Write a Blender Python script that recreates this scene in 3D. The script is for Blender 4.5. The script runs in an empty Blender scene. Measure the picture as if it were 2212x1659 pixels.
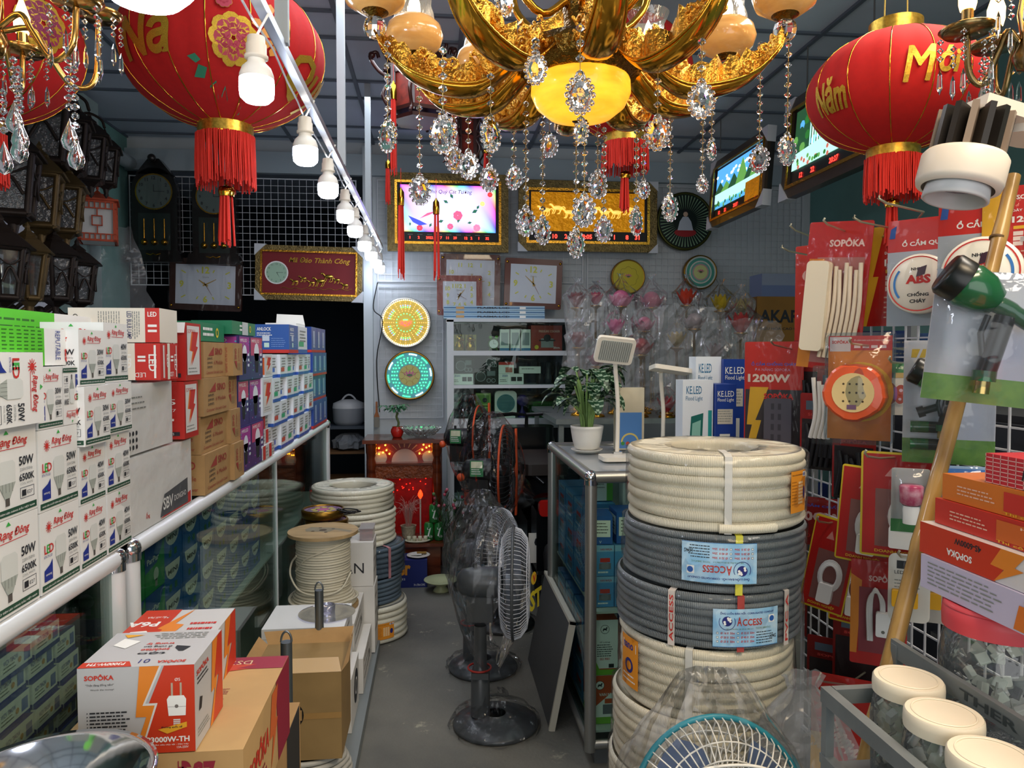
import bpy,math,random
from mathutils import Matrix,Vector,Euler
R = math.radians;PI = math.pi;S = bpy.context.scene;C = S.collection
random.seed(7)
# ---------------------------------------------------------------- camera
F,CX,CY = 1597.0,1106.0,829.5
VPX,VPY = 940.0,765.0
CAM = Vector((0,0,1.45))
PITCH = math.atan((CY - VPY)/F);YAW = math.atan((CX - VPX)/F)
cd = bpy.data.cameras.new('camera');cam = bpy.data.objects.new('camera',cd);C.objects.link(cam)
cd.sensor_width = 36;cd.lens = 36*F/2212;cd.clip_start = 0.05;cd.clip_end = 60
cam.location = CAM;cam.rotation_euler = (PI/2 - PITCH,0,-YAW);S.camera = cam
CM = cam.rotation_euler.to_matrix()
# ---------------------------------------------------------------- view, world, light
S.view_settings.view_transform = 'Standard';S.view_settings.look = 'None'
S.view_settings.gamma = 1;S.view_settings.use_curve_mapping = False
S.view_settings.exposure = 0.55
w = bpy.data.worlds.new('world');S.world = w;w.use_nodes = True
w.node_tree.nodes['Background'].inputs[0].default_value = (.45,.55,.75,1)
w.node_tree.nodes['Background'].inputs[1].default_value = .35
def area(name,loc,rot,size,sizey,power,col):
    l = bpy.data.lights.new(name,'AREA');l.shape = 'RECTANGLE';l.size = size;l.size_y = sizey
    l.energy = power;l.color = col
    o = bpy.data.objects.new(name,l);C.objects.link(o);o.location = loc;o.rotation_euler = rot
    o['kind'] = 'structure';return o
# daylight coming in through the open shop front behind the camera, and a ceiling lamp near the entrance
area('shop_front_light',(0.1,-1.9,1.6),(R(90),0,0),3.6,2.2,36,(.98,.97,.93))
area('entrance_ceiling_light',(0.9,0.1,2.95),(0,0,0),.9,.5,26,(1,.80,.55))
area('right_ceiling_light',(1.55,1.3,2.98),(0,R(28),0),.3,1.6,26,(1,.90,.76))  # added fill, aimed left to brighten the goods inside the glass counter
area('aisle_ceiling_light',(-0.2,3.4,3.0),(0,0,0),.5,3.0,16,(.85,.92,1))
def ray(px,py):
    return CM @ Vector(((px - CX)/F,(CY - py)/F,-1))
def at(px,py,Y):
    d = ray(px,py);return CAM + d*(Y/d.y)
def atX(px,py,X):
    d = ray(px,py);return CAM + d*(X/d.x)
def atZ(px,py,Z):
    d = ray(px,py);return CAM + d*((Z - CAM.z)/d.z)
# ---------------------------------------------------------------- materials
def lin(h):
    if not isinstance(h,str):return tuple(h)[:3]
    h = h.lstrip('#');r = []
    for i in (0,2,4):
        v = int(h[i:i + 2],16)/255
        r.append(v/12.92 if v <= .04045 else ((v + .055)/1.055) ** 2.4)
    return tuple(r)
MATS = {}
def mat(name,col='#808080',rough=.5,metal=0,emis=0,ecol=None,alpha=1,trans=0,ior=1.45,noise=0,nscale=8,col2=None,bump=0,bscale=40,stretch=(1,1,1),coat=0):
    if name in MATS:return MATS[name]
    m = bpy.data.materials.new(name);m.use_nodes = True;MATS[name] = m
    nt = m.node_tree;b = nt.nodes['Principled BSDF'];I = b.inputs
    c = lin(col);I['Base Color'].default_value = (*c,1)
    I['Roughness'].default_value = rough;I['Metallic'].default_value = metal
    I['Alpha'].default_value = alpha;I['Transmission Weight'].default_value = trans;I['IOR'].default_value = ior
    I['Coat Weight'].default_value = coat
    if emis:
        I['Emission Color'].default_value = (*lin(ecol or col),1);I['Emission Strength'].default_value = emis
    if noise or bump:
        tc = nt.nodes.new('ShaderNodeTexCoord');mp = nt.nodes.new('ShaderNodeMapping');mp.inputs['Scale'].default_value = stretch
        nt.links.new(tc.outputs['Object'],mp.inputs[0])
        if noise:
            n = nt.nodes.new('ShaderNodeTexNoise');n.inputs['Scale'].default_value = nscale;n.inputs['Detail'].default_value = 5
            nt.links.new(mp.outputs[0],n.inputs[0])
            r = nt.nodes.new('ShaderNodeValToRGB');r.color_ramp.elements[0].position = .5 - noise*.5 if noise < 1 else .42
            r.color_ramp.elements[1].position = .62
            c2 = lin(col2) if col2 else tuple(v*(1 - .45*min(noise,1)) for v in c)
            r.color_ramp.elements[0].color = (*c2,1);r.color_ramp.elements[1].color = (*c,1)
            nt.links.new(n.outputs[0],r.inputs[0]);nt.links.new(r.outputs[0],I['Base Color'])
        if bump:
            n = nt.nodes.new('ShaderNodeTexNoise');n.inputs['Scale'].default_value = bscale;n.inputs['Detail'].default_value = 3
            nt.links.new(mp.outputs[0],n.inputs[0]);bp = nt.nodes.new('ShaderNodeBump');bp.inputs['Strength'].default_value = bump
            bp.inputs['Distance'].default_value = .01
            nt.links.new(n.outputs[0],bp.inputs['Height']);nt.links.new(bp.outputs[0],I['Normal'])
    return m
def clearmat(name,tint='#ffffff',gloss=.25,rough=.12,milky=0,bump=.4,bscale=30,stretch=(1,1,1),edge=1.0):
    """thin clear film or pane: see-through, mirror-like at glancing angles"""
    if name in MATS:return MATS[name]
    m = bpy.data.materials.new(name);m.use_nodes = True;MATS[name] = m
    nt = m.node_tree;nt.nodes.clear();N = nt.nodes.new;L = nt.links.new
    out = N('ShaderNodeOutputMaterial');tr = N('ShaderNodeBsdfTransparent');tr.inputs[0].default_value = (*lin(tint),1)
    gl = N('ShaderNodeBsdfGlossy');gl.inputs['Roughness'].default_value = rough
    lw = N('ShaderNodeFresnel');lw.inputs['IOR'].default_value = 1.45
    ad = N('ShaderNodeMath');ad.operation = 'MULTIPLY_ADD';ad.inputs[1].default_value = edge;ad.inputs[2].default_value = gloss;ad.use_clamp = True
    L(lw.outputs[0],ad.inputs[0]);mx = N('ShaderNodeMixShader');L(ad.outputs[0],mx.inputs[0]);L(tr.outputs[0],mx.inputs[1]);L(gl.outputs[0],mx.inputs[2])
    last = mx
    if milky:
        df = N('ShaderNodeBsdfDiffuse');df.inputs[0].default_value = (.8,.82,.85,1);m2 = N('ShaderNodeMixShader');m2.inputs[0].default_value = milky
        L(mx.outputs[0],m2.inputs[1]);L(df.outputs[0],m2.inputs[2]);last = m2
    if bump:
        tc = N('ShaderNodeTexCoord');mp = N('ShaderNodeMapping');mp.inputs['Scale'].default_value = stretch;L(tc.outputs['Object'],mp.inputs[0])
        n = N('ShaderNodeTexNoise');n.inputs['Scale'].default_value = bscale;n.inputs['Detail'].default_value = 2;L(mp.outputs[0],n.inputs[0])
        bp = N('ShaderNodeBump');bp.inputs['Strength'].default_value = bump;bp.inputs['Distance'].default_value = .02
        L(n.outputs[0],bp.inputs['Height']);L(bp.outputs[0],gl.inputs['Normal']);L(bp.outputs[0],lw.inputs['Normal'])
    L(last.outputs[0],out.inputs[0]);return m
def h(col,rough=.5,**k):
    """matte or glossy plain colour by hex"""
    return mat('paint_' + col.lstrip('#') + ('_%g' % rough if rough != .5 else ''),col,rough,**k)
WHITE = h('#f2f2ee');BLACK = h('#131313');CARTON = mat('carton','#b08a58',.8,noise=.3,nscale=14)
CARTON_W = mat('white_carton','#dcd9d2',.7,noise=.2,nscale=5)
CHROME = mat('chrome','#d8dadd',.12,1);STEEL = mat('brushed_steel','#a9adb0',.32,1)
GALV = mat('galvanised','#8e9696',.42,.75,noise=.35,nscale=18)
GOLD = mat('gold','#e0a53a',.2,1,bump=.25,bscale=90);GOLDS = mat('gold_smooth','#d39a35',.14,1)
GOLDL = mat('gold_relief','#f2b84c',.3,1,bump=1.0,bscale=130)
GLITTER = mat('gold_glitter','#cfa83a',.45,.7,noise=.9,nscale=420,col2='#7a5a12')
BRASS = mat('dull_brass','#a08448',.35,.9);ALU = mat('white_aluminium','#dfe3e6',.35,.15)
RED = h('#c01a12',.45);REDCLOTH = mat('red_velvet','#b3100f',.85,noise=.15,nscale=60);FRINGE = mat('red_fringe','#d02a1c',.7)
WIREW = h('#c9ccd0',.4);WIREG = mat('grey_wire','#8f979e',.4,.4)
GLASS = clearmat('counter_glass','#e9f4ef',.015,.0,bump=0,edge=.4)
FILM = clearmat('clear_film','#ffffff',.0,.13,.0,.35,17,(1,1,.35),edge=.5)
FILM2 = clearmat('bag_film','#ffffff',.0,.12,.0,.9,14,(1,1,.4),edge=.6)
PFILM = clearmat('pack_film','#ffffff',.0,.1,.0,.7,20,(1,1,.5),edge=.4)
FILM3 = clearmat('milky_bag_film','#f8f8f8',.01,.16,.12,.8,12,edge=.6)
CRYSTAL = mat('crystal','#ffffff',.02,0,trans=1,ior=1.5)
DARKP = h('#1b1d20',.4);WOODD = mat('dark_wood','#3a1a10',.35,noise=.5,nscale=6,stretch=(1,1,8))
# ---------------------------------------------------------------- mesh builder
I4 = Matrix.Identity(4)
def T(x=0,y=0,z=0,rz=0,rx=0,ry=0,s=1):
    return Matrix.Translation((x,y,z)) @ Euler((R(rx),R(ry),R(rz))).to_matrix().to_4x4() @ Matrix.Scale(s,4)
def frame(o,x,y):
    """matrix with local x, y along the given directions, z = normal, origin o"""
    x = Vector(x).normalized();y = Vector(y);z = x.cross(y).normalized();y = z.cross(x)
    m = Matrix((x,y,z)).transposed().to_4x4();m.translation = Vector(o);return m
_txt = {}
def text_mesh(s,bold=0,shear=0):
    k = (s,bold,shear)
    if k in _txt:return _txt[k]
    c = bpy.data.curves.new('t','FONT');c.body = s;c.size = 1;c.offset = bold;c.shear = shear;c.resolution_u = 2
    o = bpy.data.objects.new('t',c);C.objects.link(o)
    bpy.context.view_layer.update()
    me = bpy.data.meshes.new_from_object(o.evaluated_get(bpy.context.evaluated_depsgraph_get()))
    v = [(p.co.x,p.co.y) for p in me.vertices];f = [tuple(p.vertices) for p in me.polygons]
    bpy.data.objects.remove(o);bpy.data.curves.remove(c);bpy.data.meshes.remove(me)
    if not v:v = [(0,0),(1,0),(0,1)]
    x0 = min(p[0] for p in v);x1 = max(p[0] for p in v);y0 = min(p[1] for p in v);y1 = max(p[1] for p in v)
    v = [((a - x0)/(x1 - x0),(b - y0)/(y1 - y0)) for a,b in v]
    _txt[k] = (v,f,(x1 - x0)/(y1 - y0));return _txt[k]
class MB:
    def __init__(s,M=None):s.v = [];s.f = [];s.m = [];s.sm = [];s.mats = [];s.M = M or I4
    def add(s,vs,fs,m,smooth=False,M=None):
        X = s.M @ M if M is not None else s.M
        n = len(s.v)
        s.v += [X @ Vector(p) for p in vs]
        if m not in s.mats:s.mats.append(m)
        k = s.mats.index(m)
        for f in fs:s.f.append(tuple(i + n for i in f));s.m.append(k);s.sm.append(smooth)
        return s
    def box(s,lo,hi,m,M=None):
        x0,y0,z0 = lo;x1,y1,z1 = hi
        vs = [(x0,y0,z0),(x1,y0,z0),(x1,y1,z0),(x0,y1,z0),(x0,y0,z1),(x1,y0,z1),(x1,y1,z1),(x0,y1,z1)]
        return s.add(vs,[(0,3,2,1),(4,5,6,7),(0,1,5,4),(1,2,6,5),(2,3,7,6),(3,0,4,7)],m,False,M)
    def rbox(s,lo,hi,m,r=.01,M=None,axis=2,seg=4):
        """box with rounded corners about one axis"""
        a = [i for i in (0,1,2) if i != axis]
        pts = []
        for cx,cy,t0 in ((hi[a[0]] - r,hi[a[1]] - r,0),(lo[a[0]] + r,hi[a[1]] - r,90),(lo[a[0]] + r,lo[a[1]] + r,180),(hi[a[0]] - r,lo[a[1]] + r,270)):
            for k in range(seg + 1):
                t = R(t0 + 90*k/seg);pts.append((cx + r*math.cos(t),cy + r*math.sin(t)))
        vs = []
        for e in (lo[axis],hi[axis]):
            for p in pts:
                q = [0,0,0];q[a[0]] = p[0];q[a[1]] = p[1];q[axis] = e;vs.append(q)
        n = len(pts);fs = [(i,(i + 1) % n,n + (i + 1) % n,n + i) for i in range(n)]
        return s.add(vs,fs + [tuple(range(n))[::-1],tuple(range(n,2*n))],m,False,M)
    def quad(s,a,b,c,d,m,M=None):return s.add([a,b,c,d],[(0,1,2,3)],m,False,M)
    def rect(s,x,y,w_,h_,m,M=None,z=0):return s.add([(x,y,z),(x + w_,y,z),(x + w_,y + h_,z),(x,y + h_,z)],[(0,1,2,3)],m,False,M)
    def poly(s,pts,m,M=None,z=0):return s.add([(p[0],p[1],z) for p in pts],[tuple(range(len(pts)))],m,False,M)
    def prism(s,pts,z0,z1,m,M=None):
        n = len(pts);vs = [(p[0],p[1],z0) for p in pts] + [(p[0],p[1],z1) for p in pts]
        return s.add(vs,[(i,(i + 1) % n,n + (i + 1) % n,n + i) for i in range(n)] + [tuple(range(n))[::-1],tuple(range(n,2*n))],m,False,M)
    def disc(s,x,y,r,m,M=None,z=0,seg=20,ry=None):
        ry = ry or r
        return s.poly([(x + r*math.cos(2*PI*i/seg),y + ry*math.sin(2*PI*i/seg)) for i in range(seg)],m,M,z)
    def ring(s,x,y,r0,r1,m,M=None,z=0,seg=28,a0=0,a1=360):
        vs = [];
        for i in range(seg + 1):
            t = R(a0 + (a1 - a0)*i/seg);vs += [(x + r0*math.cos(t),y + r0*math.sin(t),z),(x + r1*math.cos(t),y + r1*math.sin(t),z)]
        return s.add(vs,[(2*i,2*i + 1,2*i + 3,2*i + 2) for i in range(seg)],m,False,M)
    def lathe(s,prof,m,M=None,seg=24,smooth=True,a0=0,a1=360):
        """profile [(r, z)...] spun about local z"""
        full = (a1 - a0) >= 360;n = seg if full else seg + 1;vs = []
        for r,z in prof:
            for i in range(n):
                t = R(a0 + (a1 - a0)*i/seg);vs.append((r*math.cos(t),r*math.sin(t),z))
        fs = []
        for j in range(len(prof) - 1):
            for i in range(seg):
                k = (i + 1) % n if full else i + 1
                fs.append((j*n + i,j*n + k,(j + 1)*n + k,(j + 1)*n + i))
        return s.add(vs,fs,m,smooth,M)
    def cyl(s,r,z0,z1,m,M=None,seg=20,r2=None):
        r2 = r if r2 is None else r2
        s.lathe([(r,z0),(r2,z1)],m,M,seg)
        s.disc(0,0,r2,m,M,z1,seg)
        return s.add([(r*math.cos(-2*PI*i/seg),r*math.sin(-2*PI*i/seg),z0) for i in range(seg)],[tuple(range(seg))],m,False,M)
    def ball(s,c,r,m,M=None,seg=12,rings=8,smooth=True,rz=None):
        rz = rz or r;pr = [(max(r*math.sin(PI*j/rings),1e-5),-rz*math.cos(PI*j/rings)) for j in range(rings + 1)]
        X = Matrix.Translation(c);return s.lathe(pr,m,(M @ X) if M is not None else X,seg,smooth)
    def tube(s,path,r,m,seg=8,closed=False,M=None,smooth=True,cap=True):
        """r a number or a list"""
        P = [Vector(p) for p in path];n = len(P);rs = r if isinstance(r,(list,tuple)) else [r]*n
        vs = [];up = None
        for i in range(n):
            a = P[i - 1] if (i or closed) else P[i];b = P[(i + 1) % n] if (i < n - 1 or closed) else P[i]
            t = (b - a);t = t.normalized() if t.length > 1e-9 else Vector((0,0,1))
            if up is None:up = t.orthogonal().normalized()
            else:
                up = up - t*up.dot(t);up = up.normalized() if up.length > 1e-6 else t.orthogonal().normalized()
            sd = t.cross(up)
            for k in range(seg):
                q = 2*PI*k/seg;vs.append(P[i] + (up*math.cos(q) + sd*math.sin(q))*rs[i])
        fs = []
        for i in range(n if closed else n - 1):
            j = (i + 1) % n
            for k in range(seg):
                l = (k + 1) % seg;fs.append((i*seg + k,i*seg + l,j*seg + l,j*seg + k))
        s.add(vs,fs,m,smooth,M)
        if cap and not closed:
            n0 = len(vs);s.add(vs[:seg],[tuple(range(seg))[::-1]],m,False,M);s.add(vs[-seg:],[tuple(range(seg))],m,False,M)
        return s
    def text(s,t,x,y,hh,m,M=None,w=None,z=.0004,align='l',bold=0,shear=0,rot=0):
        v,f,asp = text_mesh(t,bold,shear);ww = w or asp*hh
        ox = x - (ww/2 if align == 'c' else ww if align == 'r' else 0)
        X = Matrix.Translation((ox,y,z))
        if rot:X = Matrix.Translation((x,y,z)) @ Matrix.Rotation(R(rot),4,'Z')
        return s.add([(a*ww,b*hh,0) for a,b in v],f,m,False,(M @ X) if M is not None else X)
    def lines(s,x,y,w_,n,pitch,th,m,M=None,z=.0004,seed=1):
        """rows of tiny unreadable print"""
        rr = random.Random(seed)
        for i in range(n):
            a = x
            while a < x + w_*(.75 + .25*rr.random()):
                l = w_*(.05 + .12*rr.random());s.rect(a,y - i*pitch,min(l,x + w_ - a),th,m,M,z);a += l + w_*.025
        return s
    def build(s,name,parent=None,loc=None,rz=0):
        me = bpy.data.meshes.new(name);me.from_pydata([tuple(p) for p in s.v],[],s.f)
        for m in s.mats:me.materials.append(m)
        me.polygons.foreach_set('material_index',s.m);me.polygons.foreach_set('use_smooth',s.sm);me.update()
        o = bpy.data.objects.new(name,me);C.objects.link(o)
        if parent:o.parent = parent;KID.setdefault(parent.name,[]).append(o)
        if loc is not None:o.location = loc
        if rz:o.rotation_euler.z = R(rz)
        return o
def tag(o,label,cat,group=None,kind=None):
    o['label'] = label;o['category'] = cat
    if group:o['group'] = group
    if kind:o['kind'] = kind
    return o
def thing(name,label,cat,loc=(0,0,0),rz=0,group=None,rot=None):
    o = bpy.data.objects.new(name,None);C.objects.link(o);o.location = loc;o.empty_display_size = .05
    o.rotation_euler = rot if rot else (0,0,R(rz));return tag(o,label,cat,group)
def struct(o):o['kind'] = 'structure';return o
def dup(o,label=None,loc=None,rz=None,group=None,parent=None):
    c = o.copy();C.objects.link(c)
    if parent:c.parent = parent;KID.setdefault(parent.name,[]).append(c)
    if label:c['label'] = label
    if group:c['group'] = group
    if loc is not None:c.location = loc
    if rz is not None:c.rotation_euler.z = R(rz)
    for ch in list(KIDS(o)):dup(ch,parent=c)
    return c
KID = {}
def KIDS(o):return KID.get(o.name,[])
def arc(a,b,n=8,sag=0,up=(0,0,1)):
    a = Vector(a);b = Vector(b);u = Vector(up)
    return [a.lerp(b,i/n) + u*(sag*4*(i/n)*(1 - i/n)) for i in range(n + 1)]
def spline(pts,n=6):
    P = [Vector(p) for p in pts];P = [P[0]*2 - P[1]] + P + [P[-1]*2 - P[-2]];out = []
    for i in range(1,len(P) - 2):
        for k in range(n):
            t = k/n;a,b,c,d = P[i - 1:i + 3]
            out.append(.5*((2*b) + (c - a)*t + (2*a - 5*b + 4*c - d)*t*t + (3*b - a - 3*c + d)*t ** 3))
    return out + [P[-2]]
def bag(mb,prof,m=None,seg=22,wob=.12,seed=0,M=None,sq=1.0,smooth=True,sx=1.0):
    """crinkled plastic bag: lathe profile with noisy radius, sq = depth ratio"""
    rr = random.Random(seed);vs = [];n = int(seg*1.4);prof = [(a[0] + (b[0] - a[0])*k/3,a[1] + (b[1] - a[1])*k/3) for a,b in zip(prof,prof[1:]) for k in range(3)] + [prof[-1]]
    fold = [1 + wob*rr.uniform(-1,1) for _ in range(n)]
    for r,z in prof:
        for i in range(n):
            t = 2*PI*i/n;q = r*(fold[i] + wob*.32*rr.uniform(-1,1));vs.append((q*math.cos(t)*sx,q*math.sin(t)*sq,z + r*wob*.35*rr.uniform(-1,1)))
    fs = [(j*n + i,j*n + (i + 1) % n,(j + 1)*n + (i + 1) % n,(j + 1)*n + i) for j in range(len(prof) - 1) for i in range(n)]
    fs = [q for f in fs for q in ((f[0],f[1],f[2]),(f[0],f[2],f[3]))]
    return mb.add(vs,fs,m or FILM2,False,M)
# ================================================================ the room
XL,XR,YB,ZC = -2.3,3.1,5.9,3.09
XDOOR = -.50
def room():
    cf = mat('concrete','#77756c',.75,noise=.45,nscale=2.2,col2='#5a5a55',bump=.25,bscale=60)
    nt = cf.node_tree;b = nt.nodes['Principled BSDF']
    # worn pale patches of old paint in the concrete
    tc = nt.nodes.new('ShaderNodeTexCoord');n = nt.nodes.new('ShaderNodeTexNoise');n.inputs['Scale'].default_value = 5.5;n.inputs['Detail'].default_value = 9;n.inputs['Roughness'].default_value = .75
    nt.links.new(tc.outputs['Object'],n.inputs[0]);r = nt.nodes.new('ShaderNodeValToRGB');r.color_ramp.elements[0].position = .61;r.color_ramp.elements[1].position = .66
    nt.links.new(n.outputs[0],r.inputs[0]);mx = nt.nodes.new('ShaderNodeMix');mx.data_type = 'RGBA'
    old = b.inputs['Base Color'].links[0].from_socket
    nt.links.new(r.outputs[0],mx.inputs[0]);nt.links.new(old,mx.inputs[6]);mx.inputs[7].default_value = (*lin('#a39f8c'),1)
    nt.links.new(mx.outputs[2],b.inputs['Base Color'])
    struct(MB().box((-2.6,-2,-.1),(3.2,8.6,0),cf).build('floor'))
    pan = mat('ceiling_panel','#b9c4d0',.8,noise=.15,nscale=3);tb = mat('ceiling_rail','#5b6470',.5)
    struct(MB().box((-2.6,-2,ZC),(3.2,8.6,ZC + .05),pan).build('ceiling'))
    m = MB()
    x = -2.3
    while x < 3.1:m.box((x - .011,-2,ZC - .014),(x + .011,5.9,ZC),tb);x += .61
    y = -1.8;k = 0
    while y < 5.9:m.box((-2.3,y - .011,ZC - .012),(3.1,y + .011,ZC),tb);y += .61 if k % 2 else .30;k += 1
    struct(m.build('trim_1'))
    wb = mat('back_wall_white','#c3c9cc',.7,noise=.12,nscale=4)
    m = MB();m.box((XDOOR,YB,0),(XR,YB + .1,ZC),wb);m.box((XL,YB,2.94),(XDOOR,YB + .1,ZC),wb)
    struct(m.build('wall_back'))
    # beam over the opening and the jamb post
    struct(MB().box((XL,YB - .05,2.83),(XR,YB + .0,2.99),mat('beam_grey','#a7b4bb',.6)).build('trim_2'))
    struct(MB().box((XDOOR - .05,YB - .06,0),(XDOOR + .02,YB + .04,3.05),mat('post_white','#c9d2d6',.5)).build('trim_3'))
    teal = mat('teal_plaster','#6f9b95',.85,noise=.2,nscale=3)
    struct(MB().box((XR,-2,0),(XR + .1,8.6,ZC),teal).build('wall_right'))
    struct(MB().box((XL - .1,-2,0),(XL,YB,ZC),teal).build('wall_left'))
    # pale sheet cladding with dark joints on the left wall
    sd = mat('pale_cladding','#cfd0da',.6);jt = h('#15183a')
    m = MB();y = 1.9
    while y < 4.7:m.box((XL,y + .006,0),(XL + .012,y + .278,2.5),sd);y += .284
    m.box((XL,1.9,0),(XL + .005,4.75,2.5),jt)
    struct(m.build('trim_4'))
    struct(MB().box((XL,4.85,0),(XL + .16,5.05,3.05),mat('pillar_grey','#8fa3a2',.8,noise=.2)).build('trim_5'))
    struct(MB().tube([(XL + .06,4.2,2.86),(XL + .06,5.8,2.86)],.05,mat('pipe_grey','#8b969a',.5)).build('trim_6'))
    # dark store room beyond the opening
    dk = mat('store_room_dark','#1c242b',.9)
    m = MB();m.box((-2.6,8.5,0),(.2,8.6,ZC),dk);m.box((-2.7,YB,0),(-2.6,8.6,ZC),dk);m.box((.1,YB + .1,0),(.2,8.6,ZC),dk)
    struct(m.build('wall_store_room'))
room()
def wire_grid(x0,x1,y,z0,z1,label,m=WIREW,p=.052,r=.0016,name='wire_grid_panel',axis='x',frame_r=.004):
    """square-mesh wire panel; axis = direction it runs in"""
    b = MB();n = round((x1 - x0)/p);k = round((z1 - z0)/p)
    f = (lambda u,v,d:(u,y + d,v)) if axis == 'x' else (lambda u,v,d:(y + d,u,v))
    def bar(a0,a1,b0,b1,d,r):
        lo = f(a0 - r,b0 - r,d - r);hi = f(a1 + r,b1 + r,d + r);b.box(lo,hi,m)
    for i in range(n + 1):
        u = x0 + (x1 - x0)*i/n;q = frame_r if i in (0,n) else r;bar(u,u,z0,z1,0,q)
    for j in range(k + 1):
        v = z0 + (z1 - z0)*j/k;q = frame_r if j in (0,k) else r;bar(x0,x1,v,v,r*1.5,q)
    return tag(b.build(name),label,'wire grid')
wire_grid(-2.26,-1.56,5.83,1.97,2.78,'white wire grid behind the two pendulum wall clocks, left of the red lantern fringe')
wire_grid(-1.5,-.60,5.83,1.90,2.78,'white wire grid over the dark opening, behind the row of bulbs')
wire_grid(-.44,.06,5.87,.95,1.98,'white wire grid behind the two round glowing lotus lights')
wire_grid(-.44,1.18,5.87,2.02,2.80,'white wire grid behind the two glowing pictures')
wire_grid(1.22,3.02,5.87,1.6,2.80,'grey-lit wire grid right of the golden picture, above the lotus lamps')
# ---------------------------------------------------------------- lamps on the rail
EMW = mat('cold_led','#ffffff',.4,emis=26,ecol='#e4ecff')
PLW = h('#eceae4',.35)
def rail():
    t = thing('lamp_rail','silver aluminium rail carrying the row of white bulbs','lamp rail',(-.40,0,2.26))
    MB().box((-.012,-1.0,-.012),(.012,5.75,.012),mat('rail_alu','#b9bec4',.3,.8)).build('rail',t)
    for y in (.1,2.05,3.31,4.6):
        MB().box((-.017,y - .012,.012),(.017,y + .012,.83),mat('hanger_grey','#aeb6bb',.5,.3)).build('hanger',t)
    MB().tube([(-.03,-.9,-.014)] + [(-.022 + .008*math.sin(i),-.8 + i*.2,-.02 - .012*(i % 2)) for i in range(32)],.003,h('#c9ccd2')).build('cable',t)
rail()
def bulb(loc,s,lab,name='led_bulb',grp='white bulbs hanging along the rail'):
    t = thing(name,lab,'light bulb',loc,group=grp)
    MB().lathe([(.0145*s,.096*s),(.02*s,.094*s),(.021*s,.078*s),(.0235*s,.076*s),(.0235*s,.052*s),(.027*s,.050*s),(.027*s,.044*s),(.019*s,.042*s)],h('#e6ded0',.4)).build('socket',t)
    MB().lathe([(.019*s,.046*s),(.021*s,.034*s),(.033*s,.022*s),(.039*s,.006*s),(.0395*s,-.004*s)],PLW).build('housing',t)
    MB().lathe([(.0395*s,-.004*s),(.040*s,-.03*s),(.038*s,-.046*s),(.028*s,-.056*s),(.0001,-.06*s)],EMW).build('diffuser',t)
    MB().tube([(.0,0,.094*s),(.01,0,.115*s),(.03,0,.15)],.003,PLW).build('cord',t)
    return t
BY = [1.82,2.48,2.99,3.54,3.97,4.5,4.95,5.36,5.7]
ordn = ['nearest','second nearest','third nearest','fourth nearest','fifth nearest','sixth nearest','seventh nearest','eighth nearest','farthest']
for i,y in enumerate(BY):
    bulb((-.415,y,2.10 + (.02 if i else 0)),1,'%s of the lit white bulbs on the rail' % ordn[i])
bulb((-.415,1.14,2.06),1.75,'big glaring round white bulb at the top edge, in front of the red lantern','globe_bulb',None)
# ================================================================ cartons with printing
RR,GR,BL = h('#c8322b',.55),h('#8a8d88',.6),h('#22338c',.5)
DGREEN,LGREEN,INK = h('#1f4a35',.55),h('#58c22a',.5),h('#23252a',.6)
CBOX = mat('coated_card','#ebebe8',.45,noise=.06,nscale=9)
def face_frames(lo,hi):
    (x0,y0,z0),(x1,y1,z1) = lo,hi;e = .0006
    return {'f':(frame((x0,y0 - e,z0),(1,0,0),(0,0,1)),x1 - x0,z1 - z0),     # towards the camera
            'a':(frame((x1 + e,y0,z0),(0,1,0),(0,0,1)),y1 - y0,z1 - z0),      # towards +x
            'l':(frame((x0 - e,y1,z0),(0,-1,0),(0,0,1)),y1 - y0,z1 - z0),     # towards -x
            't':(frame((x0,y0,z1 + e),(1,0,0),(0,1,0)),x1 - x0,y1 - y0),
            'b':(frame((x1,y1 + e,z0),(-1,0,0),(0,0,1)),x1 - x0,z1 - z0)}
def carton(name,label,cat,lo,hi,base,prints=(),group=None,rz=0,flaps=None,tilt=0,extra=None):
    """lo, hi world corners; origin at the middle of the base; prints = [(face letter, function)]"""
    c = Vector(((lo[0] + hi[0])/2,(lo[1] + hi[1])/2,lo[2]))
    l = Vector(lo) - c;u = Vector(hi) - c;b = MB();b.box(l,u,base)
    ff = face_frames(l,u)
    for k,fn in prints:
        M,w_,h_ = ff[k];fn(b,M,w_,h_)
    if extra:extra(b,l,u)
    o = b.build(name,None,c,rz)
    if tilt:o.rotation_euler.x = R(tilt)
    return tag(o,label,cat,group)
def bulb_pic(b,M,x,y,w_,h_,z=.0003):
    """printed picture of an LED bulb, cap down"""
    g1,g2 = h('#d9dcd8',.5),h('#a9b0a8',.5)
    b.poly([(x - w_*.5,y + h_*.5),(x + w_*.5,y + h_*.5),(x + w_*.5,y + h_*.92),(x + w_*.35,y + h_),(x - w_*.35,y + h_),(x - w_*.5,y + h_*.92)],g1,M,z)
    b.poly([(x - w_*.5,y + h_*.5),(x - w_*.15,y + h_*.16),(x + w_*.15,y + h_*.16),(x + w_*.5,y + h_*.5)],g2,M,z)
    for k in (-.3,-.1,.1,.3):b.rect(x + k*w_ - .01*w_,y + h_*.3,w_*.03,h_*.2,h('#7d837c'),M,z + .0001)
    b.rect(x - w_*.12,y,w_*.24,h_*.17,h('#5a5550',.4),M,z)
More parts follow.
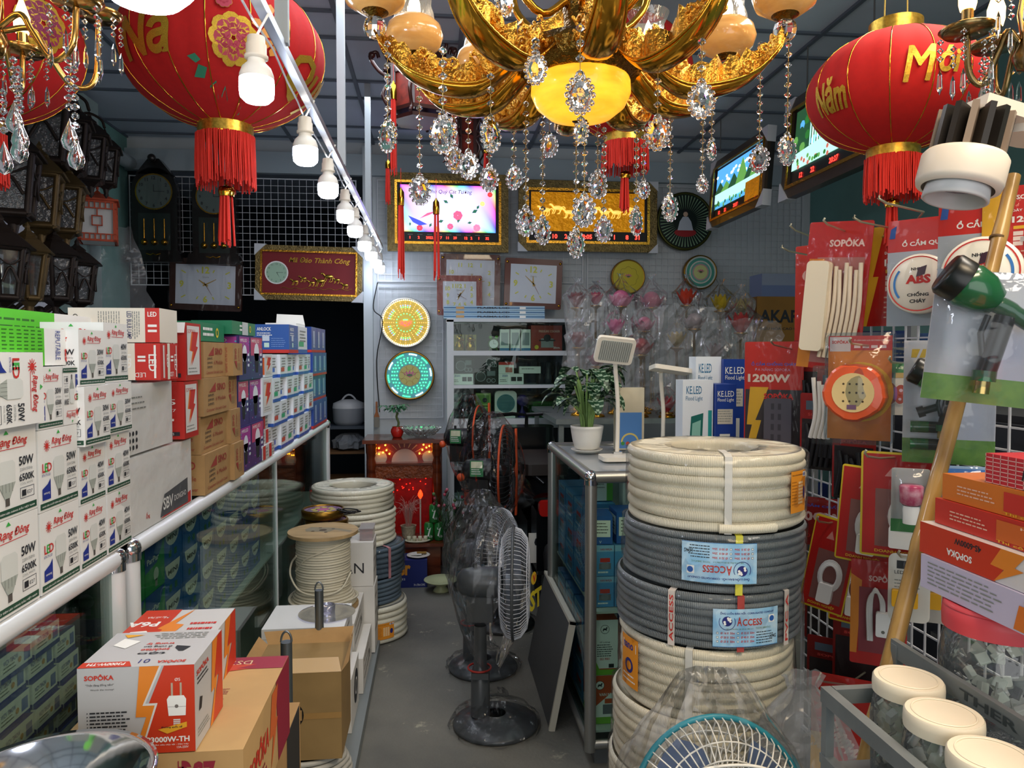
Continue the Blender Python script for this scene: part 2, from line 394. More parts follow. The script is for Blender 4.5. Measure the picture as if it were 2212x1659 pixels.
def sun(b,M,x,y,r,m,z=.0003):
    b.disc(x,y,r*.5,m,M,z,12)
    for k in range(12):
        t = R(k*30);u = Vector((math.cos(t),math.sin(t)));n = Vector((-u.y,u.x))*r*.09
        b.poly([(x + u.x*r*.55 + n.x,y + u.y*r*.55 + n.y),(x + u.x*r*.55 - n.x,y + u.y*r*.55 - n.y),(x + u.x*r - n.x*.6,y + u.y*r - n.y*.6),(x + u.x*r + n.x*.6,y + u.y*r + n.y*.6)],m,M,z)
def rangdong(watt,alt=False):
    def fn(b,M,w_,h_):
        b.rect(w_*.02,h_*.03,w_*.96,h_*.075,DGREEN,M,.0002)
        b.text('NHÀ SẢN XUẤT ĐÈN LED HÀNG ĐẦU VIỆT NAM',w_*.06,h_*.047,h_*.036,WHITE,M,w=w_*.88,z=.0004,bold=.01)
        b.poly([(w_*.45,h_*.93),(w_*.53,h_*.93),(w_*.49,h_*.975)],h('#3fae49'),M,.0003)
        sun(b,M,w_*.2,h_*.8,h_*.075,RR)
        b.text('Rạng Đông',w_*.32,h_*.78,h_*.115,RR,M,w=w_*.52,bold=.02,shear=.25)
        b.rect(w_*.3,h_*.762,w_*.5,h_*.008,RR,M,.0003)
        bulb_pic(b,M,w_*.49,h_*.14,w_*.27,h_*.5)
        b.text('50W' if watt == 50 else '%dW' % watt,w_*.69,h_*.55,h_*.105,INK,M,w=w_*.25,bold=.02)
        b.text('220V/50Hz',w_*.7,h_*.485,h_*.035,GR,M,w=w_*.22)
        b.text('6500K',w_*.69,h_*.37,h_*.085,INK,M,w=w_*.26,bold=.02)
        b.text('COOL WHITE',w_*.7,h_*.325,h_*.025,GR,M,w=w_*.22)
        for q in ((.7,.17,.24,.006),(.7,.29,.24,.006),(.7,.17,.006,.12),(.935,.17,.006,.126)):b.rect(w_*q[0],h_*q[1],w_*q[2],h_*q[3],INK,M,.0003)
        b.rect(w_*.73,h_*.195,w_*.07,h_*.07,INK,M,.0003);b.text('E27',w_*.82,h_*.21,h_*.04,INK,M,w=w_*.09)
        b.text('L',w_*.08,h_*.48,h_*.11,RR,M,bold=.02);b.text('E',w_*.14,h_*.48,h_*.11,h('#3fae49'),M,bold=.02);b.text('D',w_*.2,h_*.48,h_*.11,RR,M,bold=.02)
        b.text('BTN-TN LED',w_*.07,h_*.43,h_*.03,BL,M,w=w_*.2)
        b.poly([(w_*.07,h_*.14),(w_*.27,h_*.14),(w_*.27,h_*.39),(w_*.2,h_*.33),(w_*.07,h_*.28)],BL,M,.0003)
        b.text('samsung',w_*.1,h_*.2,h_*.03,WHITE,M,w=w_*.14,z=.0006)
    return fn
def rot90(fn,k=1):
    """same print turned a quarter turn"""
    def g(b,M,w_,h_):
        X = Matrix.Translation((w_/2,h_/2,0)) @ Matrix.Rotation(R(90*k),4,'Z') @ (Matrix.Translation((-h_/2,-w_/2,0)) if k % 2 else Matrix.Translation((-w_/2,-h_/2,0)))
        fn(b,M @ X,*((h_,w_) if k % 2 else (w_,h_)))
    return g
def aY(px,X):return atX(px,1000,X).y
ORD = ['top','second','third','fourth','fifth','sixth','seventh','eighth','ninth','tenth','eleventh','twelfth']
# ---------------------------------------------------------------- glass counters
def counter(name,label,x0,x1,y0,y1,zt,alu,shelves,face,seams=(),corner=CHROME,r=.021,kick=True,topm=None):
    """showcase; face = +1 when its glass front looks towards +x, -1 towards -x"""
    t = thing(name,label,'glass counter',((x0 + x1)/2,(y0 + y1)/2,0));c = Vector(t.location)
    def P(x,y,z):return (x - c.x,y - c.y,z)
    for (x,y) in ((x0,y0),(x1,y0),(x0,y1),(x1,y1)):
        MB().cyl(r,.06,zt - r,alu,T(x - c.x,y - c.y),14).build('post',t)
        b = MB();b.ball(P(x,y,zt - r),r*1.2,corner);b.cyl(r*1.12,zt - r*2.2,zt - r,corner,T(x - c.x,y - c.y),14);b.build('corner_joint',t)
    for a,d in (((x0,y0),(x1,y0)),((x0,y1),(x1,y1)),((x0,y0),(x0,y1)),((x1,y0),(x1,y1))):
        MB().tube([P(*a,zt - r),P(*d,zt - r)],r,alu,14).build('top_rail',t)
        MB().tube([P(*a,.08),P(*d,.08)],r*.8,alu,10).build('bottom_rail',t)
    MB().box(P(x0,y0,zt - r - .004),P(x1,y1,zt - r + .004),topm or clearmat('top_glass','#dfeae6',.1,.05,.25,bump=0)).build('glass_top',t)
    for xx in (x0,x1):
        if face*(xx - c.x) > 0:MB().box(P(xx - .003,y0 + .01,.1),P(xx + .003,y1 - .01,zt - .03),GLASS).build('glass_front',t)
    for yy in (y0,y1):MB().box(P(x0 + .01,yy - .003,.1),P(x1 - .01,yy + .003,zt - .03),GLASS).build('glass_side',t)
    for z in shelves:MB().box(P(x0 + .02,y0 + .02,z - .008),P(x1 - .02,y1 - .02,z),mat('counter_shelf','#b9beb6',.5)).build('shelf',t)
    for y in seams:
        xx = x1 if face > 0 else x0
        MB().box(P(xx - .006,y - .006,.1),P(xx + .006,y + .006,zt - .03),alu).build('glass_joint',t)
    MB().box(P(x0 + .02,y0 + .02,.0),P(x1 - .02,y1 - .02,.07),h('#5b5f60')).build('plinth',t)
    bk = x0 if face > 0 else x1
    MB().box(P(bk - .004,y0,.1),P(bk + .004,y1,zt - .03),h('#6f777a')).build('back_panel',t)
    return t
ZT = 1.04
counter('glass_counter','white framed glass counter at the left edge, carrying the lamp boxes of watts',-1.3,-.675,.35,1.62,ZT,ALU,(.12,.5),1)
counter('glass_counter','long white framed glass counter running back beside the aisle, left of the cable spool',-1.3,-.675,1.70,4.68,ZT,ALU,(.12,.60),1,seams=(3.2,))
ZC0 = ZT + .002
# ---------------------------------------------------------------- lamp boxes on the first counter
XF = -.662
def lampbox(px0,px1,z0,z1,watt,where,dx=0,depth=.12,name='lamp_box'):
    y0,y1 = aY(px0,XF),aY(px1,XF)
    return carton(name,where,'lamp box',(XF - depth + dx,y0 + .001,z0),(XF + dx,y1 - .001,z1 - .001),CBOX,[('a',rangdong(watt)),('f',rangdong(watt))])
Z5 = [ZC0,1.182,1.322]
lampbox(-60,79,Z5[0],Z5[1] + .012,50,'white 50W lamp box, bottom row, cut by the left edge of the photo',depth=.14)
lampbox(-60,79,Z5[1] + .012,Z5[2] + .014,50,'white 50W lamp box in the second row, cut by the left edge of the photo',depth=.14)
lampbox(82,168,Z5[0],Z5[1],50,'white 50W lamp box standing on the rail, second from left in bottom row',depth=.14)
lampbox(82,168,Z5[1],Z5[2],50,'white 50W lamp box second from left, between a 50W box and a 30W box',depth=.14)
cz,dz = [ZC0,1.165,1.277,1.39,1.497],[ZC0,1.166,1.287,1.392,1.515]
for k,(lo,hi) in enumerate(zip(cz,cz[1:])):
    lampbox(170,227,lo,hi,[40,40,30,30][k],'white %dW lamp box, %s of the column third from the left edge' % ([40,40,30,30][k],['bottom','second up','third up','top'][k]),dx=[0,0,.012,.004][k])
for k,(lo,hi) in enumerate(zip(dz,dz[1:])):
    lampbox(229,281,lo,hi,[40,40,30,40][k],'white %dW lamp box, %s of the column beside the plastic-wrapped cartons' % ([40,40,30,40][k],['bottom','second up','third up','top'][k]),dx=[0,0,.006,0][k])
y0,y1 = aY(-60,XF),aY(82,XF)
carton('lamp_box','white 50W lamp box lying on its side at the left edge','lamp box',(XF - .14,y0,Z5[2] + .015),(XF + .012,y1,1.453),CBOX,[('a',rot90(rangdong(50),-1))])
y0,y1 = aY(84,XF),aY(176,XF)
def two30(b,M,w_,h_):
    rangdong(30)(b,M,w_*.56,h_)
    b.rect(w_*.56,0,.0006,h_,GR,M,.0003)
    rot90(rangdong(30),2)(b,M @ Matrix.Translation((w_*.57,0,0)),w_*.43,h_)
carton('lamp_box','wide white 30W lamp box with a second upside-down bulb picture, under the green tube boxes','lamp box',(XF - .12,y0,Z5[2]),(XF,y1,1.428),CBOX,[('a',two30)])
def tubebox(b,M,w_,h_):
    b.rect(0,0,w_*.74,h_,LGREEN,M,.0002)
    for k in range(16):b.lines(w_*.02 + k*w_*.045,h_*.9,w_*.03,9,h_*.095,h_*.035,h('#2c6b1d'),M,seed=k)
    rot90(lambda b,M,a,c:(b.text('LED',a*.55,c*.55,c*.3,RR,M,w=a*.38,bold=.02),b.text('REPUTABLE',a*.05,c*.2,c*.18,BL,M,w=a*.8)),-1)(b,M @ Matrix.Translation((w_*.78,0,0)),w_*.2,h_)
carton('tube_lamp_box','bright green and white lamp box, the lower and nearer of two','lamp box',(-.78,1.02,1.43),(-.68,aY(174,-.68),1.495),CBOX,[('a',tubebox)])
def tubebox2(b,M,w_,h_):
    b.rect(0,0,w_*.8,h_,LGREEN,M,.0002);b.rect(w_*.42,0,w_*.05,h_,INK,M,.0004);b.text('THE LED',w_*.43,h_*.1,h_*.1,WHITE,M,z=.0008,rot=90)
    b.lines(w_*.5,h_*.8,w_*.26,6,h_*.13,h_*.04,h('#2c6b1d'),M)
carton('tube_lamp_box','long green and white lamp box behind and above the other green box','lamp box',(-.93,.9,1.43),(-.81,aY(213,-.81),1.537),CBOX,[('a',tubebox2)])
# wrapped cartons
def wrapped(name,label,lo,hi,prints):
    t = thing(name,label,'wrapped carton',((lo[0] + hi[0])/2,(lo[1] + hi[1])/2,lo[2]));c = Vector(t.location)
    l = Vector(lo) - c + Vector((.006,.006,0));u = Vector(hi) - c - Vector((.008,.006,.004));b = MB();b.box(l,u,mat('film_white_card','#efefec',.3,bump=.5,bscale=14,coat=.5));ff = face_frames(l,u)
    for k,fn in prints:fn(b,*ff[k])
    b.build('carton',t)
    # shrink-tight film: a glossy skin with creases, over the printed card
    rr = random.Random(label);w = MB();l = Vector(lo) - c;u = Vector(hi) - c;F_ = clearmat('shrink_film','#ffffff',0,.1,0,.6,9,edge=.3);n = 8
    for o,a,d in (((u.x,l.y,l.z),(0,u.y - l.y,0),(0,0,u.z - l.z)),((l.x,l.y,l.z),(u.x - l.x,0,0),(0,0,u.z - l.z))):
        nn = Vector(a).cross(Vector(d)).normalized();vs = [Vector(o) + Vector(a)*i/n + Vector(d)*j/n + nn*rr.uniform(0,.004) for j in range(n + 1) for i in range(n + 1)]
        w.add(vs,[(j*(n + 1) + i,j*(n + 1) + i + 1,(j + 1)*(n + 1) + i + 1,(j + 1)*(n + 1) + i) for j in range(n) for i in range(n)],F_)
    w.build('plastic_wrap',t)
def dongho(b,M,w_,h_):
    g = h('#55585d');b.poly([(w_*.52,h_*.04),(w_*.93,h_*.04),(w_*.93,h_*.42),(w_*.58,h_*.34)],g,M,.0003)
    b.text('SBV',w_*.56,h_*.12,h_*.17,WHITE,M,w=w_*.14,z=.0006,bold=.02);b.text('DONGHO',w_*.72,h_*.17,h_*.08,WHITE,M,w=w_*.18,z=.0006)
    b.poly([(w_*.52,h_*.02),(w_*.98,h_*.02),(w_*.98,h_*.2)],RR,M,.0002)
    b.text('Ống',w_*.34,h_*.12,h_*.1,RR,M,bold=.02)
def icons(b,M,w_,h_):
    for j in range(4):
        for i in range(6 - (j == 3)*3):b.disc(w_*(.06 + i*.055),h_*(.1 + j*.1),h_*.035,INK,M,.0004,8)
    b.lines(w_*.1,h_*.8,w_*.4,3,h_*.08,h_*.02,GR,M)
wrapped('wrapped_carton','large white carton in clear plastic standing on the white counter rail, grey label facing out',(-.98,1.615,ZC0),(-.664,2.12,1.222),[('a',dongho)])
wrapped('wrapped_carton','white carton in clear plastic with rows of black dots, on the larger wrapped one',(-.96,1.63,1.224),(-.668,1.99,1.386),[('a',icons),('f',icons)])
def creambox(b,M,w_,h_):
    b.rect(w_*.84,0,w_*.16,h_,RR,M,.0002);b.text('LED',w_*.87,h_*.75,h_*.14,WHITE,M,w=w_*.1,bold=.02)
    for k in (.45,.3):b.rect(w_*.87,h_*k,w_*.1,h_*.07,WHITE,M,.0004)
    rot90(lambda b,M,a,c:(b.text('LED BULB LAMP',a*.1,c*.2,c*.26,h('#39406c'),M,w=a*.8,bold=.01),b.lines(a*.1,c*.85,a*.8,4,c*.12,c*.05,GR,M)),-1)(b,M @ Matrix.Translation((w_*.6,0,0)),w_*.2,h_)
    rot90(lambda b,M,a,c:b.lines(a*.1,c*.9,a*.85,9,c*.1,c*.03,GR,M),-1)(b,M @ Matrix.Translation((w_*.3,0,0)),w_*.28,h_)
    b.ring(w_*.08,h_*.75,h_*.05,h_*.07,INK,M,.0004,12)
carton('lamp_box','cream lamp box with a red end, highest box above the 40W column','lamp box',(-.862,1.85,1.478),(-.655,1.97,1.56),mat('cream_card','#e9e1d2',.5),[('f',creambox)])
def redled(b,M,w_,h_):
    cr = mat('cream_card');b.rect(w_*.38,0,w_*.14,h_,cr,M,.0003);b.rect(w_*.14,h_*.05,w_*.05,h_*.9,WHITE,M,.0003);b.rect(w_*.21,h_*.05,w_*.02,h_*.9,WHITE,M,.0003)
    b.text('LED',w_*.33,h_*.7,h_*.16,WHITE,M,rot=-90,z=.0006,bold=.02);b.text('LED',w_*.78,h_*.7,h_*.2,WHITE,M,rot=-90,z=.0006,bold=.02)
    for k in (.6,.5):b.rect(w_*.57,h_*k,w_*.15,h_*.06,WHITE,M,.0004)
    b.text('LED',w_*.72,h_*.2,h_*.12,WHITE,M,rot=180,z=.0006)
    b.rect(w_*.88,h_*.05,w_*.04,h_*.9,WHITE,M,.0003)
carton('lamp_box','red lamp box with white bars, on the upper wrapped carton','lamp box',(-.775,1.85,1.388),(-.655,1.97,1.476),RR,[('f',redled),('a',redled)])
SOPR = h('#b5271f',.4)
def bolt(b,M,x,y,w_,h_,m,z=.0004):
    b.poly([(x + w_*.3,y + h_),(x + w_,y + h_),(x + w_*.7,y + h_*.58),(x + w_*.95,y + h_*.55),(x + w_*.1,y),(x + w_*.4,y + h_*.42),(x,y + h_*.45)],m,M,z)
def sopside(b,M,w_,h_):
    b.rect(w_*.08,h_*.1,w_*.8,h_*.85,h('#d8d6d2'),M,.0002);bolt(b,M,w_*.3,h_*.25,w_*.5,h_*.6,RR);bolt(b,M,w_*.22,h_*.25,w_*.5,h_*.6,h('#e2701f'),.0003)
    b.text('SOPOKA',w_*.12,h_*.82,h_*.07,RR,M,w=w_*.5);b.lines(w_*.15,h_*.2,w_*.6,2,h_*.06,h_*.02,GR,M)
def sopfront(a,c):
    def fn(b,M,w_,h_):
        b.text(a,w_*.12,h_*.6,h_*.1,WHITE,M,w=w_*.7);b.text(c,w_*.12,h_*.48,h_*.05,WHITE,M,w=w_*.7);b.lines(w_*.12,h_*.4,w_*.7,2,h_*.08,h_*.04,WHITE,M)
        b.rect(w_*.6,h_*.06,w_*.3,h_*.07,INK,M,.0004);b.text('PCS',w_*.66,h_*.075,h_*.04,WHITE,M,z=.0007)
    return fn
def opentop(b,l,u):
    b.quad((l.x,l.y,u.z),(u.x,l.y,u.z),(u.x,l.y - .01,u.z - .028),(l.x + .01,l.y - .012,u.z - .028),h('#e6e3df'))
carton('socket_box','red carton with a torn white flap, upper of two beside the brown cartons','socket box',(-.79,2.06,1.378),(-.664,2.19,1.535),SOPR,[('f',sopfront('10A - 250V','TCVN 6190: 1999')),('a',sopside)],extra=opentop)
carton('socket_box','red carton reading 15, directly under the torn red carton','socket box',(-.78,2.035,1.224),(-.662,2.15,1.376),SOPR,[('f',sopfront('E15','250V 2007')),('a',sopside)])
def sino(big):
    def fn(b,M,w_,h_):
        rd = h('#9c3a30',.7);b.poly([(w_*.2,h_*.62),(w_*.45,h_*.62),(w_*.45,h_*.88)],rd,M,.0004)
        b.text('SINO',w_*.5,h_*.64,h_*.2,rd,M,w=w_*.34,bold=.02)
        b.text('6 Module',w_*.45,h_*.36,h_*.12,rd,M,w=w_*.4);b.text('Consumer Unit with Cover',w_*.1,h_*.1,h_*.09,rd,M,w=w_*.78)
        for k in (.5,.38,.26):b.text('E4M/PS',w_*.16,h_*k,h_*.07,INK,M,w=w_*.22)
    return fn
def sinov(b,M,w_,h_):rot90(sino(0),1)(b,M,w_,h_)
zs = [ZC0,1.16,1.27,1.38,1.487];sy = aY(442,XF),aY(497,XF),aY(518,XF)
nm = ['bottom','second up','third up','top']
for k in range(4):
    carton('breaker_box','brown carton with red triangle and lettering, %s in the nearer brown stack' % nm[k],'brown carton',(XF - .16 + .01*(k % 2),sy[0] + (.04 if k == 3 else 0),zs[k]),(XF - .01*(k % 2),sy[1] - .002,zs[k + 1] - .001),CARTON,[('a',sino(1)),('f',sino(1))])
for k in range(4):
    carton('breaker_box','narrow brown carton with sideways lettering, %s in its stack by bulb boxes' % nm[k],'brown carton',(XF - .16,sy[1],zs[k]),(XF + .014 - .01*(k % 3),sy[2] - .002,zs[k + 1] - .001),CARTON,[('a',sinov),('f',sinov)])
# purple bulb boxes
def bulbbox(k):
    def fn(b,M,w_,h_):
        pk = h('#c2406f',.4);b.rect(0,0,w_,h_,h('#3a2a6e',.4),M,.0001);b.rect(w_*.05,h_*.55,w_*.9,h_*.42,pk if k % 2 else h('#a33a92'),M,.0002)
        b.text('MPELED',w_*.12,h_*.86,h_*.07,WHITE,M,w=w_*.6);b.disc(w_*.5,h_*.6,w_*.2,h('#e6e9f2',.4),M,.0004,14)
        b.poly([(w_*.3,h_*.6),(w_*.38,h_*.3),(w_*.62,h_*.3),(w_*.7,h_*.6)],h('#cfd6e6',.4),M,.0004);b.poly([(w_*.34,h_*.42),(w_*.4,h_*.14),(w_*.6,h_*.14),(w_*.66,h_*.42)],INK,M,.0005)
        rr = random.Random(k)
        for i in range(16):b.rect(w_*rr.random()*.95,h_*rr.random()*.9,w_*.04,h_*.03,h(rr.choice(['#3fb8c9','#6fd08a','#5a78d8','#d65ab0']),.3),M,.0003)
        for i in range(3):b.rect(w_*.78,h_*(.3 + i*.12),w_*.14,h_*.06,h('#d8e4ee'),M,.0004)
    return fn
by = [aY(519,XF),aY(543,XF),aY(570,XF)];bz = [ZC0,1.20,1.36,1.515]
for c_ in range(2):
    for k in range(3):
        carton('bulb_box','purple and pink bulb box, %s row of the %s column beyond brown cartons' % (['bottom','middle','top'][k],['nearer','farther'][c_]),'bulb box',(XF - .14,by[c_] + .002,bz[k]),(XF - .006*(k % 2),by[c_ + 1] - .001,bz[k + 1] - .001),h('#3a2a6e',.4),[('a',bulbbox(k + 3*c_)),('f',bulbbox(k))])
DG = h('#1f7a55',.4)
def traygreen(b,M,w_,h_):
    b.lines(w_*.3,h_*.6,w_*.35,2,h_*.3,h_*.15,WHITE,M);b.ring(w_*.75,h_*.5,h_*.15,h_*.28,h('#d8c23a'),M,.0005)
carton('green_tray_box','flat green carton lying over the brown and red cartons','flat carton',(-.86,2.2,1.489),(-.69,2.52,1.545),DG,[('a',traygreen),('f',traygreen)])
carton('green_tray_box','flat green carton with silver end, lying on the purple bulb boxes','flat carton',(-.80,2.54,1.517),(-.67,2.86,1.562),DG,[('a',lambda b,M,w_,h_:(traygreen(b,M,w_,h_),b.rect(w_*.4,0,w_*.25,h_,h('#b9c4c9',.25),M,.0006)))])
def anlock(b,M,w_,h_):
    b.rect(0,0,w_,h_*.12,RR,M,.0002);b.text('ANLOCK',w_*.1,h_*.78,h_*.12,WHITE,M,w=w_*.4,bold=.02);b.lines(w_*.1,h_*.68,w_*.45,2,h_*.07,h_*.03,WHITE,M)
    b.rect(w_*.25,h_*.42,w_*.2,h_*.18,h('#c9d6e6'),M,.0003);b.rect(w_*.3,h_*.2,w_*.14,h_*.16,h('#c9e6d6'),M,.0003);b.lines(w_*.5,h_*.5,w_*.4,5,h_*.07,h_*.02,h('#7fa2d8'),M)
BLU = h('#23479c',.4)
WB = h('#e3e8ee',.4)
def smallbox(k):
    def fn(b,M,w_,h_):
        b.rect(0,0,w_,h_*.14,h('#2a57b0',.4),M,.0002);b.lines(w_*.2,h_*.8,w_*.6,4,h_*.12,h_*.05,GR,M,seed=k)
        b.rect(w_*.1,h_*.25,w_*.5,h_*.18,h(['#3a62c2','#c94a3a','#36b07a'][k % 3],.4),M,.0003)
    return fn
def bluebox(b,M,w_,h_):b.rect(0,0,w_,h_*.1,RR,M,.0002);b.rect(w_*.3,h_*.3,w_*.35,h_*.55,h('#8fa6d0',.3),M,.0003);b.lines(w_*.3,h_*.25,w_*.4,2,h_*.05,h_*.03,WHITE,M)
ys = 3.12;k = 0;zz = [ZC0,1.15,1.25,1.35,1.45]
def stacklab(kind,c_,r_,n):return '%s, %s from top in the %s stack along the rail' % (kind,['first','second','third','fourth','fifth'][n - 1 - r_],['nearest','second','third','fourth','fifth','sixth','seventh','eighth','ninth'][c_])
while ys < 3.98:
    yn = ys + .142
    for r_ in range(4):carton('small_lamp_box',stacklab('small white box with blue foot',k,r_,4),'small box',(XF - .1,ys + .002,zz[r_]),(XF - .012*((k + r_) % 3 == 0),yn - .002,zz[r_ + 1] - .001),WB,[('a',smallbox(k + r_)),('f',smallbox(k))])
    ys = yn;k += 1
zb = [ZC0,1.19,1.33,1.46,1.60];k = 0
while ys < 4.52:
    yn = ys + .17
    for r_ in range(4):carton('blue_lamp_box',stacklab('blue box with red foot',k,r_,4),'blue box',(XF - .13,ys + .002,zb[r_]),(XF - .006*(r_ % 2),yn - .002,zb[r_ + 1] - .001),BLU,[('a',bluebox),('f',bluebox)])
    ys = yn;k += 1
carton('switch_box','blue box with product pictures and torn top, above the stacks of small white boxes','blue box',(-.805,3.4,1.455),(-.65,3.62,1.583),h('#2c5aa8',.4),[('f',anlock),('a',anlock)])
carton('switch_box','white box with blue edge beside the torn blue box','white box',(-.78,3.64,1.455),(-.655,3.9,1.585),WB,[('f',bluebox),('a',smallbox(2))])
def flapup(b,l,u):b.quad((l.x,u.y,u.z),(u.x,u.y,u.z),(u.x - .01,u.y,u.z + .05),(l.x + .005,u.y,u.z + .055),WHITE)
carton('open_box','open white box with its flap standing up, atop the far stacks','white box',(-.81,3.66,1.586),(-.665,3.9,1.60),WHITE,extra=flapup)
def orangebox(b,M,w_,h_):b.rect(0,h_*.1,w_,h_*.75,h('#e0662a',.4),M,.0002);b.text('SA',w_*.7,h_*.6,h_*.14,WHITE,M);b.rect(w_*.3,h_*.1,w_*.3,h_*.3,h('#c4421e'),M,.0004)
carton('adapter_box','orange fronted white box lying open beside the purple boxes','orange box',(-.80,2.96,1.36),(-.66,3.1,1.45),WB,[('f',orangebox),('a',sopside)])
carton('adapter_box','white and red box standing under the orange fronted box','red and white box',(-.79,2.92,1.21),(-.66,3.1,1.358),WB,[('f',sopside),('a',sopside)])
for r_ in range(3):
    for c_ in range(2):
        carton('relay_box','tiny red and white box, %s row, %s of its pair, beside purple boxes' % (['bottom','middle','upper'][r_],['nearer','farther'][c_]),'tiny box',(XF - .1 - .01*c_,2.905 + c_*.105,ZC0 + r_*.055),(XF + .004 - .012*r_,3.0 + c_*.105,ZC0 + .053 + r_*.055),h('#c9c6c2'),[('a',lambda b,M,w_,h_:(b.rect(0,0,w_*.45,h_,RR,M,.0002),b.lines(w_*.5,h_*.7,w_*.4,3,h_*.25,h_*.1,GR,M)))])
# ---------------------------------------------------------------- inside the counters
def inner(b,M,w_,h_):
    b.rect(0,0,w_,h_*.2,BL,M,.0002);b.rect(w_*.72,h_*.3,w_*.2,h_*.5,h('#6f7fc0'),M,.0003);b.text('WZV T842W',w_*.08,h_*.62,h_*.18,h('#3a4aa0'),M,w=w_*.45)
    b.lines(w_*.08,h_*.5,w_*.4,2,h_*.14,h_*.05,GR,M);b.disc(w_*.58,h_*.5,h_*.12,h('#d8a060'),M,.0004,8)
def bluetop(b,M,w_,h_):b.rect(0,0,w_,h_,BL,M,.0001);b.rect(w_*.05,h_*.05,w_*.9,h_*.25,WHITE,M,.0003)
cols = [(.98,9,.14),(1.13,9,.13),(1.27,11,.10),(1.375,11,.09),(1.47,9,.08)]
wh = ['at the left edge','second from the left edge','third from the left edge','fourth from the left','next to the white post']
for c_,(y,n,wd) in enumerate(cols):
    for k in range(n):
        z = .502 + k*.045
        if z > .99:break
        carton('blue_white_box','blue and white box behind glass, %s in the stack %s' % (['lowest','second up','third up','fourth up','fifth up','sixth up','seventh up','eighth up','ninth up','tenth up','eleventh up'][k],wh[c_]),'small box',(-.90,y,z),(-.71 - .006*(k % 3),y + wd - .004,z + .044),WHITE,[('a',inner),('f',inner),('t',bluetop)])
def minibox(b,M,w_,h_):
    b.rect(0,0,w_,h_,h('#1f66b8',.4),M,.0001);b.poly([(w_*(.5 + .38*math.cos(R(-a))),h_*(.98 + .5*math.sin(R(-a)))) for a in range(0,181,12)][::-1],WHITE,M,.0003)
    b.text('MINI',w_*.25,h_*.66,h_*.14,INK,M,w=w_*.5,z=.0006,bold=.02);b.rect(w_*.3,h_*.15,w_*.14,h_*.2,h('#3a7a4a'),M,.0004);b.rect(w_*.58,h_*.15,w_*.14,h_*.2,h('#3a7a4a'),M,.0004)
for c_ in range(7):
    for k in range(4):
        y = 2.02 + c_*.155
        carton('mini_fitting_box','blue box with white half circle, %s in its stack, %s from the white post' % (['bottom','second up','third up','top'][k],['first','second','third','fourth','fifth','sixth','seventh'][c_]),'blue box',(-.9,y,.602 + k*.094),(-.72,y + .15,.695 + k*.094),h('#1f66b8',.4),[('a',minibox)])
def parbox(b,M,w_,h_):
    b.rect(0,0,w_,h_,h('#2f9a4c',.4),M,.0001);b.poly([(0,h_),(w_,h_),(w_*.6,h_*.55),(0,h_*.45)],h('#2452a0',.4),M,.0002);b.text('ParPar',w_*.1,h_*.6,h_*.12,WHITE,M,w=w_*.6,bold=.02)
    b.disc(w_*.55,h_*.32,h_*.14,h('#d8ded8',.3),M,.0003,12);b.rect(w_*.49,h_*.06,w_*.12,h_*.16,h('#9a9a9a'),M,.0003)
for c_ in range(2):
    for k in range(3):
        y = 1.74 + c_*.135;carton('par_lamp_box','green and blue lamp box behind glass, %s row, %s the white post' % (['bottom','middle','top'][k],['next to','one away from'][c_]),'lamp box',(-.88,y,.602 + k*.125),(-.71,y + .13,.725 + k*.125),h('#2f9a4c',.4),[('a',parbox),('f',parbox)])
for k in range(6):
    y = 3.25 + k*.22;carton('storage_carton','dark carton on the counter shelf, %s towards the back' % ['first','second','third','fourth','fifth','sixth'][k],'carton',(-1.1,y,.602),(-.95,y + .2,.76 + .03*(k % 3)),h('#4a3a34',.7),[('a',lambda b,M,w_,h_:b.lines(w_*.1,h_*.7,w_*.7,3,h_*.2,h_*.06,GR,M))])
# ================================================================ coils, spools, cartons on the floor
def conduit_mat(name,col,n=330,rough=.45,amp=.6,col2=None):
    if name in MATS:return MATS[name]
    m = mat(name,col,rough);nt = m.node_tree;b = nt.nodes['Principled BSDF'];N = nt.nodes.new;L = nt.links.new
    tc = N('ShaderNodeTexCoord');sp = N('ShaderNodeSeparateXYZ');L(tc.outputs['Object'],sp.inputs[0])
    a = N('ShaderNodeMath');a.operation = 'ARCTAN2';L(sp.outputs[1],a.inputs[0]);L(sp.outputs[0],a.inputs[1])
    u = N('ShaderNodeMath');u.operation = 'MULTIPLY';u.inputs[1].default_value = n;L(a.outputs[0],u.inputs[0])
    s = N('ShaderNodeMath');s.operation = 'SINE';L(u.outputs[0],s.inputs[0])
    bp = N('ShaderNodeBump');bp.inputs['Strength'].default_value = amp;bp.inputs['Distance'].default_value = .0016;L(s.outputs[0],bp.inputs['Height']);L(bp.outputs[0],b.inputs['Normal'])
    return m
CW = conduit_mat('ivory_conduit','#f0e8d0');CG = conduit_mat('grey_conduit','#8b9295',330,.35,.9);CBG = conduit_mat('blue_grey_conduit','#5b6c7a',330,.4)
CIV = conduit_mat('smooth_ivory_pipe','#ddd9c6',200,.35,.25)
STRAPW = h('#d9d6cc',.4)
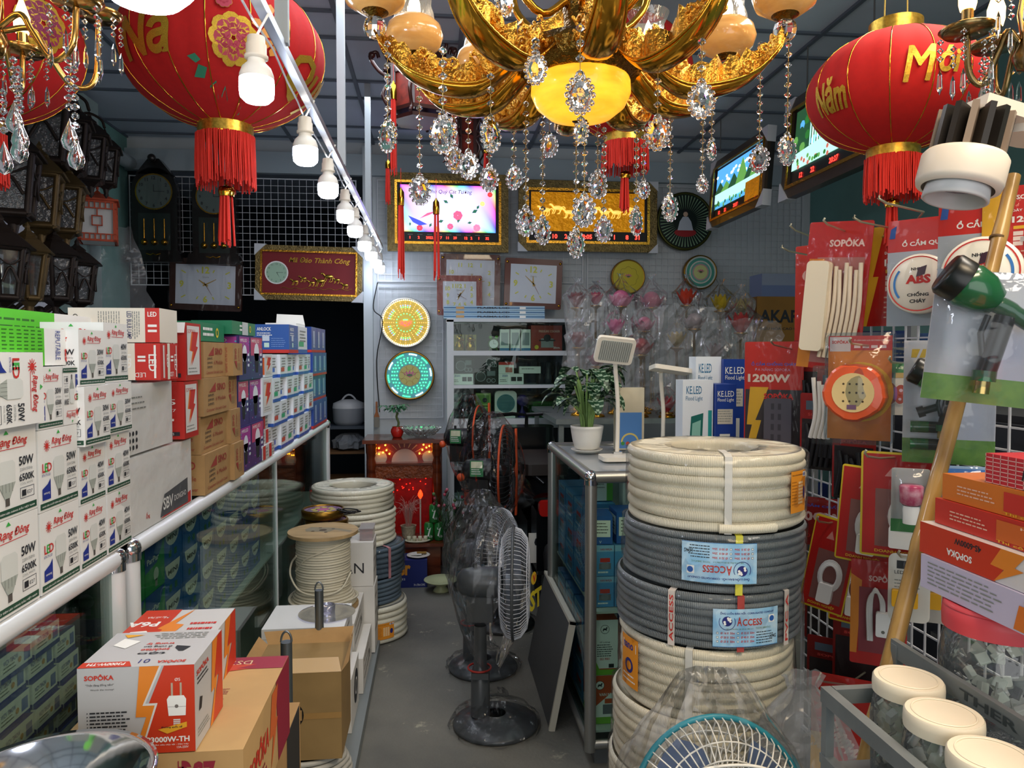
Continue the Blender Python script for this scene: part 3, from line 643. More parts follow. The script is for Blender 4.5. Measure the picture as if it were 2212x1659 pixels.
def coilmesh(b,R1,R0,H,rows,m,seed=0,seg=72):
    """stack of wound turns; z from 0 to H"""
    rr = random.Random(seed);d = H/rows;rings = max(1,round((R1 - R0)/d));prof = []
    def pr(cx,cz,a0,a1,k=5):return [(cx + d/2*math.cos(R(a0 + (a1 - a0)*i/k)),cz + d/2*math.sin(R(a0 + (a1 - a0)*i/k))) for i in range(k + 1)]
    for j in range(rows):prof += pr(R1 - d/2,d*(j + .5),-85,85 if j < rows - 1 else 70)
    rc = R1 - d/2
    for q in range(rings):
        c = R1 - d*(q + .5)
        if c < R0:break
        prof += pr(c,H - d/2,110 if q else 75,70 if q == 0 else 70) if q == 0 else pr(c,H - d/2,75,105)
        rc = c
    prof += pr(rc,H - d/2,110,180);prof += [(rc - d/2,0),(R1 - d/2,0)]
    # reorder so the angle sweep is monotone
    ph = [rr.uniform(0,6.28) for _ in range(rows + 2)];am = [rr.uniform(.0,.0035) for _ in range(rows + 2)]
    n = len(prof);vs = []
    for (r,z) in prof:
        j = min(rows,int(z/d)) if r > R1 - d*.9 else rows
        for i in range(seg):
            t = 2*PI*i/seg;q = r + am[j]*math.sin(t + ph[j]) + .0012*math.sin(5*t + ph[j]);vs.append((q*math.cos(t),q*math.sin(t),z + (.003*math.sin(t + ph[j]) if 0 < z < H*.93 else 0)))
    b.add(vs,[(j*seg + i,j*seg + (i + 1) % seg,(j + 1)*seg + (i + 1) % seg,(j + 1)*seg + i) for j in range(n - 1) for i in range(seg)],m,True)
def bend(flat,Rr,phi,M=None):
    """bend a flat layout (x along, y up, z out) round a cylinder of radius Rr, centred on angle phi (deg, -90 = camera)"""
    for i,p in enumerate(flat.v):
        t = R(phi) + p.x/Rr;q = Rr + p.z;flat.v[i] = Vector((q*math.cos(t),q*math.sin(t),p.y))
    return flat
def bandrect(b,x,y,w_,h_,m,z=0,n=14):
    for i in range(n):b.rect(x + w_*i/n,y,w_/n,h_,m,None,z)
def coil(name,label,loc,R1,R0,H,rows,m,seed=0,stickers=(),straps=(),film=True,group=None,end=None):
    t = thing(name,label,'conduit coil',loc,group=group)
    b = MB();coilmesh(b,R1,R0,H,rows,m,seed)
    if end is not None:b.tube([(R1*math.cos(R(end + k))*1.0,R1*math.sin(R(end + k))*1.0,.012 - (0 if k else .0)) for k in range(0,40,5)],.011,m,10)
    b.build('wound_pipe',t)
    for (phi,sm,txt) in straps:
        f = MB();wd = .016
        f.box((-wd/2,.0,.0006),(wd/2,H,.0018),sm)
        if txt:
            X = frame((0,0,.002),(0,1,0),(-1,0,0));f.text(txt,.01,-.005,.010,RR,X,w=H*.85,z=.0002,bold=.02)
        bend(f,R1 + .002,phi)
        a = R(phi);u = Vector((math.cos(a),math.sin(a),0));s = Vector((-u.y,u.x,0))*wd/2
        f.add([u*(R1 + .003) - s + Vector((0,0,H)),u*(R1 + .003) + s + Vector((0,0,H)),u*(R1 - .02) + s + Vector((0,0,H + .004)),u*(R1 - .02) - s + Vector((0,0,H + .004)),u*(R0 + .0) + s + Vector((0,0,H + .002)),u*R0 - s + Vector((0,0,H + .002))],[(0,1,2,3),(3,2,4,5)],sm)
        f.build('strap',t)
    for st in stickers:
        phi,y,w_,hh,fn,rot = st;f = MB();X = I4
        fn(f,w_,hh)
        for i,p in enumerate(f.v):
            if rot:p = Vector((w_ - p.x,hh - p.y,p.z))
            f.v[i] = Vector((p.x - w_/2,p.y + y,p.z))
        bend(f,R1 + .0055,phi).build('paper_label',t)
    if film:
        rr = random.Random(seed + 5);f = MB();n = 40;vs = [];ps = [(R1 + .003,H*.12),(R1 + .006,H*.4),(R1 + .004,H*.7),(R1 + .005,H*.96),(R1 - .01,H + .0),((R1 + R0)/2,H + .0),(R0,H + .0),(R0 - .006,H*.8)]
        for r,z in ps:
            for i in range(n):q = r + rr.uniform(-.002,.003);vs.append((q*math.cos(2*PI*i/n),q*math.sin(2*PI*i/n),z + rr.uniform(-.003,.003)))
        f.add(vs,[(j*n + i,j*n + (i + 1) % n,(j + 1)*n + (i + 1) % n,(j + 1)*n + i) for j in range(len(ps) - 1) for i in range(n)],FILM,True)
        f.build('plastic_wrap',t)
    return t
SKY = mat('sky_blue_label','#8fc3e6',.4,noise=.5,nscale=30,col2='#c9e2f0')
NAVY = h('#232a78',.5);ACR = h('#c0392b',.5)
def access(f,w_,hh):
    bandrect(f,0,0,w_,hh,SKY);bandrect(f,0,0,w_,.0012,h('#4a86c0'),.0002)
    f.text('ỐNG LUỒN ĐÀN HỒI - CORRUGATED CONDUIT',w_*.1,hh*.86,hh*.075,NAVY,w=w_*.82,bold=.02)
    f.text('A',w_*.34,hh*.56,hh*.23,ACR,w=w_*.07,bold=.02);f.text('CCESS',w_*.42,hh*.56,hh*.18,ACR,w=w_*.3,bold=.02)
    f.disc(w_*.2,hh*.68,hh*.13,NAVY,z=.0003);
    for k in range(6):f.disc(w_*.2 + hh*.08*math.cos(k*1.3),hh*.68 + hh*.08*math.sin(k*1.7),hh*.035,WHITE,z=.0005,seg=6)
    f.ring(w_*.2,hh*.66,hh*.2,hh*.215,NAVY,z=.0004,a0=150,a1=390)
    f.rect(w_*.83,hh*.6,w_*.1,hh*.2,WHITE,z=.0003);f.disc(w_*.885,hh*.7,hh*.075,h('#2b5fae'),z=.0005)
    f.text('TIÊU CHUẨN: BS EN 61386-2-2',w_*.18,hh*.46,hh*.05,h('#5a7a1e'),w=w_*.4);f.text('TCCS 02: 2008/ATI-CC',w_*.62,hh*.46,hh*.045,h('#5a7a1e'),w=w_*.25)
    for j,(a,c) in enumerate((('Ø 16 II  50m','Ø 32 II  50m'),('Ø 20 II  50m','Ø 40 II  25m'),('Ø 25 II  50m','Ø 50 II  25m'))):
        for q,s in ((.05,a),(.34,c)):
            x = w_*q;y = hh*(.34 - j*.11)
            f.rect(x,y,.0045,.0045,INK,z=.0003);f.rect(x + .0006,y + .0006,.0033,.0033,WHITE,z=.0005);f.text(s,x + .009,y,.005,ACR,w=w_*.2,bold=.02)
    f.lines(w_*.63,hh*.36,w_*.3,5,hh*.07,hh*.022,INK,z=.0003);f.text('LONG',w_*.85,hh*.18,hh*.1,INK,w=w_*.12,bold=.02,shear=.2)
ORNG = h('#e8942a',.45)
def nano(f,w_,hh):
    bandrect(f,0,0,w_,hh,ORNG);f.text('ỐNG LUỒN DÂY ĐIỆN NANO',w_*.06,hh*.88,hh*.05,INK,w=w_*.7,bold=.02)
    f.rect(w_*.76,hh*.84,w_*.22,hh*.12,WHITE,z=.0003);f.text('nano',w_*.78,hh*.86,hh*.07,BL,w=w_*.18,bold=.02,z=.0006)
    f.lines(w_*.05,hh*.72,w_*.33,8,hh*.075,hh*.03,h('#b8701c'),z=.0003)
    for j in range(7):
        for i in range(3):f.rect(w_*(.44 + i*.11),hh*(.2 + j*.08),w_*.09,hh*.055,h('#f6d9a6'),z=.0004)
    f.disc(w_*.86,hh*.45,w_*.08,NAVY,z=.0004,ry=hh*.16)
def nano2(f,w_,hh):bandrect(f,0,0,w_,hh,ORNG);f.rect(w_*.1,hh*.72,w_*.8,hh*.18,WHITE,z=.0003);f.text('nano',w_*.15,hh*.75,hh*.12,BL,w=w_*.6,bold=.02,z=.0006);f.ring(w_*.5,hh*.42,hh*.09,hh*.15,NAVY,z=.0004);f.lines(w_*.1,hh*.2,w_*.8,2,hh*.1,hh*.03,WHITE,z=.0003)
# the tall stack at the right of the aisle: seven coils down to the floor
SX,SY = .682,1.77
z = [0,.12,.25,.385,.51,.66,.80,.93,1.057,1.215]
coil('conduit_coil','grey conduit coil at the foot of the tall stack, behind the blue-rimmed fan',(SX - .02,SY + .02,0),.215,.10,.288,11,CG,1,film=False)
coil('conduit_coil','ivory conduit coil low in the tall stack, partly behind the blue-rimmed fan',(SX - .03,SY + .01,.290),.215,.10,.165,7,CW,2)
coil('conduit_coil','ivory conduit coil whose shiny film shows left of the blue-rimmed fan',(SX - .035,SY - .0,.457),.205,.10,.165,7,CW,3)
coil('conduit_coil','ivory coil with an orange sticker on its left side, under the grey coils',(SX - .015,SY - .01,.624),.208,.10,.165,7,CW,4,stickers=[(-166,.03,.075,.12,nano2,0)],straps=[(-120,STRAPW,'')])
coil('conduit_coil','lower grey conduit coil, its blue label upright, strapped in red and white',(SX - .005,SY + .005,.791),.222,.10,.125,7,CG,5,stickers=[(-88,.012,.155,.085,access,0)],straps=[(-131,h('#d9cfc6',.4),'ACCESS'),(-92,h('#b04a44',.4),''),(-60,h('#d9cfc6',.4),'PVC A')])
coil('conduit_coil','upper grey conduit coil, its blue label upside down, tied with yellow tape',(SX + .005,SY,.918),.218,.10,.132,7,CG,6,stickers=[(-107,.026,.165,.09,access,1)],straps=[(-96,h('#d8d24a',.4),'')])
coil('conduit_coil','ivory conduit coil with an orange sticker, at the top of the tall stack',(SX + .008,SY - .0,1.052),.213,.105,.172,7,CW,7,stickers=[(-52,.038,.07,.095,nano,0)],straps=[(-103,STRAPW,'')],end=-108)
# the coil stack at the far end of the long counter
coil('conduit_coil','cream coil with orange sticker on the floor, bottom of the far stack',(-.355,3.86,0),.205,.1,.185,6,CIV,11,stickers=[(-62,.03,.11,.08,nano,0)],film=False)
coil('conduit_coil','blue-grey coil, lower of two in the far stack',(-.385,3.88,.186),.205,.1,.13,6,CBG,12,film=False)
coil('conduit_coil','blue-grey coil with a pink tie, upper of two in the far stack',(-.375,3.9,.317),.21,.1,.155,6,CBG,13,straps=[(-48,h('#b07a80',.5),'')])
coil('conduit_coil','cream coil with its pipe end sticking out, second in the far stack',(-.425,3.93,.473),.215,.1,.17,6,CIV,14,film=False,end=-80)
coil('conduit_coil','cream coil wrapped in film, top of the far stack before the altar',(-.435,3.95,.644),.215,.115,.12,5,CIV,15)
# ---------------------------------------------------------------- wooden cable spools
WOODP = mat('pale_plywood','#b89a6c',.6,noise=.5,nscale=5,stretch=(1,6,1),col2='#8c7450')
CABW = h('#c9c2ac',.45)
def spool(name,label,loc,R1=.15,H=.335):
    t = thing(name,label,'cable spool',loc)
    for z0,z1,nm in ((0,.012,'lower_flange'),(H - .014,H,'upper_flange')):
        b = MB();b.cyl(R1,z0,z1,WOODP,seg=40)
        if z1 == H:
            b.disc(0,0,.017,h('#4a3a28'),z=H + .0006);
            for k in range(4):b.disc(.045*math.cos(k*1.57 + .4),.045*math.sin(k*1.57 + .4),.008,h('#4a3a28'),z=H + .0006,seg=10)
            b.poly([(-.07,-.02),(.03,-.035),(.05,.0),(.12,-.05),(.13,-.02),(.04,.04),(-.06,.06),(-.08,.02)],h('#8b8069',.7),z=H + .0003)
        b.build(nm,t)
    b = MB();pr = [];n = 27;rr = random.Random(3)
    for j in range(n):
        zc = .016 + (H - .035)*(j + .5)/n;rc = .112 + (.026*(1 - j/6) if j < 6 else 0) + rr.uniform(-.002,.002);d = (H - .035)/n/2
        pr += [(rc,zc - d),(rc + .004,zc - d*.5),(rc + .0052,zc),(rc + .004,zc + d*.5),(rc,zc + d)]
    b.lathe(pr,CABW,None,40);b.build('wound_cable',t)
    b = MB()
    b.tube(spline([(.118*math.cos(R(a)),.118*math.sin(R(a)),zz) for a,zz in ((-160,.17),(-120,.235),(-80,.27),(-40,.29),(0,.30))],6),.0042,CABW)
    b.tube(spline([(r_*math.cos(R(a)),r_*math.sin(R(a)),zz) for r_,a,zz in ((.12,-150,.24),(.134,-168,.20),(.14,-160,.15),(.13,-130,.10),(.125,-90,.085),(.13,-50,.10),(.132,-20,.16))],6),.0042,CABW)
    for k in range(4):b.tube([((.135 + .004*k)*math.cos(2*PI*i/32),(.135 + .004*k)*math.sin(2*PI*i/32) ,.02 + .008*k + .006*math.sin(i*.4 + k)) for i in range(32)],.0042,CABW,closed=True)
    b.build('loose_turns',t)
    return t
def wbox(label,lo,hi,prints=(),m=CARTON_W,name='white_carton',extra=None,rz=0):return carton(name,label,'carton',lo,hi,m,prints,extra=extra,rz=rz)
tag(MB().box((-.66,2.2,0),(-.275,3.62,.05),h('#7c8384',.5)).build('low_pallet'),'low grey metal pallet edge along the aisle under the white cartons','pallet')
def madein(b,M,w_,h_):
    rot90(lambda b,M,a,c:(b.text('MADE IN CHINA',a*.14,c*.2,c*.2,INK,M,w=a*.5,bold=.02),b.rect(a*.1,c*.12,a*.5,c*.03,INK,M,.0004)),2)(b,M,w_,h_)
    b.rect(0,h_*.8,w_,.001,GR,M,.0003)
def crumple(b,M,w_,h_):b.lines(w_*.1,h_*.8,w_*.6,3,h_*.25,h_*.05,h('#8d877a'),M);b.text('ΛN',w_*.6,h_*.3,h_*.25,INK,M)
wbox('white carton at the back under the round lotus lamps, marks on its side',(-.64,3.455,.37),(-.29,3.625,.575),[('a',crumple),('f',crumple)])
wbox('stained white carton on the pallet under the far white carton',(-.64,3.455,.055),(-.285,3.625,.368),[('a',crumple)])
wbox('white carton that the wooden cable spool stands on',(-.64,3.04,.20),(-.335,3.45,.345),[('a',crumple),('f',crumple)])
wbox('creased white carton below the spool, beside the aisle',(-.64,3.04,.052),(-.30,3.44,.198),[('a',crumple)])
spool('cable_spool','wooden spool of off-white cable standing on a white carton',(-.49,3.27,.347))
wbox('white carton reading MADE IN CHINA upside down, a clear dish lid on top',(-.635,2.74,.255),(-.338,3.0,.445),[('f',madein),('a',crumple)],m=mat('clean_white_carton','#e4e4e2',.6))
def dial(b,M,w_,h_):b.disc(w_*.6,h_*.55,h_*.32,INK,M,.0004);b.ring(w_*.6,h_*.55,h_*.12,h_*.16,WHITE,M,.0006)
wbox('white carton with a black round mark, under the MADE IN CHINA carton',(-.63,2.72,.052),(-.312,2.98,.253),[('a',dial),('f',crumple)])
t = thing('clear_dish_lid','clear plastic saucer with a round hub lying on the MADE IN CHINA carton','plastic lid',(-.42,2.88,.447))
pm = clearmat('lilac_plastic','#dcdcf0',.08,.1,.12,bump=.1)
MB().lathe([(.02,.004),(.07,.008),(.105,.002),(.108,.005)],pm,None,28).build('dish',t);MB().lathe([(.03,.004),(.032,.035),(.028,.036),(.026,.006)],pm,None,20).build('hub',t)
t = thing('pink_plastic_tub','small clear pinkish tub of parts behind the wooden spool','tub',(-.325,3.55,.577))
MB().box((-.03,-.06,0),(.03,.06,.05),clearmat('pink_plastic','#d8a8a4',.12,.1,.25,bump=.2)).build('tub',t);MB().box((-.034,-.064,.05),(.034,.064,.055),clearmat('pink_plastic')).build('lid',t)
LOT = h('#cdb6e0',.15)
for k in range(3):
    t = thing('lotus_lamp','round gold-rimmed lotus lamp lying flat, %s of the three behind the spool' % ['lowest','middle one','top one'][k],'round lamp',(-.535 + .018*(2 - k),3.56 + .01*k,.577 + k*.047))
    MB().lathe([(0.0001,0),(.092,0),(.1,.008),(.102,.036),(.097,.044),(.09,.044),(.09,.036)],mat('old_gold','#8f6a28',.3,.9),None,36).build('rim',t)
    b = MB();b.disc(0,0,.09,mat('lotus_face','#8a6a9a',.15,.3,noise=.9,nscale=60,col2='#d8b0c8'),z=.037,seg=36)
    for i in range(8):
        a = R(i*45);b.disc(.045*math.cos(a),.045*math.sin(a),.014,h('#d8c86a',.2),z=.038,seg=10)
    b.disc(0,0,.03,h('#c86a9a',.2),z=.038);b.build('face',t)
t = thing('black_cable','coiled black lead lying on the round lotus lamps','cable',(-.44,3.5,.70))
MB().tube(spline([(.04*math.cos(i*2.1) + .004*i,.03*math.sin(i*1.7),.012 + .01*math.sin(i)) for i in range(14)],5),.003,BLACK).build('cable',t)
# kraft carton
def clogo(b,M,w_,h_):
    b.disc(w_*.42,h_*.52,h_*.16,BLACK,M,.0003,28);b.poly([(w_*.36,h_*.52),(w_*.44,h_*.62),(w_*.49,h_*.62),(w_*.42,h_*.52),(w_*.49,h_*.42),(w_*.44,h_*.42)],CARTON,M,.0005);b.rect(w_*.42,h_*.46,w_*.14,h_*.12,CARTON,M,.0006)
    b.text('GREE',w_*.1,h_*.7,h_*.05,INK,M);b.rect(0,h_*.47,w_,h_*.07,mat('clear_tape','#a8834f',.2),M,.0001)
def flaps(b,l,u):
    K = CARTON;b.quad((l.x,u.y,u.z),(u.x,u.y,u.z),(u.x + .01,u.y + .03,u.z + .045),(l.x - .02,u.y + .03,u.z + .035),K)
    b.quad((u.x,l.y,u.z),(u.x,u.y,u.z),(u.x + .015,u.y,u.z + .05),(u.x + .02,l.y + .03,u.z + .02),K);b.quad((l.x,l.y,u.z + .001),(u.x,l.y,u.z + .001),(u.x - .02,l.y + .09,u.z + .012),(l.x - .02,l.y + .09,u.z + .012),mat('tape_shine','#c9a878',.25))
    b.quad((l.x,l.y,u.z),(l.x,u.y,u.z),(l.x - .03,u.y,u.z + .03),(l.x - .03,l.y,u.z + .03),K)
carton('kraft_carton','taped kraft carton with a round black logo, flaps raised','carton',(-.585,2.37,.152),(-.303,2.62,.435),mat('kraft','#9a7d4e',.8,noise=.35,nscale=9),[('f',clogo)],extra=flaps)
for k,(x,y,z_,lab) in enumerate(((-.44,2.47,.052,'grey cable coil squeezed under the kraft carton'),(-.40,2.86,.052,''),)):
    if not lab:continue
    t = thing('cable_coil',lab,'cable coil',(x,y,z_));b = MB()
    for j in range(5):b.tube([((.15 - .006*j + .004*math.sin(3*a/10 + j))*math.cos(a/36*2*PI),(.12 - .005*j)*math.sin(a/36*2*PI),.012 + .018*j) for a in range(36)],.009,h('#b5b3aa',.45),closed=True)
    b.build('turns',t)
for x,y,ztp,lab in ((-.405,2.03,.70,'grey steel tube with a loop on top, nearer of two'),(-.415,2.66,.64,'grey steel tube with a loop on top, rising behind the kraft carton')):
    t = thing('steel_tube',lab,'steel tube',(x,y,0));g = mat('dull_steel','#7d8488',.35,.8)
    MB().cyl(.0155,.0,ztp - .03,g,seg=18).build('tube',t)
    MB().tube([(.014*math.cos(R(a)),0,ztp - .03 + .028*math.sin(R(a)) ) for a in range(0,181,15)],.003,g).build('loop',t)
# foreground: SOPOKA carton, DS7 carton
SOG,SOO,SORD = h('#b5b6b9',.5),h('#e5862a',.45),h('#cc3a1e',.4)
def plug(b,M,x,y,s,z=.0006):
    b.rect(x - .13*s,y + .62*s,.05*s,.38*s,h('#b9ac98',.3),M,z);b.rect(x + .10*s,y + .62*s,.05*s,.38*s,h('#b9ac98',.3),M,z)
    b.poly([(x - .2*s,y + .1*s),(x + .24*s,y + .1*s),(x + .26*s,y + .55*s),(x + .2*s,y + .65*s),(x - .18*s,y + .65*s),(x - .24*s,y + .55*s)],WHITE,M,z + .0001)
    b.rect(x - .23*s,y + .34*s,.48*s,.015*s,h('#b7b2b0'),M,z + .0003);b.disc(x + .01*s,y + .36*s,.05*s,h('#75706c'),M,z + .0004,10)
    for k in range(4):b.rect(x - .08*s,y - .03*s - k*.05*s,.18*s,.035*s,h('#d9d4d0'),M,z)
def p3000(b,M,w_,h_):
    b.poly([(w_*.52,0),(w_,0),(w_,h_),(w_*.74,h_),(w_*.6,h_*.56),(w_*.66,h_*.56)],SORD,M,.0002)
    b.poly([(w_*.47,0),(w_*.53,0),(w_*.67,h_*.56),(w_*.56,h_*.56),(w_*.7,h_),(w_*.53,h_),(w_*.49,h_*.42),(w_*.58,h_*.42)],SOO,M,.0003)
    b.poly([(w_*.52,0),(w_*.535,0),(w_*.68,h_*.575),(w_*.575,h_*.575),(w_*.72,h_),(w_*.70,h_),(w_*.55,h_*.55),(w_*.655,h_*.55)],h('#dedbd8'),M,.0004)
    b.text('SOPÔKA',w_*.06,h_*.86,h_*.07,h('#c9331f'),M,w=w_*.25,bold=.03);b.text('"Thật đáng đồng tiền!"',w_*.07,h_*.79,h_*.035,INK,M,w=w_*.24);b.text('Worth the money!',w_*.11,h_*.74,h_*.022,INK,M,w=w_*.2)
    b.text('Ø5',w_*.83,h_*.82,h_*.035,WHITE,M,z=.0006);plug(b,M,w_*.84,h_*.38,h_*.42)
    b.poly([(w_*.68,h_*.27),(w_*.93,h_*.35),(w_*.93,h_*.29),(w_*.76,h_*.22)],h('#e8a82a'),M,.0012);b.text('Đường quốc tế',w_*.71,h_*.28,h_*.03,INK,M,w=w_*.18,z=.0015,bold=.02)
    b.text('P3000W-TH',w_*.58,h_*.12,h_*.065,WHITE,M,w=w_*.37,z=.0006,bold=.03);b.text('Phích cắm siêu chịu tải - thân hợp',w_*.58,h_*.08,h_*.026,WHITE,M,w=w_*.36,z=.0006);b.text('13A-250V',w_*.84,h_*.045,h_*.026,WHITE,M,w=w_*.1,z=.0006)
    for k in range(6):b.lines(w_*.1,h_*(.48 - k*.04),w_*.34,1,1,h_*.017,INK,M,seed=k);b.disc(w_*.08,h_*(.488 - k*.04),h_*.007,INK,M,.0004,6)
def p3side(b,M,w_,h_):
    b.poly([(w_*.55,0),(w_,0),(w_,h_),(w_*.78,h_),(w_*.7,h_*.5),(w_*.85,h_*.5)],SORD,M,.0002);b.poly([(w_*.5,0),(w_*.6,0),(w_*.8,h_*.52),(w_*.68,h_*.52),(w_*.82,h_),(w_*.62,h_),(w_*.56,h_*.4),(w_*.7,h_*.4)],SOO,M,.0003)
    b.text('SOPÔKA',w_*.06,h_*.83,h_*.08,h('#c9331f'),M,w=w_*.42,bold=.03);b.lines(w_*.08,h_*.78,w_*.4,2,h_*.05,h_*.02,INK,M);b.poly([(w_*.12,h_*.4),(w_*.2,h_*.4),(w_*.24,h_*.52),(w_*.16,h_*.55)],INK,M,.0004);b.lines(w_*.08,h_*.2,w_*.4,3,h_*.04,h_*.015,GR,M)
def p3top(b,M,w_,h_):
    def f(b,M,w_,h_):
        b.poly([(w_*.6,h_*.86),(w_,h_*.86),(w_,h_),(w_*.54,h_)],SORD,M,.0002);b.text('P3000W-TH',w_*.62,h_*.89,h_*.07,WHITE,M,w=w_*.32,z=.0005,bold=.03)
        b.text('SOPÔKA',w_*.1,h_*.87,h_*.08,h('#c9331f'),M,w=w_*.25,bold=.03);b.text('01',w_*.42,h_*.82,h_*.1,NAVY,M)
        for k,s in enumerate(('tạo','sockitao','ổ cứng tao','trong ly')):b.text(s,w_*.34,h_*(.62 - k*.09),h_*.07,h('#c9331f') if k % 2 else INK,M,w=w_*.26,bold=.02)
        b.poly([(w_*.16,h_*.5),(w_*.3,h_*.46),(w_*.3,h_*.52),(w_*.24,h_*.62),(w_*.2,h_*.62)],INK,M,.0004);b.lines(w_*.1,h_*.22,w_*.5,4,h_*.05,h_*.018,GR,M)
        b.poly([(w_*.68,h_*.3),(w_*.86,h_*.2),(w_*.9,h_*.4),(w_*.76,h_*.5)],WHITE,M,.0004);b.poly([(w_*.7,h_*.1),(w_*.9,h_*.08),(w_*.84,h_*.18)],h('#e8a82a'),M,.0004)
    rot90(f,2)(b,M,w_,h_)
def ds7f(b,M,w_,h_):
    b.rect(w_*.32,0,w_*.15,h_,h('#d6c4ae',.4),M,.0002);b.text('KA',w_*.0,h_*.45,h_*.16,h('#c0392b'),M,w=w_*.08);b.text('ĐS7',w_*.66,h_*.62,h_*.3,h('#8e2036',.6),M,w=w_*.2,bold=.04)
    b.text('Quality Unity',w_*.62,h_*.44,h_*.1,h('#8e2036',.6),M,w=w_*.3)
    rot90(lambda b,M,a,c:(b.text('POKA',a*.25,c*.5,c*.3,h('#c9331f'),M,w=a*.6,bold=.03),b.text('hàng đóng tiền',a*.1,c*.12,c*.2,BL,M,w=a*.8)),1)(b,M @ Matrix.Translation((w_*.33,0,0)),w_*.13,h_)
def ds7top(b,M,w_,h_):
    mg = h('#93263d',.6);b.rect(w_*.5,h_*.84,w_*.5,h_*.16,mg,M,.0002);b.text('DS7',w_*.78,h_*.95,.02,h('#e0c8a0'),M,rot=180,z=.0006);bolt(b,M,w_*.42,h_*.78,w_*.4,h_*.12,h('#c0472e'),.0004)
    for c_,x in enumerate((.35,.5,.65)):
        for j in range(3):b.lines(w_*x,h_*(.6 - j*.22),w_*.09,12,h_*.014,h_*.005,mg,M,seed=c_ + j)
def ds7side(b,M,w_,h_):
    b.text('SOPÔKA',w_*.08,h_*.45,h_*.3,h('#c9331f'),M,w=w_*.4,bold=.03,shear=.2);b.lines(w_*.1,h_*.35,w_*.35,3,h_*.08,h_*.03,h('#8e2036'),M);b.poly([(w_*.7,0),(w_,0),(w_,h_),(w_*.66,h_)],h('#8e2036',.6),M,.0002);bolt(b,M,w_*.5,h_*.1,w_*.2,h_*.85,h('#d0652e'),.0004)
carton('plug_carton','grey and red carton picturing a white two-pin plug, reading P3000W-TH','carton',(-.582,1.25,.792),(-.398,1.405,.938),h('#bcbcbe',.45),[('f',p3000),('a',p3side),('t',p3top)])
def p6top(b,M,w_,h_):
    def f(b,M,w_,h_):
        b.rect(w_*.6,0,w_*.4,h_,SORD,M,.0002);bolt(b,M,w_*.42,0,w_*.26,h_,SOO);b.text('P6A',w_*.7,h_*.35,h_*.14,WHITE,M,z=.0006,bold=.03);b.text('Đầu nối P6A',w_*.66,h_*.2,h_*.07,WHITE,M,w=w_*.24,z=.0006)
        b.poly([(w_*.7,h_*.7),(w_*.76,h_*.6),(w_*.92,h_*.62),(w_*.92,h_*.82),(w_*.76,h_*.82)],WHITE,M,.0005);b.lines(w_*.08,h_*.7,w_*.28,3,h_*.15,h_*.05,RR,M)
    rot90(f,2)(b,M,w_,h_)
carton('plug_carton','red and white carton reading P6A upside down, behind the plug carton','carton',(-.61,1.42,.782),(-.43,1.62,.905),h('#c9c9c9',.45),[('t',p6top),('a',p3side),('f',sopfront('P6A',''))])
carton('long_carton','brown carton with red ĐS7 lettering under the plug carton','carton',(-.64,1.25,.62),(-.322,1.635,.79),mat('tan_carton','#bf9a66',.75,noise=.2,nscale=10),[('f',ds7f),('t',ds7top),('a',ds7side)])
tag(MB().box((-.64,1.25,0),(-.325,1.78,.618),CARTON).rbox((-.3249,1.62,.0),(-.3235,1.76,.618),h('#2c2926',.8),.0005).build('support_carton'),'plain tall brown carton with a black stripe, under the ĐS7 carton','carton')
tag(MB().box((-.62,.86,0),(-.44,1.2,.78),CARTON).build('support_carton'),'plain brown carton standing under the steel bowl','carton')
tag(MB().lathe([(.0001,.0),(.07,.0),(.075,.006),(.11,.04),(.132,.085),(.142,.088),(.142,.092),(.130,.090),(.106,.044),(.07,.01),(.0001,.006)],mat('polished_steel','#d3d4d6',.1,1,bump=.05,bscale=12),None,56).build('steel_bowl',None,(-.53,1.035,.782)),'shiny stainless steel bowl cut by the bottom left corner','bowl')
# ================================================================ right-hand counter
counter('glass_counter','silver framed glass counter carrying the potted plant and the desk lamps',.535,1.14,2.50,3.35,1.045,mat('satin_alu','#a9aaa6',.35,.85),(.12,.545),-1)
ZR = 1.035
def vannhua(col,red=1):
    def fn(b,M,w_,h_):
        b.rect(0,0,w_,h_,h('#4f93cc',.4),M,.0001);b.rect(0,h_*.8,w_,h_*.2,h('#8ab9dd',.4),M,.0002);b.text('VAN NHỰA',w_*.3,h_*.82,h_*.1,h('#b0342a'),M,w=w_*.6,z=.0005,bold=.02)
        b.rect(w_*.3,h_*.45,w_*.5,h_*.14,RR,M,.0003);b.rect(w_*.25,h_*.22,w_*.6,h_*.2,h('#6d6f7a'),M,.0003);b.disc(w_*.55,h_*.33,h_*.13,h('#7d7f8a'),M,.0004,10);b.lines(w_*.2,h_*.1,w_*.6,1,1,h_*.05,WHITE,M)
    return fn
def vansmall(b,M,w_,h_):
    b.rect(w_*.1,h_*.25,w_*.8,h_*.6,WHITE,M,.0002);b.rect(0,0,w_,h_*.14,h('#2b5fae'),M,.0002);b.lines(w_*.2,h_*.72,w_*.6,4,h_*.11,h_*.03,INK,M);b.text('V',w_*.4,h_*.02,h_*.1,WHITE,M,z=.0005)
def horse(b,M,x,y,s,ring=True):
    if ring:b.disc(x,y,s,WHITE,M,.0003,18);b.ring(x,y,s*.9,s,INK,M,.0005)
    b.poly([(x - s*.5,y - s*.1),(x - s*.3,y + s*.25),(x + s*.2,y + s*.2),(x + s*.35,y + s*.55),(x + s*.6,y + s*.4),(x + s*.4,y - s*.05),(x + s*.5,y - s*.5),(x + s*.25,y - s*.2),(x - s*.2,y - s*.15),(x - s*.45,y - s*.55)],INK,M,.0006)
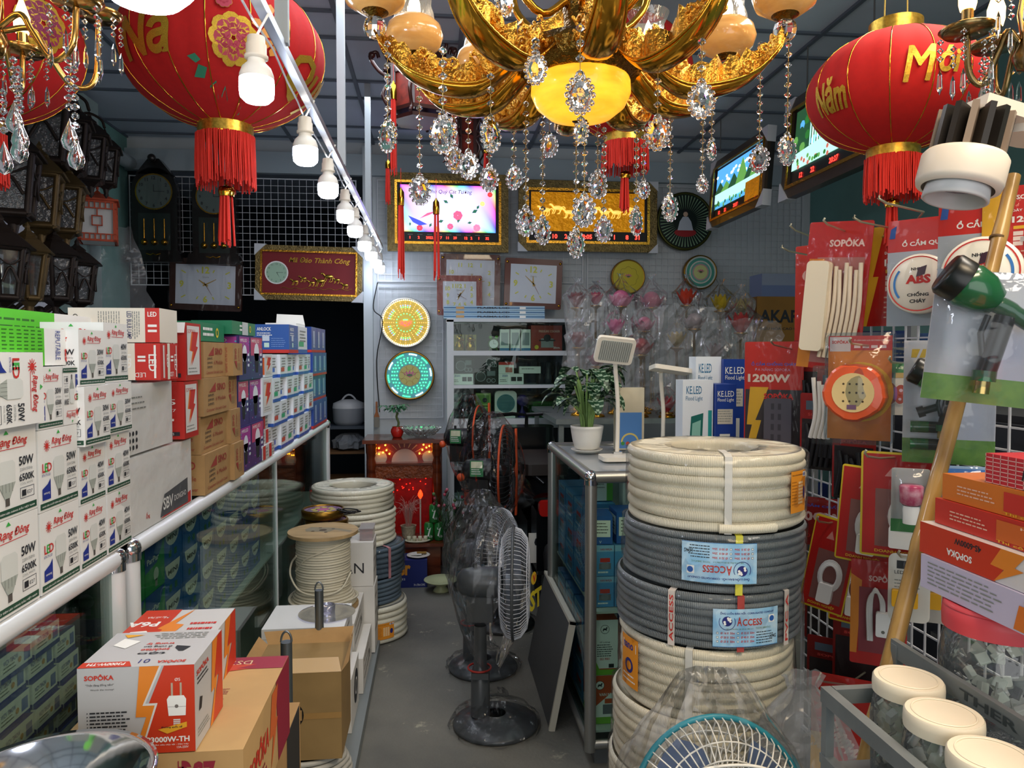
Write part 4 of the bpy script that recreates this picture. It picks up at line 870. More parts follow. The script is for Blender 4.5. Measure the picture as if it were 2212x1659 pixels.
def taijaan(b,M,w_,h_):
    b.rect(0,h_*.12,w_,h_*.88,WHITE,M,.0001);b.rect(0,0,w_,h_*.1,h('#7ab83a'),M,.0002);horse(b,M,w_*.5,h_*.83,w_*.17);b.text('Số Lượng:',w_*.3,h_*.58,h_*.035,INK,M,bold=.02,w=w_*.4)
    b.lines(w_*.2,h_*.54,w_*.6,6,h_*.04,h_*.015,INK,M);b.text('ISO 9001',w_*.32,h_*.27,h_*.045,RR,M,w=w_*.36,bold=.02);b.poly([(w_*.05,h_*.1),(w_*.3,h_*.1),(w_*.17,h_*.24)],h('#7ab83a'),M,.0003);b.rect(w_*.65,h_*.13,w_*.2,h_*.07,INK,M,.0003)
def taijaan2(b,M,w_,h_):
    b.rect(0,0,w_,h_,WHITE,M,.0001);b.poly([(0,h_),(w_,h_),(w_,h_*.72),(w_*.5,h_*.62),(0,h_*.3)],h('#c8562e',.45),M,.0002);b.rect(0,0,w_,h_*.14,h('#7ab83a'),M,.0002);horse(b,M,w_*.22,h_*.8,w_*.12);b.text('VAN NHỰA PVC',w_*.2,h_*.56,h_*.09,WHITE,M,w=w_*.7,z=.0006,bold=.02)
    b.rect(w_*.35,h_*.42,w_*.35,h_*.1,h('#c8562e'),M,.0004);b.rect(w_*.3,h_*.2,w_*.55,h_*.2,h('#75777e'),M,.0004)
LB = h('#4f93cc',.4)
for r_ in range(2):
    for c_ in range(4):
        carton('valve_box','light blue valve box, %s row, %s from the silver corner post' % (['lower','upper'][r_],['first','second','third','fourth'][c_]),'valve box',(.56 + .075*c_,2.56,.547 + r_*.112),(.632 + .075*c_,2.70,.657 + r_*.112),LB,[('f',vannhua(0)),('l',vannhua(0))])
for c_ in range(3):
    carton('blue_white_box','blue and white box with small print, %s on the valve boxes' % ['left one','middle one','right one'][c_],'small box',(.555 + .09*c_,2.57,.772),(.635 + .09*c_,2.70,.872 + .012*(c_ == 1)),h('#2b5fae',.4),[('f',vansmall),('l',vansmall)],rz=-6 + 5*c_)
for r_ in range(3):
    for c_ in range(3):
        carton('valve_box','blue valve box seen through the side glass, %s level, %s from the front' % (['bottom','middle','top'][r_],['first','second','third'][c_]),'valve box',(.555,2.74 + .19*c_,.547 + r_*.112),(.68,2.91 + .19*c_,.657 + r_*.112),LB,[('l',vannhua(0)),('f',vansmall)])
def greenside(b,M,w_,h_):b.rect(w_*.7,0,w_*.3,h_,h('#5fa83f'),M,.0002);b.text('CE',w_*.1,h_*.8,h_*.08,GR,M);b.lines(w_*.1,h_*.6,w_*.5,3,h_*.1,h_*.03,GR,M)
carton('tall_box','tall white box with green edge behind the valve boxes','tall box',(.60,2.78,.885),(.68,2.85,1.01),WHITE,[('f',greenside)])
carton('tall_box','white box with red corner mark leaning behind the small boxes','tall box',(.72,2.78,.78),(.90,2.84,.98),WHITE,[('f',dial)])
carton('horse_box','white box with a horse emblem and ISO 9001, green foot','valve box',(.553,2.56,.30),(.648,2.68,.50),h('#c8562e',.45),[('f',taijaan),('l',taijaan2)])
carton('horse_box','orange and white box with horse emblem under the ISO 9001 box','valve box',(.553,2.56,.122),(.69,2.70,.298),WHITE,[('f',taijaan2),('l',taijaan2)])
carton('horse_box','orange box right of the ISO 9001 box','valve box',(.652,2.57,.30),(.74,2.68,.45),h('#c8562e',.45),[('f',taijaan2)])
for r_ in range(3):
    for c_ in range(3):carton('valve_box','dark blue box low behind the side glass, %s level, %s from the front' % (['bottom','middle','top'][r_],['first','second','third'][c_]),'valve box',(.555,2.72 + .2*c_,.122 + r_*.12),(.70,2.90 + .2*c_,.24 + r_*.12),h('#2c5f96',.4),[('l',vannhua(0)),('f',vansmall)])
# ---------------------------------------------------------------- plant in white pot
def leaf(b,base,d,L,W,droop,m,m2=None,n=6,up=(0,0,1),fold=.25):
    """one leaf blade as a curved strip; m2 = colour of the stripes"""
    d = Vector(d).normalized();s = d.cross(Vector(up));s = s.normalized() if s.length > .01 else Vector((1,0,0));p = Vector(base);rows = []
    for i in range(n + 1):
        t = i/n;w_ = W*math.sin(PI*min(1,t*.93 + .05)) ** .75*(1 - .25*t);nn = s.cross(d);rows.append([p + s*w_ + nn*fold*w_,p + s*w_*.35 + nn*fold*.3*w_,p,p - s*w_*.35 + nn*fold*.3*w_,p - s*w_ + nn*fold*w_])
        p = p + d*(L/n);d = (d + Vector((0,0,-droop/n))).normalized()
    vs = [q for r in rows for q in r]
    for i in range(n):
        for k in range(4):
            mm = (m2 if (m2 and ((k in (1,2) and i % 3 == 0) or (k in (0,3) and i % 3 == 1))) else m)
            b.add([vs[i*5 + k],vs[i*5 + k + 1],vs[(i + 1)*5 + k + 1],vs[(i + 1)*5 + k]],[(0,1,2,3)],mm,True)
LF1,LF2,LF3 = h('#23442b',.35),h('#8ea58a',.4),h('#3d6b38',.4)
def potted(loc):
    t = thing('potted_plant','striped-leaf plant in a fluted white pot on the silver counter','plant',loc)
    b = MB();n = 56;vs = [];pr = [(.040,.012),(.052,.02),(.060,.05),(.066,.085),(.068,.10),(.070,.102),(.070,.112),(.064,.112),(.062,.098)]
    for r,z_ in pr:
        for i in range(n):q = r*(1 + (.018 if i % 2 and .015 < z_ < .101 else 0));vs.append((q*math.cos(2*PI*i/n),q*math.sin(2*PI*i/n),z_))
    b.add(vs,[(j*n + i,j*n + (i + 1) % n,(j + 1)*n + (i + 1) % n,(j + 1)*n + i) for j in range(len(pr) - 1) for i in range(n)],h('#eeebe2',.35),True);b.build('pot',t)
    MB().lathe([(.0001,.0),(.05,.0),(.066,.01),(.068,.014),(.05,.008),(.0001,.006)],h('#e4e0d6',.35),None,32).build('saucer',t)
    MB().disc(0,0,.063,mat('potting_soil','#4a3420',.95,noise=.6,nscale=80),z=.1).build('soil',t)
    rr = random.Random(4);b = MB();st = MB()
    for i in range(46):
        a = rr.uniform(0,360);el = rr.uniform(.05,1);hgt = rr.uniform(.08,.23);rad = .03 + .07*rr.random()*(1.15 - hgt*2)
        p = Vector((rad*math.cos(R(a)),rad*math.sin(R(a)),.11 + hgt));st.tube(spline([(.02*math.cos(R(a)),.02*math.sin(R(a)),.09),(.03*math.cos(R(a)),.03*math.sin(R(a)),.11 + hgt*.5),p],3),.0036,h('#7fa05a',.5),5)
        leaf(b,p,(math.cos(R(a)),math.sin(R(a)),.9*rr.random() + .4),rr.uniform(.10,.14),rr.uniform(.03,.04),rr.uniform(1.6,3.2),LF1,LF2,15)
    st.build('stems',t);b.build('leaves',t)
potted((.64,3.08,ZR))
OFFW = h('#ece4d4',.4)
def desk_lamp(loc,lab,head,tilt,rz,hz,hw=.075,hd=.055,grid=True):
    t = thing('desk_lamp',lab,'desk lamp',loc,rz=rz)
    MB().rbox((-.075,-.06,0),(.075,.06,.016),OFFW,.02).build('base',t)
    MB().box((-.017,.02,.016),(.017,.05,.028),CHROME).build('hinge',t)
    MB().tube(spline([(0,.035,.02),(.002,.035,.12),(0,.03,hz*.55),(-.012,.02,hz*.85),(-.02,.0,hz)],6),.0085,OFFW,10).build('neck',t)
    X = T(-.02 + head[0],head[1],hz + .01,rx=tilt[0],ry=tilt[1]);b = MB();b.rbox((-hw,-hd,-.008),(hw,hd,.010),OFFW,.015,X);b.build('lamp_head',t);hd_ = KIDS(t)[-1]
    if grid:
        g = MB();g.rbox((-hw*.8,-hd*.78,-.010),(hw*.8,hd*.78,-.0081),h('#b9bdb5',.25),.008,X)
        for k in range(15):g.box((-hw*.78 + k*hw*.11,-hd*.75,-.0135),(-hw*.78 + k*hw*.11 + .001,hd*.75,-.0101),h('#70736e',.3),X)
        g.build('light_panel',hd_)
desk_lamp((.72,2.84,ZR),'white desk lamp with its striped light panel facing out, beside the potted plant',(-.01,-.04),(-62,6),0,.42)
desk_lamp((.95,2.98,ZR),'white desk lamp with its flat head level, left of the flood light boxes',(.03,-.03),(-8,8),0,.34,.08,.05,False)
def doraepack(b,M,w_,h_):
    b.rect(0,0,w_,h_,h('#d9cdb0',.5),M,.0001);b.rect(w_*.08,h_*.02,w_*.84,h_*.58,h('#5a8fd0',.3),M,.0002);b.ring(w_*.5,h_*.12,w_*.26,w_*.32,h('#e8d070'),M,.0004,16,0,180)
    for i,cc in enumerate(('#4a9a4a','#c9503a','#e0b040','#d0d0d8')):b.disc(w_*(.25 + i*.17),h_*.1,w_*.07,h(cc),M,.0005,8)
carton('hanging_pack','bagged pack with a blue picture standing between the two desk lamps','bagged pack',(.775,3.12,ZR + .002),(.90,3.16,ZR + .27),h('#d9cdb0',.5),[('f',doraepack)])
KE = h('#e6edf4',.4);KB = h('#1f3f94',.4)
def kef(b,M,w_,h_):
    b.text('KE.LED',w_*.12,h_*.84,h_*.09,h('#1f6f9c'),M,w=w_*.5,bold=.005);b.text('Flood Light',w_*.1,h_*.75,h_*.065,h('#1f6f9c'),M,w=w_*.55)
    b.poly([(w_*.2,h_*.1),(w_*.62,h_*.06),(w_*.68,h_*.62),(w_*.28,h_*.58)],h('#1d6b62',.3),M,.0003);b.poly([(w_*.27,h_*.17),(w_*.56,h_*.14),(w_*.6,h_*.54),(w_*.32,h_*.5)],h('#8ac2b4',.3),M,.0005)
    b.rect(w_*.84,h_*.15,w_*.12,h_*.5,h('#2a9d9a',.3),M,.0003);b.lines(w_*.04,h_*.3,w_*.08,8,h_*.03,h_*.012,INK,M)
def kes(b,M,w_,h_):
    b.text('KE.LED',w_*.08,h_*.85,h_*.07,WHITE,M,w=w_*.8,bold=.005);b.text('Flood Light',w_*.08,h_*.78,h_*.055,WHITE,M,w=w_*.8);b.rect(w_*.08,h_*.52,w_*.75,h_*.18,h('#cfcabc'),M,.0003);b.lines(w_*.1,h_*.67,w_*.7,5,h_*.03,h_*.01,GR,M,z=.0006)
    b.rect(w_*.2,h_*.08,w_*.5,h_*.32,h('#e4e4da'),M,.0003)
    for k,cc in enumerate(('#2f9a4c','#8ac23a','#e8d23a','#e88a2a','#d0352a')):b.rect(w_*.24,h_*(.28 - k*.035),w_*(.12 + .04*k),h_*.025,h(cc),M,.0005)
def kebox(lab,x,y,wd,dp,z1,rz=0):
    carton('flood_light_box',lab,'flood light box',(x,y,ZR + .002),(x + wd,y + dp,z1),KB,[('f',kes)],rz=rz)
for x,y,wd,z1,lab in ((.90,2.62,.115,1.355,'white front of the flood light box with a green lamp picture'),(1.035,2.86,.105,1.44,'taller white flood light box standing behind the other')):
    carton('flood_light_box',lab,'flood light box',(x,y,ZR + .002),(x + wd,y + .08,z1),KE,[('f',kef)])
carton('flood_light_box','blue flood light box with energy label, between the white ones','flood light box',(1.018,2.60,ZR + .002),(1.095,2.72,1.34),KB,[('f',kes)])
carton('flood_light_box','tall blue flood light box against the red bag reading 1200W','flood light box',(1.141,2.84,ZR + .002),(1.24,2.95,1.43),KB,[('f',kes)])
tag(MB().box((-.16,-.06,-.012),(.1,.12,0),STEEL).build('metal_tray',None,(1.14,2.9,ZR + .0)),'narrow metal ledge under the flood light boxes','ledge')
# ---------------------------------------------------------------- fans
def fan(name,lab,loc,zc,Rc,rz,body,cage,blade,accent=None,base_r=.16,off=-.06,nw=72,tilt=0,bagged=True,bagbase=True,seed=0,wr=.0013,textbag=False,group=None,hx=0):
    """fan facing local +x; zc height of the cage centre"""
    t = thing(name,lab,'fan',loc,rz=rz,group=group)
    b = MB();b.lathe([(.0001,.0),(base_r*.96,0),(base_r,.008),(base_r*.97,.018),(base_r*.6,.032),(base_r*.25,.045),(.04,.05)],body,None,36);b.build('base',t)
    b = MB();pz = zc - .17;b.lathe([(.038,.04),(.036,pz*.55),(.033,pz*.56),(.026,pz*.6),(.024,pz)],body,T(off,0),18)
    b.box((off - .03,-.045,pz*.5),(off + .035,.045,pz*.56),body);b.build('pole',t)
    X = T(hx,0,zc,ry=-tilt)
    b = MB();Y = X @ Matrix.Rotation(R(90),4,'Y');b.lathe([(.0001,-.22),(.03,-.218),(.05,-.20),(.058,-.16),(.06,-.07),(.056,-.045),(.02,-.04)],body,Y,24)
    b.box((-.18,-.028,-.15),(-.08,.028,-.04),body,X);b.cyl(.008,.055,.075,body,X @ T(-.15,0),10);b.build('motor_housing',t)
    for nm,sx,bulge in (('rear_grille',-1,.055),('front_grille',1,.065)):
        b = MB();
        for k in range(nw):
            a = 2*PI*k/nw;c,s_ = math.cos(a),math.sin(a);path = []
            for r,x in ((.045,bulge),(Rc*.5,bulge*.97),(Rc*.8,bulge*.82),(Rc*.95,bulge*.45),(Rc,0)):path.append((sx*x,r*c,r*s_))
            b.tube(path,wr,cage,4,M=X,cap=False)
        for r,x in ((.045,bulge),(Rc*.62,bulge*.94),(Rc*.8,bulge*.82)):b.tube([(sx*x,r*math.cos(2*PI*i/36),r*math.sin(2*PI*i/36)) for i in range(36)],.0018,cage,4,True,X)
        if sx > 0:b.lathe([(.0001,bulge + .008),(.04,bulge + .006),(.047,bulge),(.047,bulge - .006)],accent or body,Y,20)
        b.build(nm,t)
    b = MB();b.tube([(0,Rc*math.cos(2*PI*i/48),Rc*math.sin(2*PI*i/48)) for i in range(48)],.006,accent or body,8,True,X);b.build('rim',t)
    b = MB();b.lathe([(.035,-.03),(.04,.02),(.03,.035),(.0001,.037)],blade,Y,18)
    for k in range(3):
        vs = []
        for i in range(7):
            r = .035 + (Rc*.86 - .035)*i/6
            for j in range(5):
                a = R(120*k + (j - 2)*(16 + 5*math.sin(PI*i/6)) + i*5);vs.append((.03*(j - 2)/2*(1 - .3*i/6),r*math.cos(a),r*math.sin(a)))
        b.add(vs,[(i*5 + j,i*5 + j + 1,(i + 1)*5 + j + 1,(i + 1)*5 + j) for i in range(6) for j in range(4)],blade,True,X)
    b.build('blades',t)
    if bagged:
        b = MB();zb = zc - Rc - .13;pr = [(.05,zb),(.10,zb + .06),(.17,zc - Rc*.9),(Rc*.98,zc - Rc*.5),(Rc + .035,zc),(Rc*.99,zc + Rc*.55),(Rc*.72,zc + Rc*.92),(.07,zc + Rc + .07),(.01,zc + Rc + .05)]
        bag(b,pr,FILM2,26,.07,seed,sq=1.0,sx=.66,M=T(hx*.6 - .06,0));b.build('plastic_bag',t)
        MB().tube([(-.045 + off*.3 + .045*math.cos(2*PI*i/16),.045*math.sin(2*PI*i/16),zb + .005) for i in range(16)],.004,h('#a02a20'),6,True).build('tie',t)
    if bagbase:
        b = MB();bag(b,[(base_r*1.04,.004),(base_r*1.08,.02),(base_r*.95,.045),(base_r*.6,.07),(.06,.10),(.05,.13)],FILM2,30,.06,seed + 3,sq=1.0);b.build('base_bag',t)
    return t
DG_ = h('#43474a',.3);CGW = h('#c8ccd4',.35);DBL = clearmat('smoke_blade','#5a6068',.1,.1,.3,bump=0)
f1 = fan('standing_fan','grey fan in a clear bag standing nearest in the aisle',(.23,2.83,0),.565,.213,-8,DG_,CGW,h('#8d939c',.3),base_r=.168,seed=1,hx=.07)
b = MB();X = frame((.09,-.12,.60),(.55,.8,0),(0,0,1))
b = MB();Xs = frame((.135,-.155,.50),(.45,1,0),(0,0,1));b.text('ST',0,0,.075,h('#d8c62a'),Xs,bold=.04);b.disc(.035,.12,.024,h('#e0b82a'),Xs);b.text('V',.025,.105,.028,RR,Xs,z=.001,bold=.04);b.build('bag_print',f1)
fan('standing_fan','second grey fan in a bag, just behind the nearest one',(.215,3.36,0),.54,.21,-24,DG_,CGW,h('#8d939c',.3),base_r=.16,seed=2,hx=.07)
BKF = h('#17181b',.4);ORF = h('#d2532a',.4)
f3 = fan('floor_fan','black fan with orange grille ribs, nearer of the two bagged black ones',(.36,3.9,0),.835,.235,-12,BKF,h('#26282c',.4),h('#2a2c30',.3),accent=ORF,base_r=.17,seed=3,nw=48,wr=.0022)
f4 = fan('floor_fan','black fan with orange knob farther back, its top reaching the white cabinet',(.27,4.62,0),.925,.20,-14,BKF,h('#26282c',.4),h('#2a2c30',.3),accent=ORF,base_r=.17,seed=4,nw=48,wr=.0022)
for f_,zc in ((f3,.835),(f4,.925)):
    b = MB();Xs = frame((-.20,-.062,zc - .03),(1,0,0),(0,0,1));b.rect(.03,0,.07,.085,h('#2f7a4a',.35),Xs);b.rect(.035,.045,.06,.035,h('#cfd4b8',.35),Xs,z=.0005);b.lines(.037,.035,.05,3,.011,.004,WHITE,Xs,z=.0008);b.build('rating_label',f_)
    b = MB();b.ball((-.225,-.03,zc - .04),.022,ORF);b.cyl(.034,zc - .42,zc - .34,ORF,T(-.06,0),16);b.build('knob',f_)
    b = MB()
    for a in (-1,1):b.tube([(.066,.0 + a*.012,-.24 + zc),(.07,a*.012,zc),(.066,a*.012,zc + .22)],.006,ORF)
    b.build('orange_ribs',f_)
# ---------------------------------------------------------------- altar
AW = mat('altar_wood','#6e2f14',.28,noise=.6,nscale=7,stretch=(1,1,5),col2='#3e1608',coat=.5)
AWL = mat('carved_wood','#8a4420',.4,noise=.7,nscale=30,col2='#4a1c0a',bump=1,bscale=60)
def altar():
    x0,x1,y0,y1 = -.47,.045,5.05,5.42
    t = thing('altar_cabinet','carved wooden spirit-house altar with glowing red niche beside the white cabinet','altar',(-.2125,5.235,0));ox,oy = .2125,-5.235
    def B(b,lo,hi,m):b.box((lo[0] + ox,lo[1] + oy,lo[2]),(hi[0] + ox,hi[1] + oy,hi[2]),m);return b
    B(MB(),(x0 - .02,y0 - .02,.845),(x1 + .02,y1,.87),AW).build('top',t)
    b = MB();B(b,(x0,y0 + .05,0),(x0 + .02,y1,.845),AW);B(b,(x1 - .02,y0 + .05,0),(x1,y1,.845),AW);B(b,(x0,y1 - .02,0),(x1,y1,.845),AW);b.build('case',t)
    B(MB(),(x0,y0,.0),(x1,y1,.18),AW).build('base',t)
    for x in (x0 + .035,x1 - .035):
        MB().lathe([(.035,.18),(.035,.21),(.022,.24),(.03,.28),(.033,.36),(.026,.44),(.032,.48),(.034,.60),(.026,.66),(.034,.70),(.024,.74),(.036,.78),(.038,.845)],AW,T(x + ox,y0 + .03 + oy),18).build('turned_pillar',t)
    B(MB(),(x0 + .06,y0 + .03,.60),(x1 - .06,y0 + .06,.69),AWL).build('carved_panel',t)
    B(MB(),(x0 + .05,y0 + .02,.69),(x1 - .05,y0 + .2,.705),AW).build('shelf',t)
    b = MB();X = frame((x0 + .06 + ox,y0 + .10 + oy,.705),(1,0,0),(0,0,1));wd = x1 - x0 - .12
    b.rect(0,0,wd,.14,h('#7a2a1e',.3),X);b.poly([(wd*.5 + .09*math.cos(R(a)),.09*math.sin(R(a))) for a in range(0,181,15)],h('#b9a8a0',.4),X,.002)
    for a in range(10,171,16):b.quad((wd/2 + .1*math.cos(R(a)),.1*math.sin(R(a)),.003),(wd/2 + .16*math.cos(R(a - 2)),.135*math.sin(R(a)),.003),(wd/2 + .16*math.cos(R(a + 2)),.14*math.sin(R(a)),.003),(wd/2 + .1*math.cos(R(a + 3)),.1*math.sin(R(a)),.003),h('#c9a878',.3),X)
    for k in (.08,.92):b.disc(wd*k,.03,.045,h('#a8b0a8',.4),X,.002)
    b.build('painted_backboard',t)
    b = MB()
    for u,v in ((.06,.1),(.13,.07),(.19,.085),(.24,.06),(.76,.06),(.81,.085),(.88,.1),(.93,.07),(.06,.06),(.93,.11),(.17,.12),(.83,.12)):b.ball((x0 + .06 + wd*u + ox,y0 + .07 + oy,.705 + v),.0055,mat('amber_led','#ff9a2a',.4,emis=18,ecol='#ff8a1c'),seg=8,rings=6)
    b.build('amber_lights',t)
    rg = mat('red_niche','#8a1010',.35,emis=.03,ecol='#ff1408',noise=.8,nscale=24,col2='#2a0504')
    B(MB(),(x0 + .07,y0 + .2,.18),(x1 - .07,y0 + .21,.60),rg).build('niche_back',t)
    for x in (x0 + .12,x1 - .15):
        b = MB();b.cyl(.006,.18,.46,h('#c9c0b0'),T(x + ox,y0 + .04 + oy),8);b.build('candle_lamp_stem',t)
        MB().lathe([(.004,.455),(.016,.475),(.017,.49),(.008,.512),(.0005,.52)],mat('red_lamp','#ff2a10',.3,emis=4,ecol='#ff2a0c'),T(x + ox,y0 + .04 + oy),14).build('candle_lamp',t)
    b = MB();rr = random.Random(2)
    for i in range(18):b.ball((x0 + .1 + (x1 - x0 - .2)*rr.random() + ox,y0 + .17 + oy,.48 + .1*rr.random()),.004,mat('red_spark','#ff1a10',.4,emis=4,ecol='#ff1a10'),seg=6,rings=4)
    b.build('red_string_lights',t)
altar()
tag(MB().box((-.25,4.80,0),(.03,5.02,.20),AW).box((-.27,4.78,.20),(.05,5.03,.222),AW).build('offering_table'),'low brown wooden table in front of the altar','table')
t = thing('money_plant','small leafy money plant in a round red pot on the altar','plant',(-.265,5.2,.871))
MB().lathe([(.0001,0),(.03,0),(.034,.008),(.045,.035),(.043,.055),(.034,.068),(.037,.074),(.03,.072)],h('#b8241c',.25),None,24).build('pot',t)
b = MB();b.tube(spline([(0,0,.06),(.01,0,.1),(-.004,0,.14),(.004,0,.17)],4),.008,h('#5a6a3a'));b.build('stem',t)
b = MB();rr = random.Random(9)
for i in range(10):
    a = R(rr.uniform(0,360));tip = Vector((.1*math.cos(a)*rr.uniform(.3,1),.08*math.sin(a),.19 + .05*rr.random()));b.tube([(0,0,.165),tip],.0015,LF3,4)
    for k in range(5):leaf(b,tip,(math.cos(a + R(k*60 - 120)),math.sin(a + R(k*60 - 120)),.1),.055,.012,1.2,h('#2c6b45',.4),None,4)
b.build('leaves',t)
t = thing('glass_bowl','spiky cut-glass fruit bowl beside the red pot','bowl',(-.10,5.2,.871));b = MB();gm = clearmat('cut_glass','#e8eeea',.2,.05,.18,bump=.5)
b.lathe([(.04,0),(.045,.006),(.10,.03),(.125,.06),(.12,.062),(.09,.035),(.0001,.012)],gm,None,28)
for j in range(3):
    for i in range(22):
        a = 2*PI*(i + j*.5)/22;r = .085 + .02*j;b.lathe([(.010,0),(.006,.018),(.0004,.028)],gm,Matrix.Translation((r*math.cos(a),r*math.sin(a),.02 + .02*j)) @ Euler((0,R(65),a)).to_matrix().to_4x4(),5,False)
b.build('bowl',t)
t = thing('paint_brush','wide paint brush hanging left of the altar','brush',(-.455,5.83,.98));MB().box((-.02,-.006,-.10),(.02,.006,-.02),h('#7d7a70')).build('bristles',t);MB().prism([(-.022,-.02),(.022,-.02),(.008,.02),(.007,.1),(-.007,.1),(-.008,.02)],-.006,.006,h('#9a5a2a',.4),Matrix.Rotation(R(90),4,'X')).build('handle',t)
t = thing('incense_pot','patterned incense pot full of spent incense sticks before the altar','incense pot',(-.18,4.9,.223))
MB().lathe([(.0001,0),(.035,0),(.04,.01),(.045,.05),(.05,.09),(.054,.095),(.045,.09)],mat('patterned_china','#b8ad94',.4,noise=.9,nscale=70,col2='#7a6a58'),None,24).build('pot',t)
b = MB();rr = random.Random(6)
for i in range(60):
    a = rr.uniform(0,6.28);q = rr.uniform(.01,.07);e = rr.uniform(.12,.2);b.tube(spline([(.015*math.cos(a),.015*math.sin(a),.09),(q*.7*math.cos(a),q*.7*math.sin(a),.09 + e*.8),(q*1.6*math.cos(a),q*1.6*math.sin(a),.09 + e*rr.uniform(.5,1.1))],3),.0012,h('#b98a80',.6),4)
b.build('incense_sticks',t)['kind'] = 'stuff'
t = thing('cup_tray','pale tray with small offering cups on the low altar table','tray',(-.12,4.83,.223));MB().lathe([(.0001,.002),(.06,.0),(.085,.012),(.08,.014),(.0001,.006)],h('#cfcdb4',.35),T(0,0,0) @ Matrix.Scale(.6,4,(0,1,0)),24).build('tray',t)
for i in range(4):
    tag(MB().lathe([(.0001,0),(.012,0),(.014,.028),(.0125,.028),(.011,.004)],h('#c9c4a8',.35),None,14).build('offering_cup',None,(-.175 + i*.036,4.83,.232)),'small cream offering cup, %s of four on the tray' % ['leftmost','second from left','third from left','rightmost'][i],'cup')
CANG = h('#2c7a3a',.25)
def can(x,y,z_,lab):
    t = thing('drink_can',lab,'can',(x,y,z_));MB().lathe([(.0001,0),(.026,0),(.032,.006),(.032,.105),(.027,.115),(.026,.118),(.0001,.116)],CANG,None,20).build('can_body',t)
    f = MB();f.text('7',.0,.03,.06,WHITE,w=.026,bold=.04);f.text('Up',.012,.02,.02,WHITE);
    bend(f,.0325,-110).build('can_print',t)
can(-.045,4.87,.223,'green soft drink can, left of the bottom pair');can(.02,4.87,.223,'green soft drink can, right of the bottom pair');can(-.012,4.87,.342,'green soft drink can standing on the other two')
t = thing('flower_vase','tall glass vase of green stems and red carnations by the low table','flower vase',(.115,4.75,0))
MB().lathe([(.0001,.003),(.04,.0),(.042,.02),(.036,.1),(.042,.23),(.04,.232),(.034,.1),(.038,.02)],clearmat('vase_glass','#cfe0d4',.12,.05,.1,bump=0),None,24).build('vase',t)
b = MB();fl = MB();rr = random.Random(12)
for i in range(34):
    a = rr.uniform(0,6.28);q = rr.uniform(.03,.17);z_ = rr.uniform(.4,.58);tip = Vector((q*math.cos(a),q*math.sin(a)*.7,z_));b.tube(spline([(.01*math.cos(a),.01*math.sin(a),.02),(.02*math.cos(a),.02*math.sin(a),.22),tip],4),.0018,h('#3c5a3a',.5),4)
    for k in range(5):
        p = Vector((.02*math.cos(a),.02*math.sin(a),.22)).lerp(tip,.25 + .15*k);leaf(b,p,(math.cos(a + k*2),math.sin(a + k*2),1.4),.07,.004,.5,h('#35543a',.5),None,3)
    if i % 2 == 0:fl.ball(tip,.011,h(rr.choice(['#8e2436','#a8485a','#5a7a4a','#c06a7a']),.6),seg=7,rings=5)
b.build('stems',t);fl.build('carnations',t)
def tiger(b,M,w_,h_):b.text('er',w_*.35,h_*.45,h_*.38,h('#d8902a'),M,bold=.04,w=w_*.28);b.text('1932',w_*.35,h_*.28,h_*.07,WHITE,M,w=w_*.16);b.text('24 x 330ml CANS',w_*.7,h_*.06,h_*.08,WHITE,M,w=w_*.25)
carton('beer_carton','dark blue drinks carton with gold letters on the floor before the altar','drinks carton',(-.33,4.58,0),(-.055,4.75,.172),h('#1d2a6e',.4),[('f',tiger)])
tag(MB().lathe([(.0001,0),(.04,0),(.075,.012),(.07,.013),(.0001,.004)],h('#d9d6cc',.35),None,24).box((-.045,-.02,.013),(.02,.03,.018),h('#d9d9d2')).box((-.01,.0,.018),(.05,.035,.022),h('#9a7a3a')).build('plate',None,(-.11,4.66,.173)),'white plate holding folded notes on the blue drinks carton','plate')
tag(MB().lathe([(.0001,0),(.05,0),(.045,.01),(.028,.03),(.03,.035),(.085,.06),(.105,.07),(.103,.074),(.07,.06),(.0001,.045)],h('#b9bf94',.35),None,32).build('footed_dish',None,(.03,4.5,0)),'pale green footed dish on the floor right of the blue carton','dish')
for i,(x,y,z_) in enumerate(((-.33,4.66,.173),(-.275,4.66,.173),(-.25,4.83,.223))):
    if i < 2:tag(MB().ball((0,0,.027),.027,mat('lime_skin','#6a8a2a',.4,noise=.3)).build('lime',None,(x + .03,y,z_)),'green fruit on the blue drinks carton, %s one' % ['left','right'][i],'fruit')
# shadowed things in the doorway
t = thing('rice_cooker','white rice cooker standing in the dark doorway','rice cooker',(-.72,6.3,.86));MB().lathe([(.0001,0),(.11,0),(.13,.03),(.135,.14)],h('#8a8f96',.4),None,28).build('body',t);MB().lathe([(.137,.14),(.13,.18),(.06,.21),(.0001,.212)],h('#b9bcc0',.4),None,28).build('lid',t);MB().tube(arc((-.06,0,.2),(.06,0,.2),8,.05),.008,h('#a9acb0')).build('handle',t)
t = thing('wooden_rack','brown wooden rack in the dark doorway under the rice cooker','rack',(-.72,6.3,0))
for x in (-.2,.2):
    for y in (-.15,.15):MB().box((x - .015,y - .015,0),(x + .015,y + .015,.66 if y < 0 else .84),h('#6a4a2a',.6)).build('rack_leg',t)
for z_ in (.12,.4,.63):MB().box((-.2,-.15,z_),(.2,.15,z_ + .02),h('#6a4a2a',.6)).build('rack_shelf',t)
MB().box((-.2,-.15,.835),(.2,.15,.86),h('#3a4450',.5)).build('rack_top',t)
t = thing('plastic_bundle','grey wrapped bundle on the wooden rack in the doorway','bundle',(-.72,6.3,.65));b = MB();bag(b,[(.02,.0),(.13,.02),(.14,.08),(.08,.13),(.01,.14)],h('#7d8288',.4),20,.15,5);b.build('bundle',t)
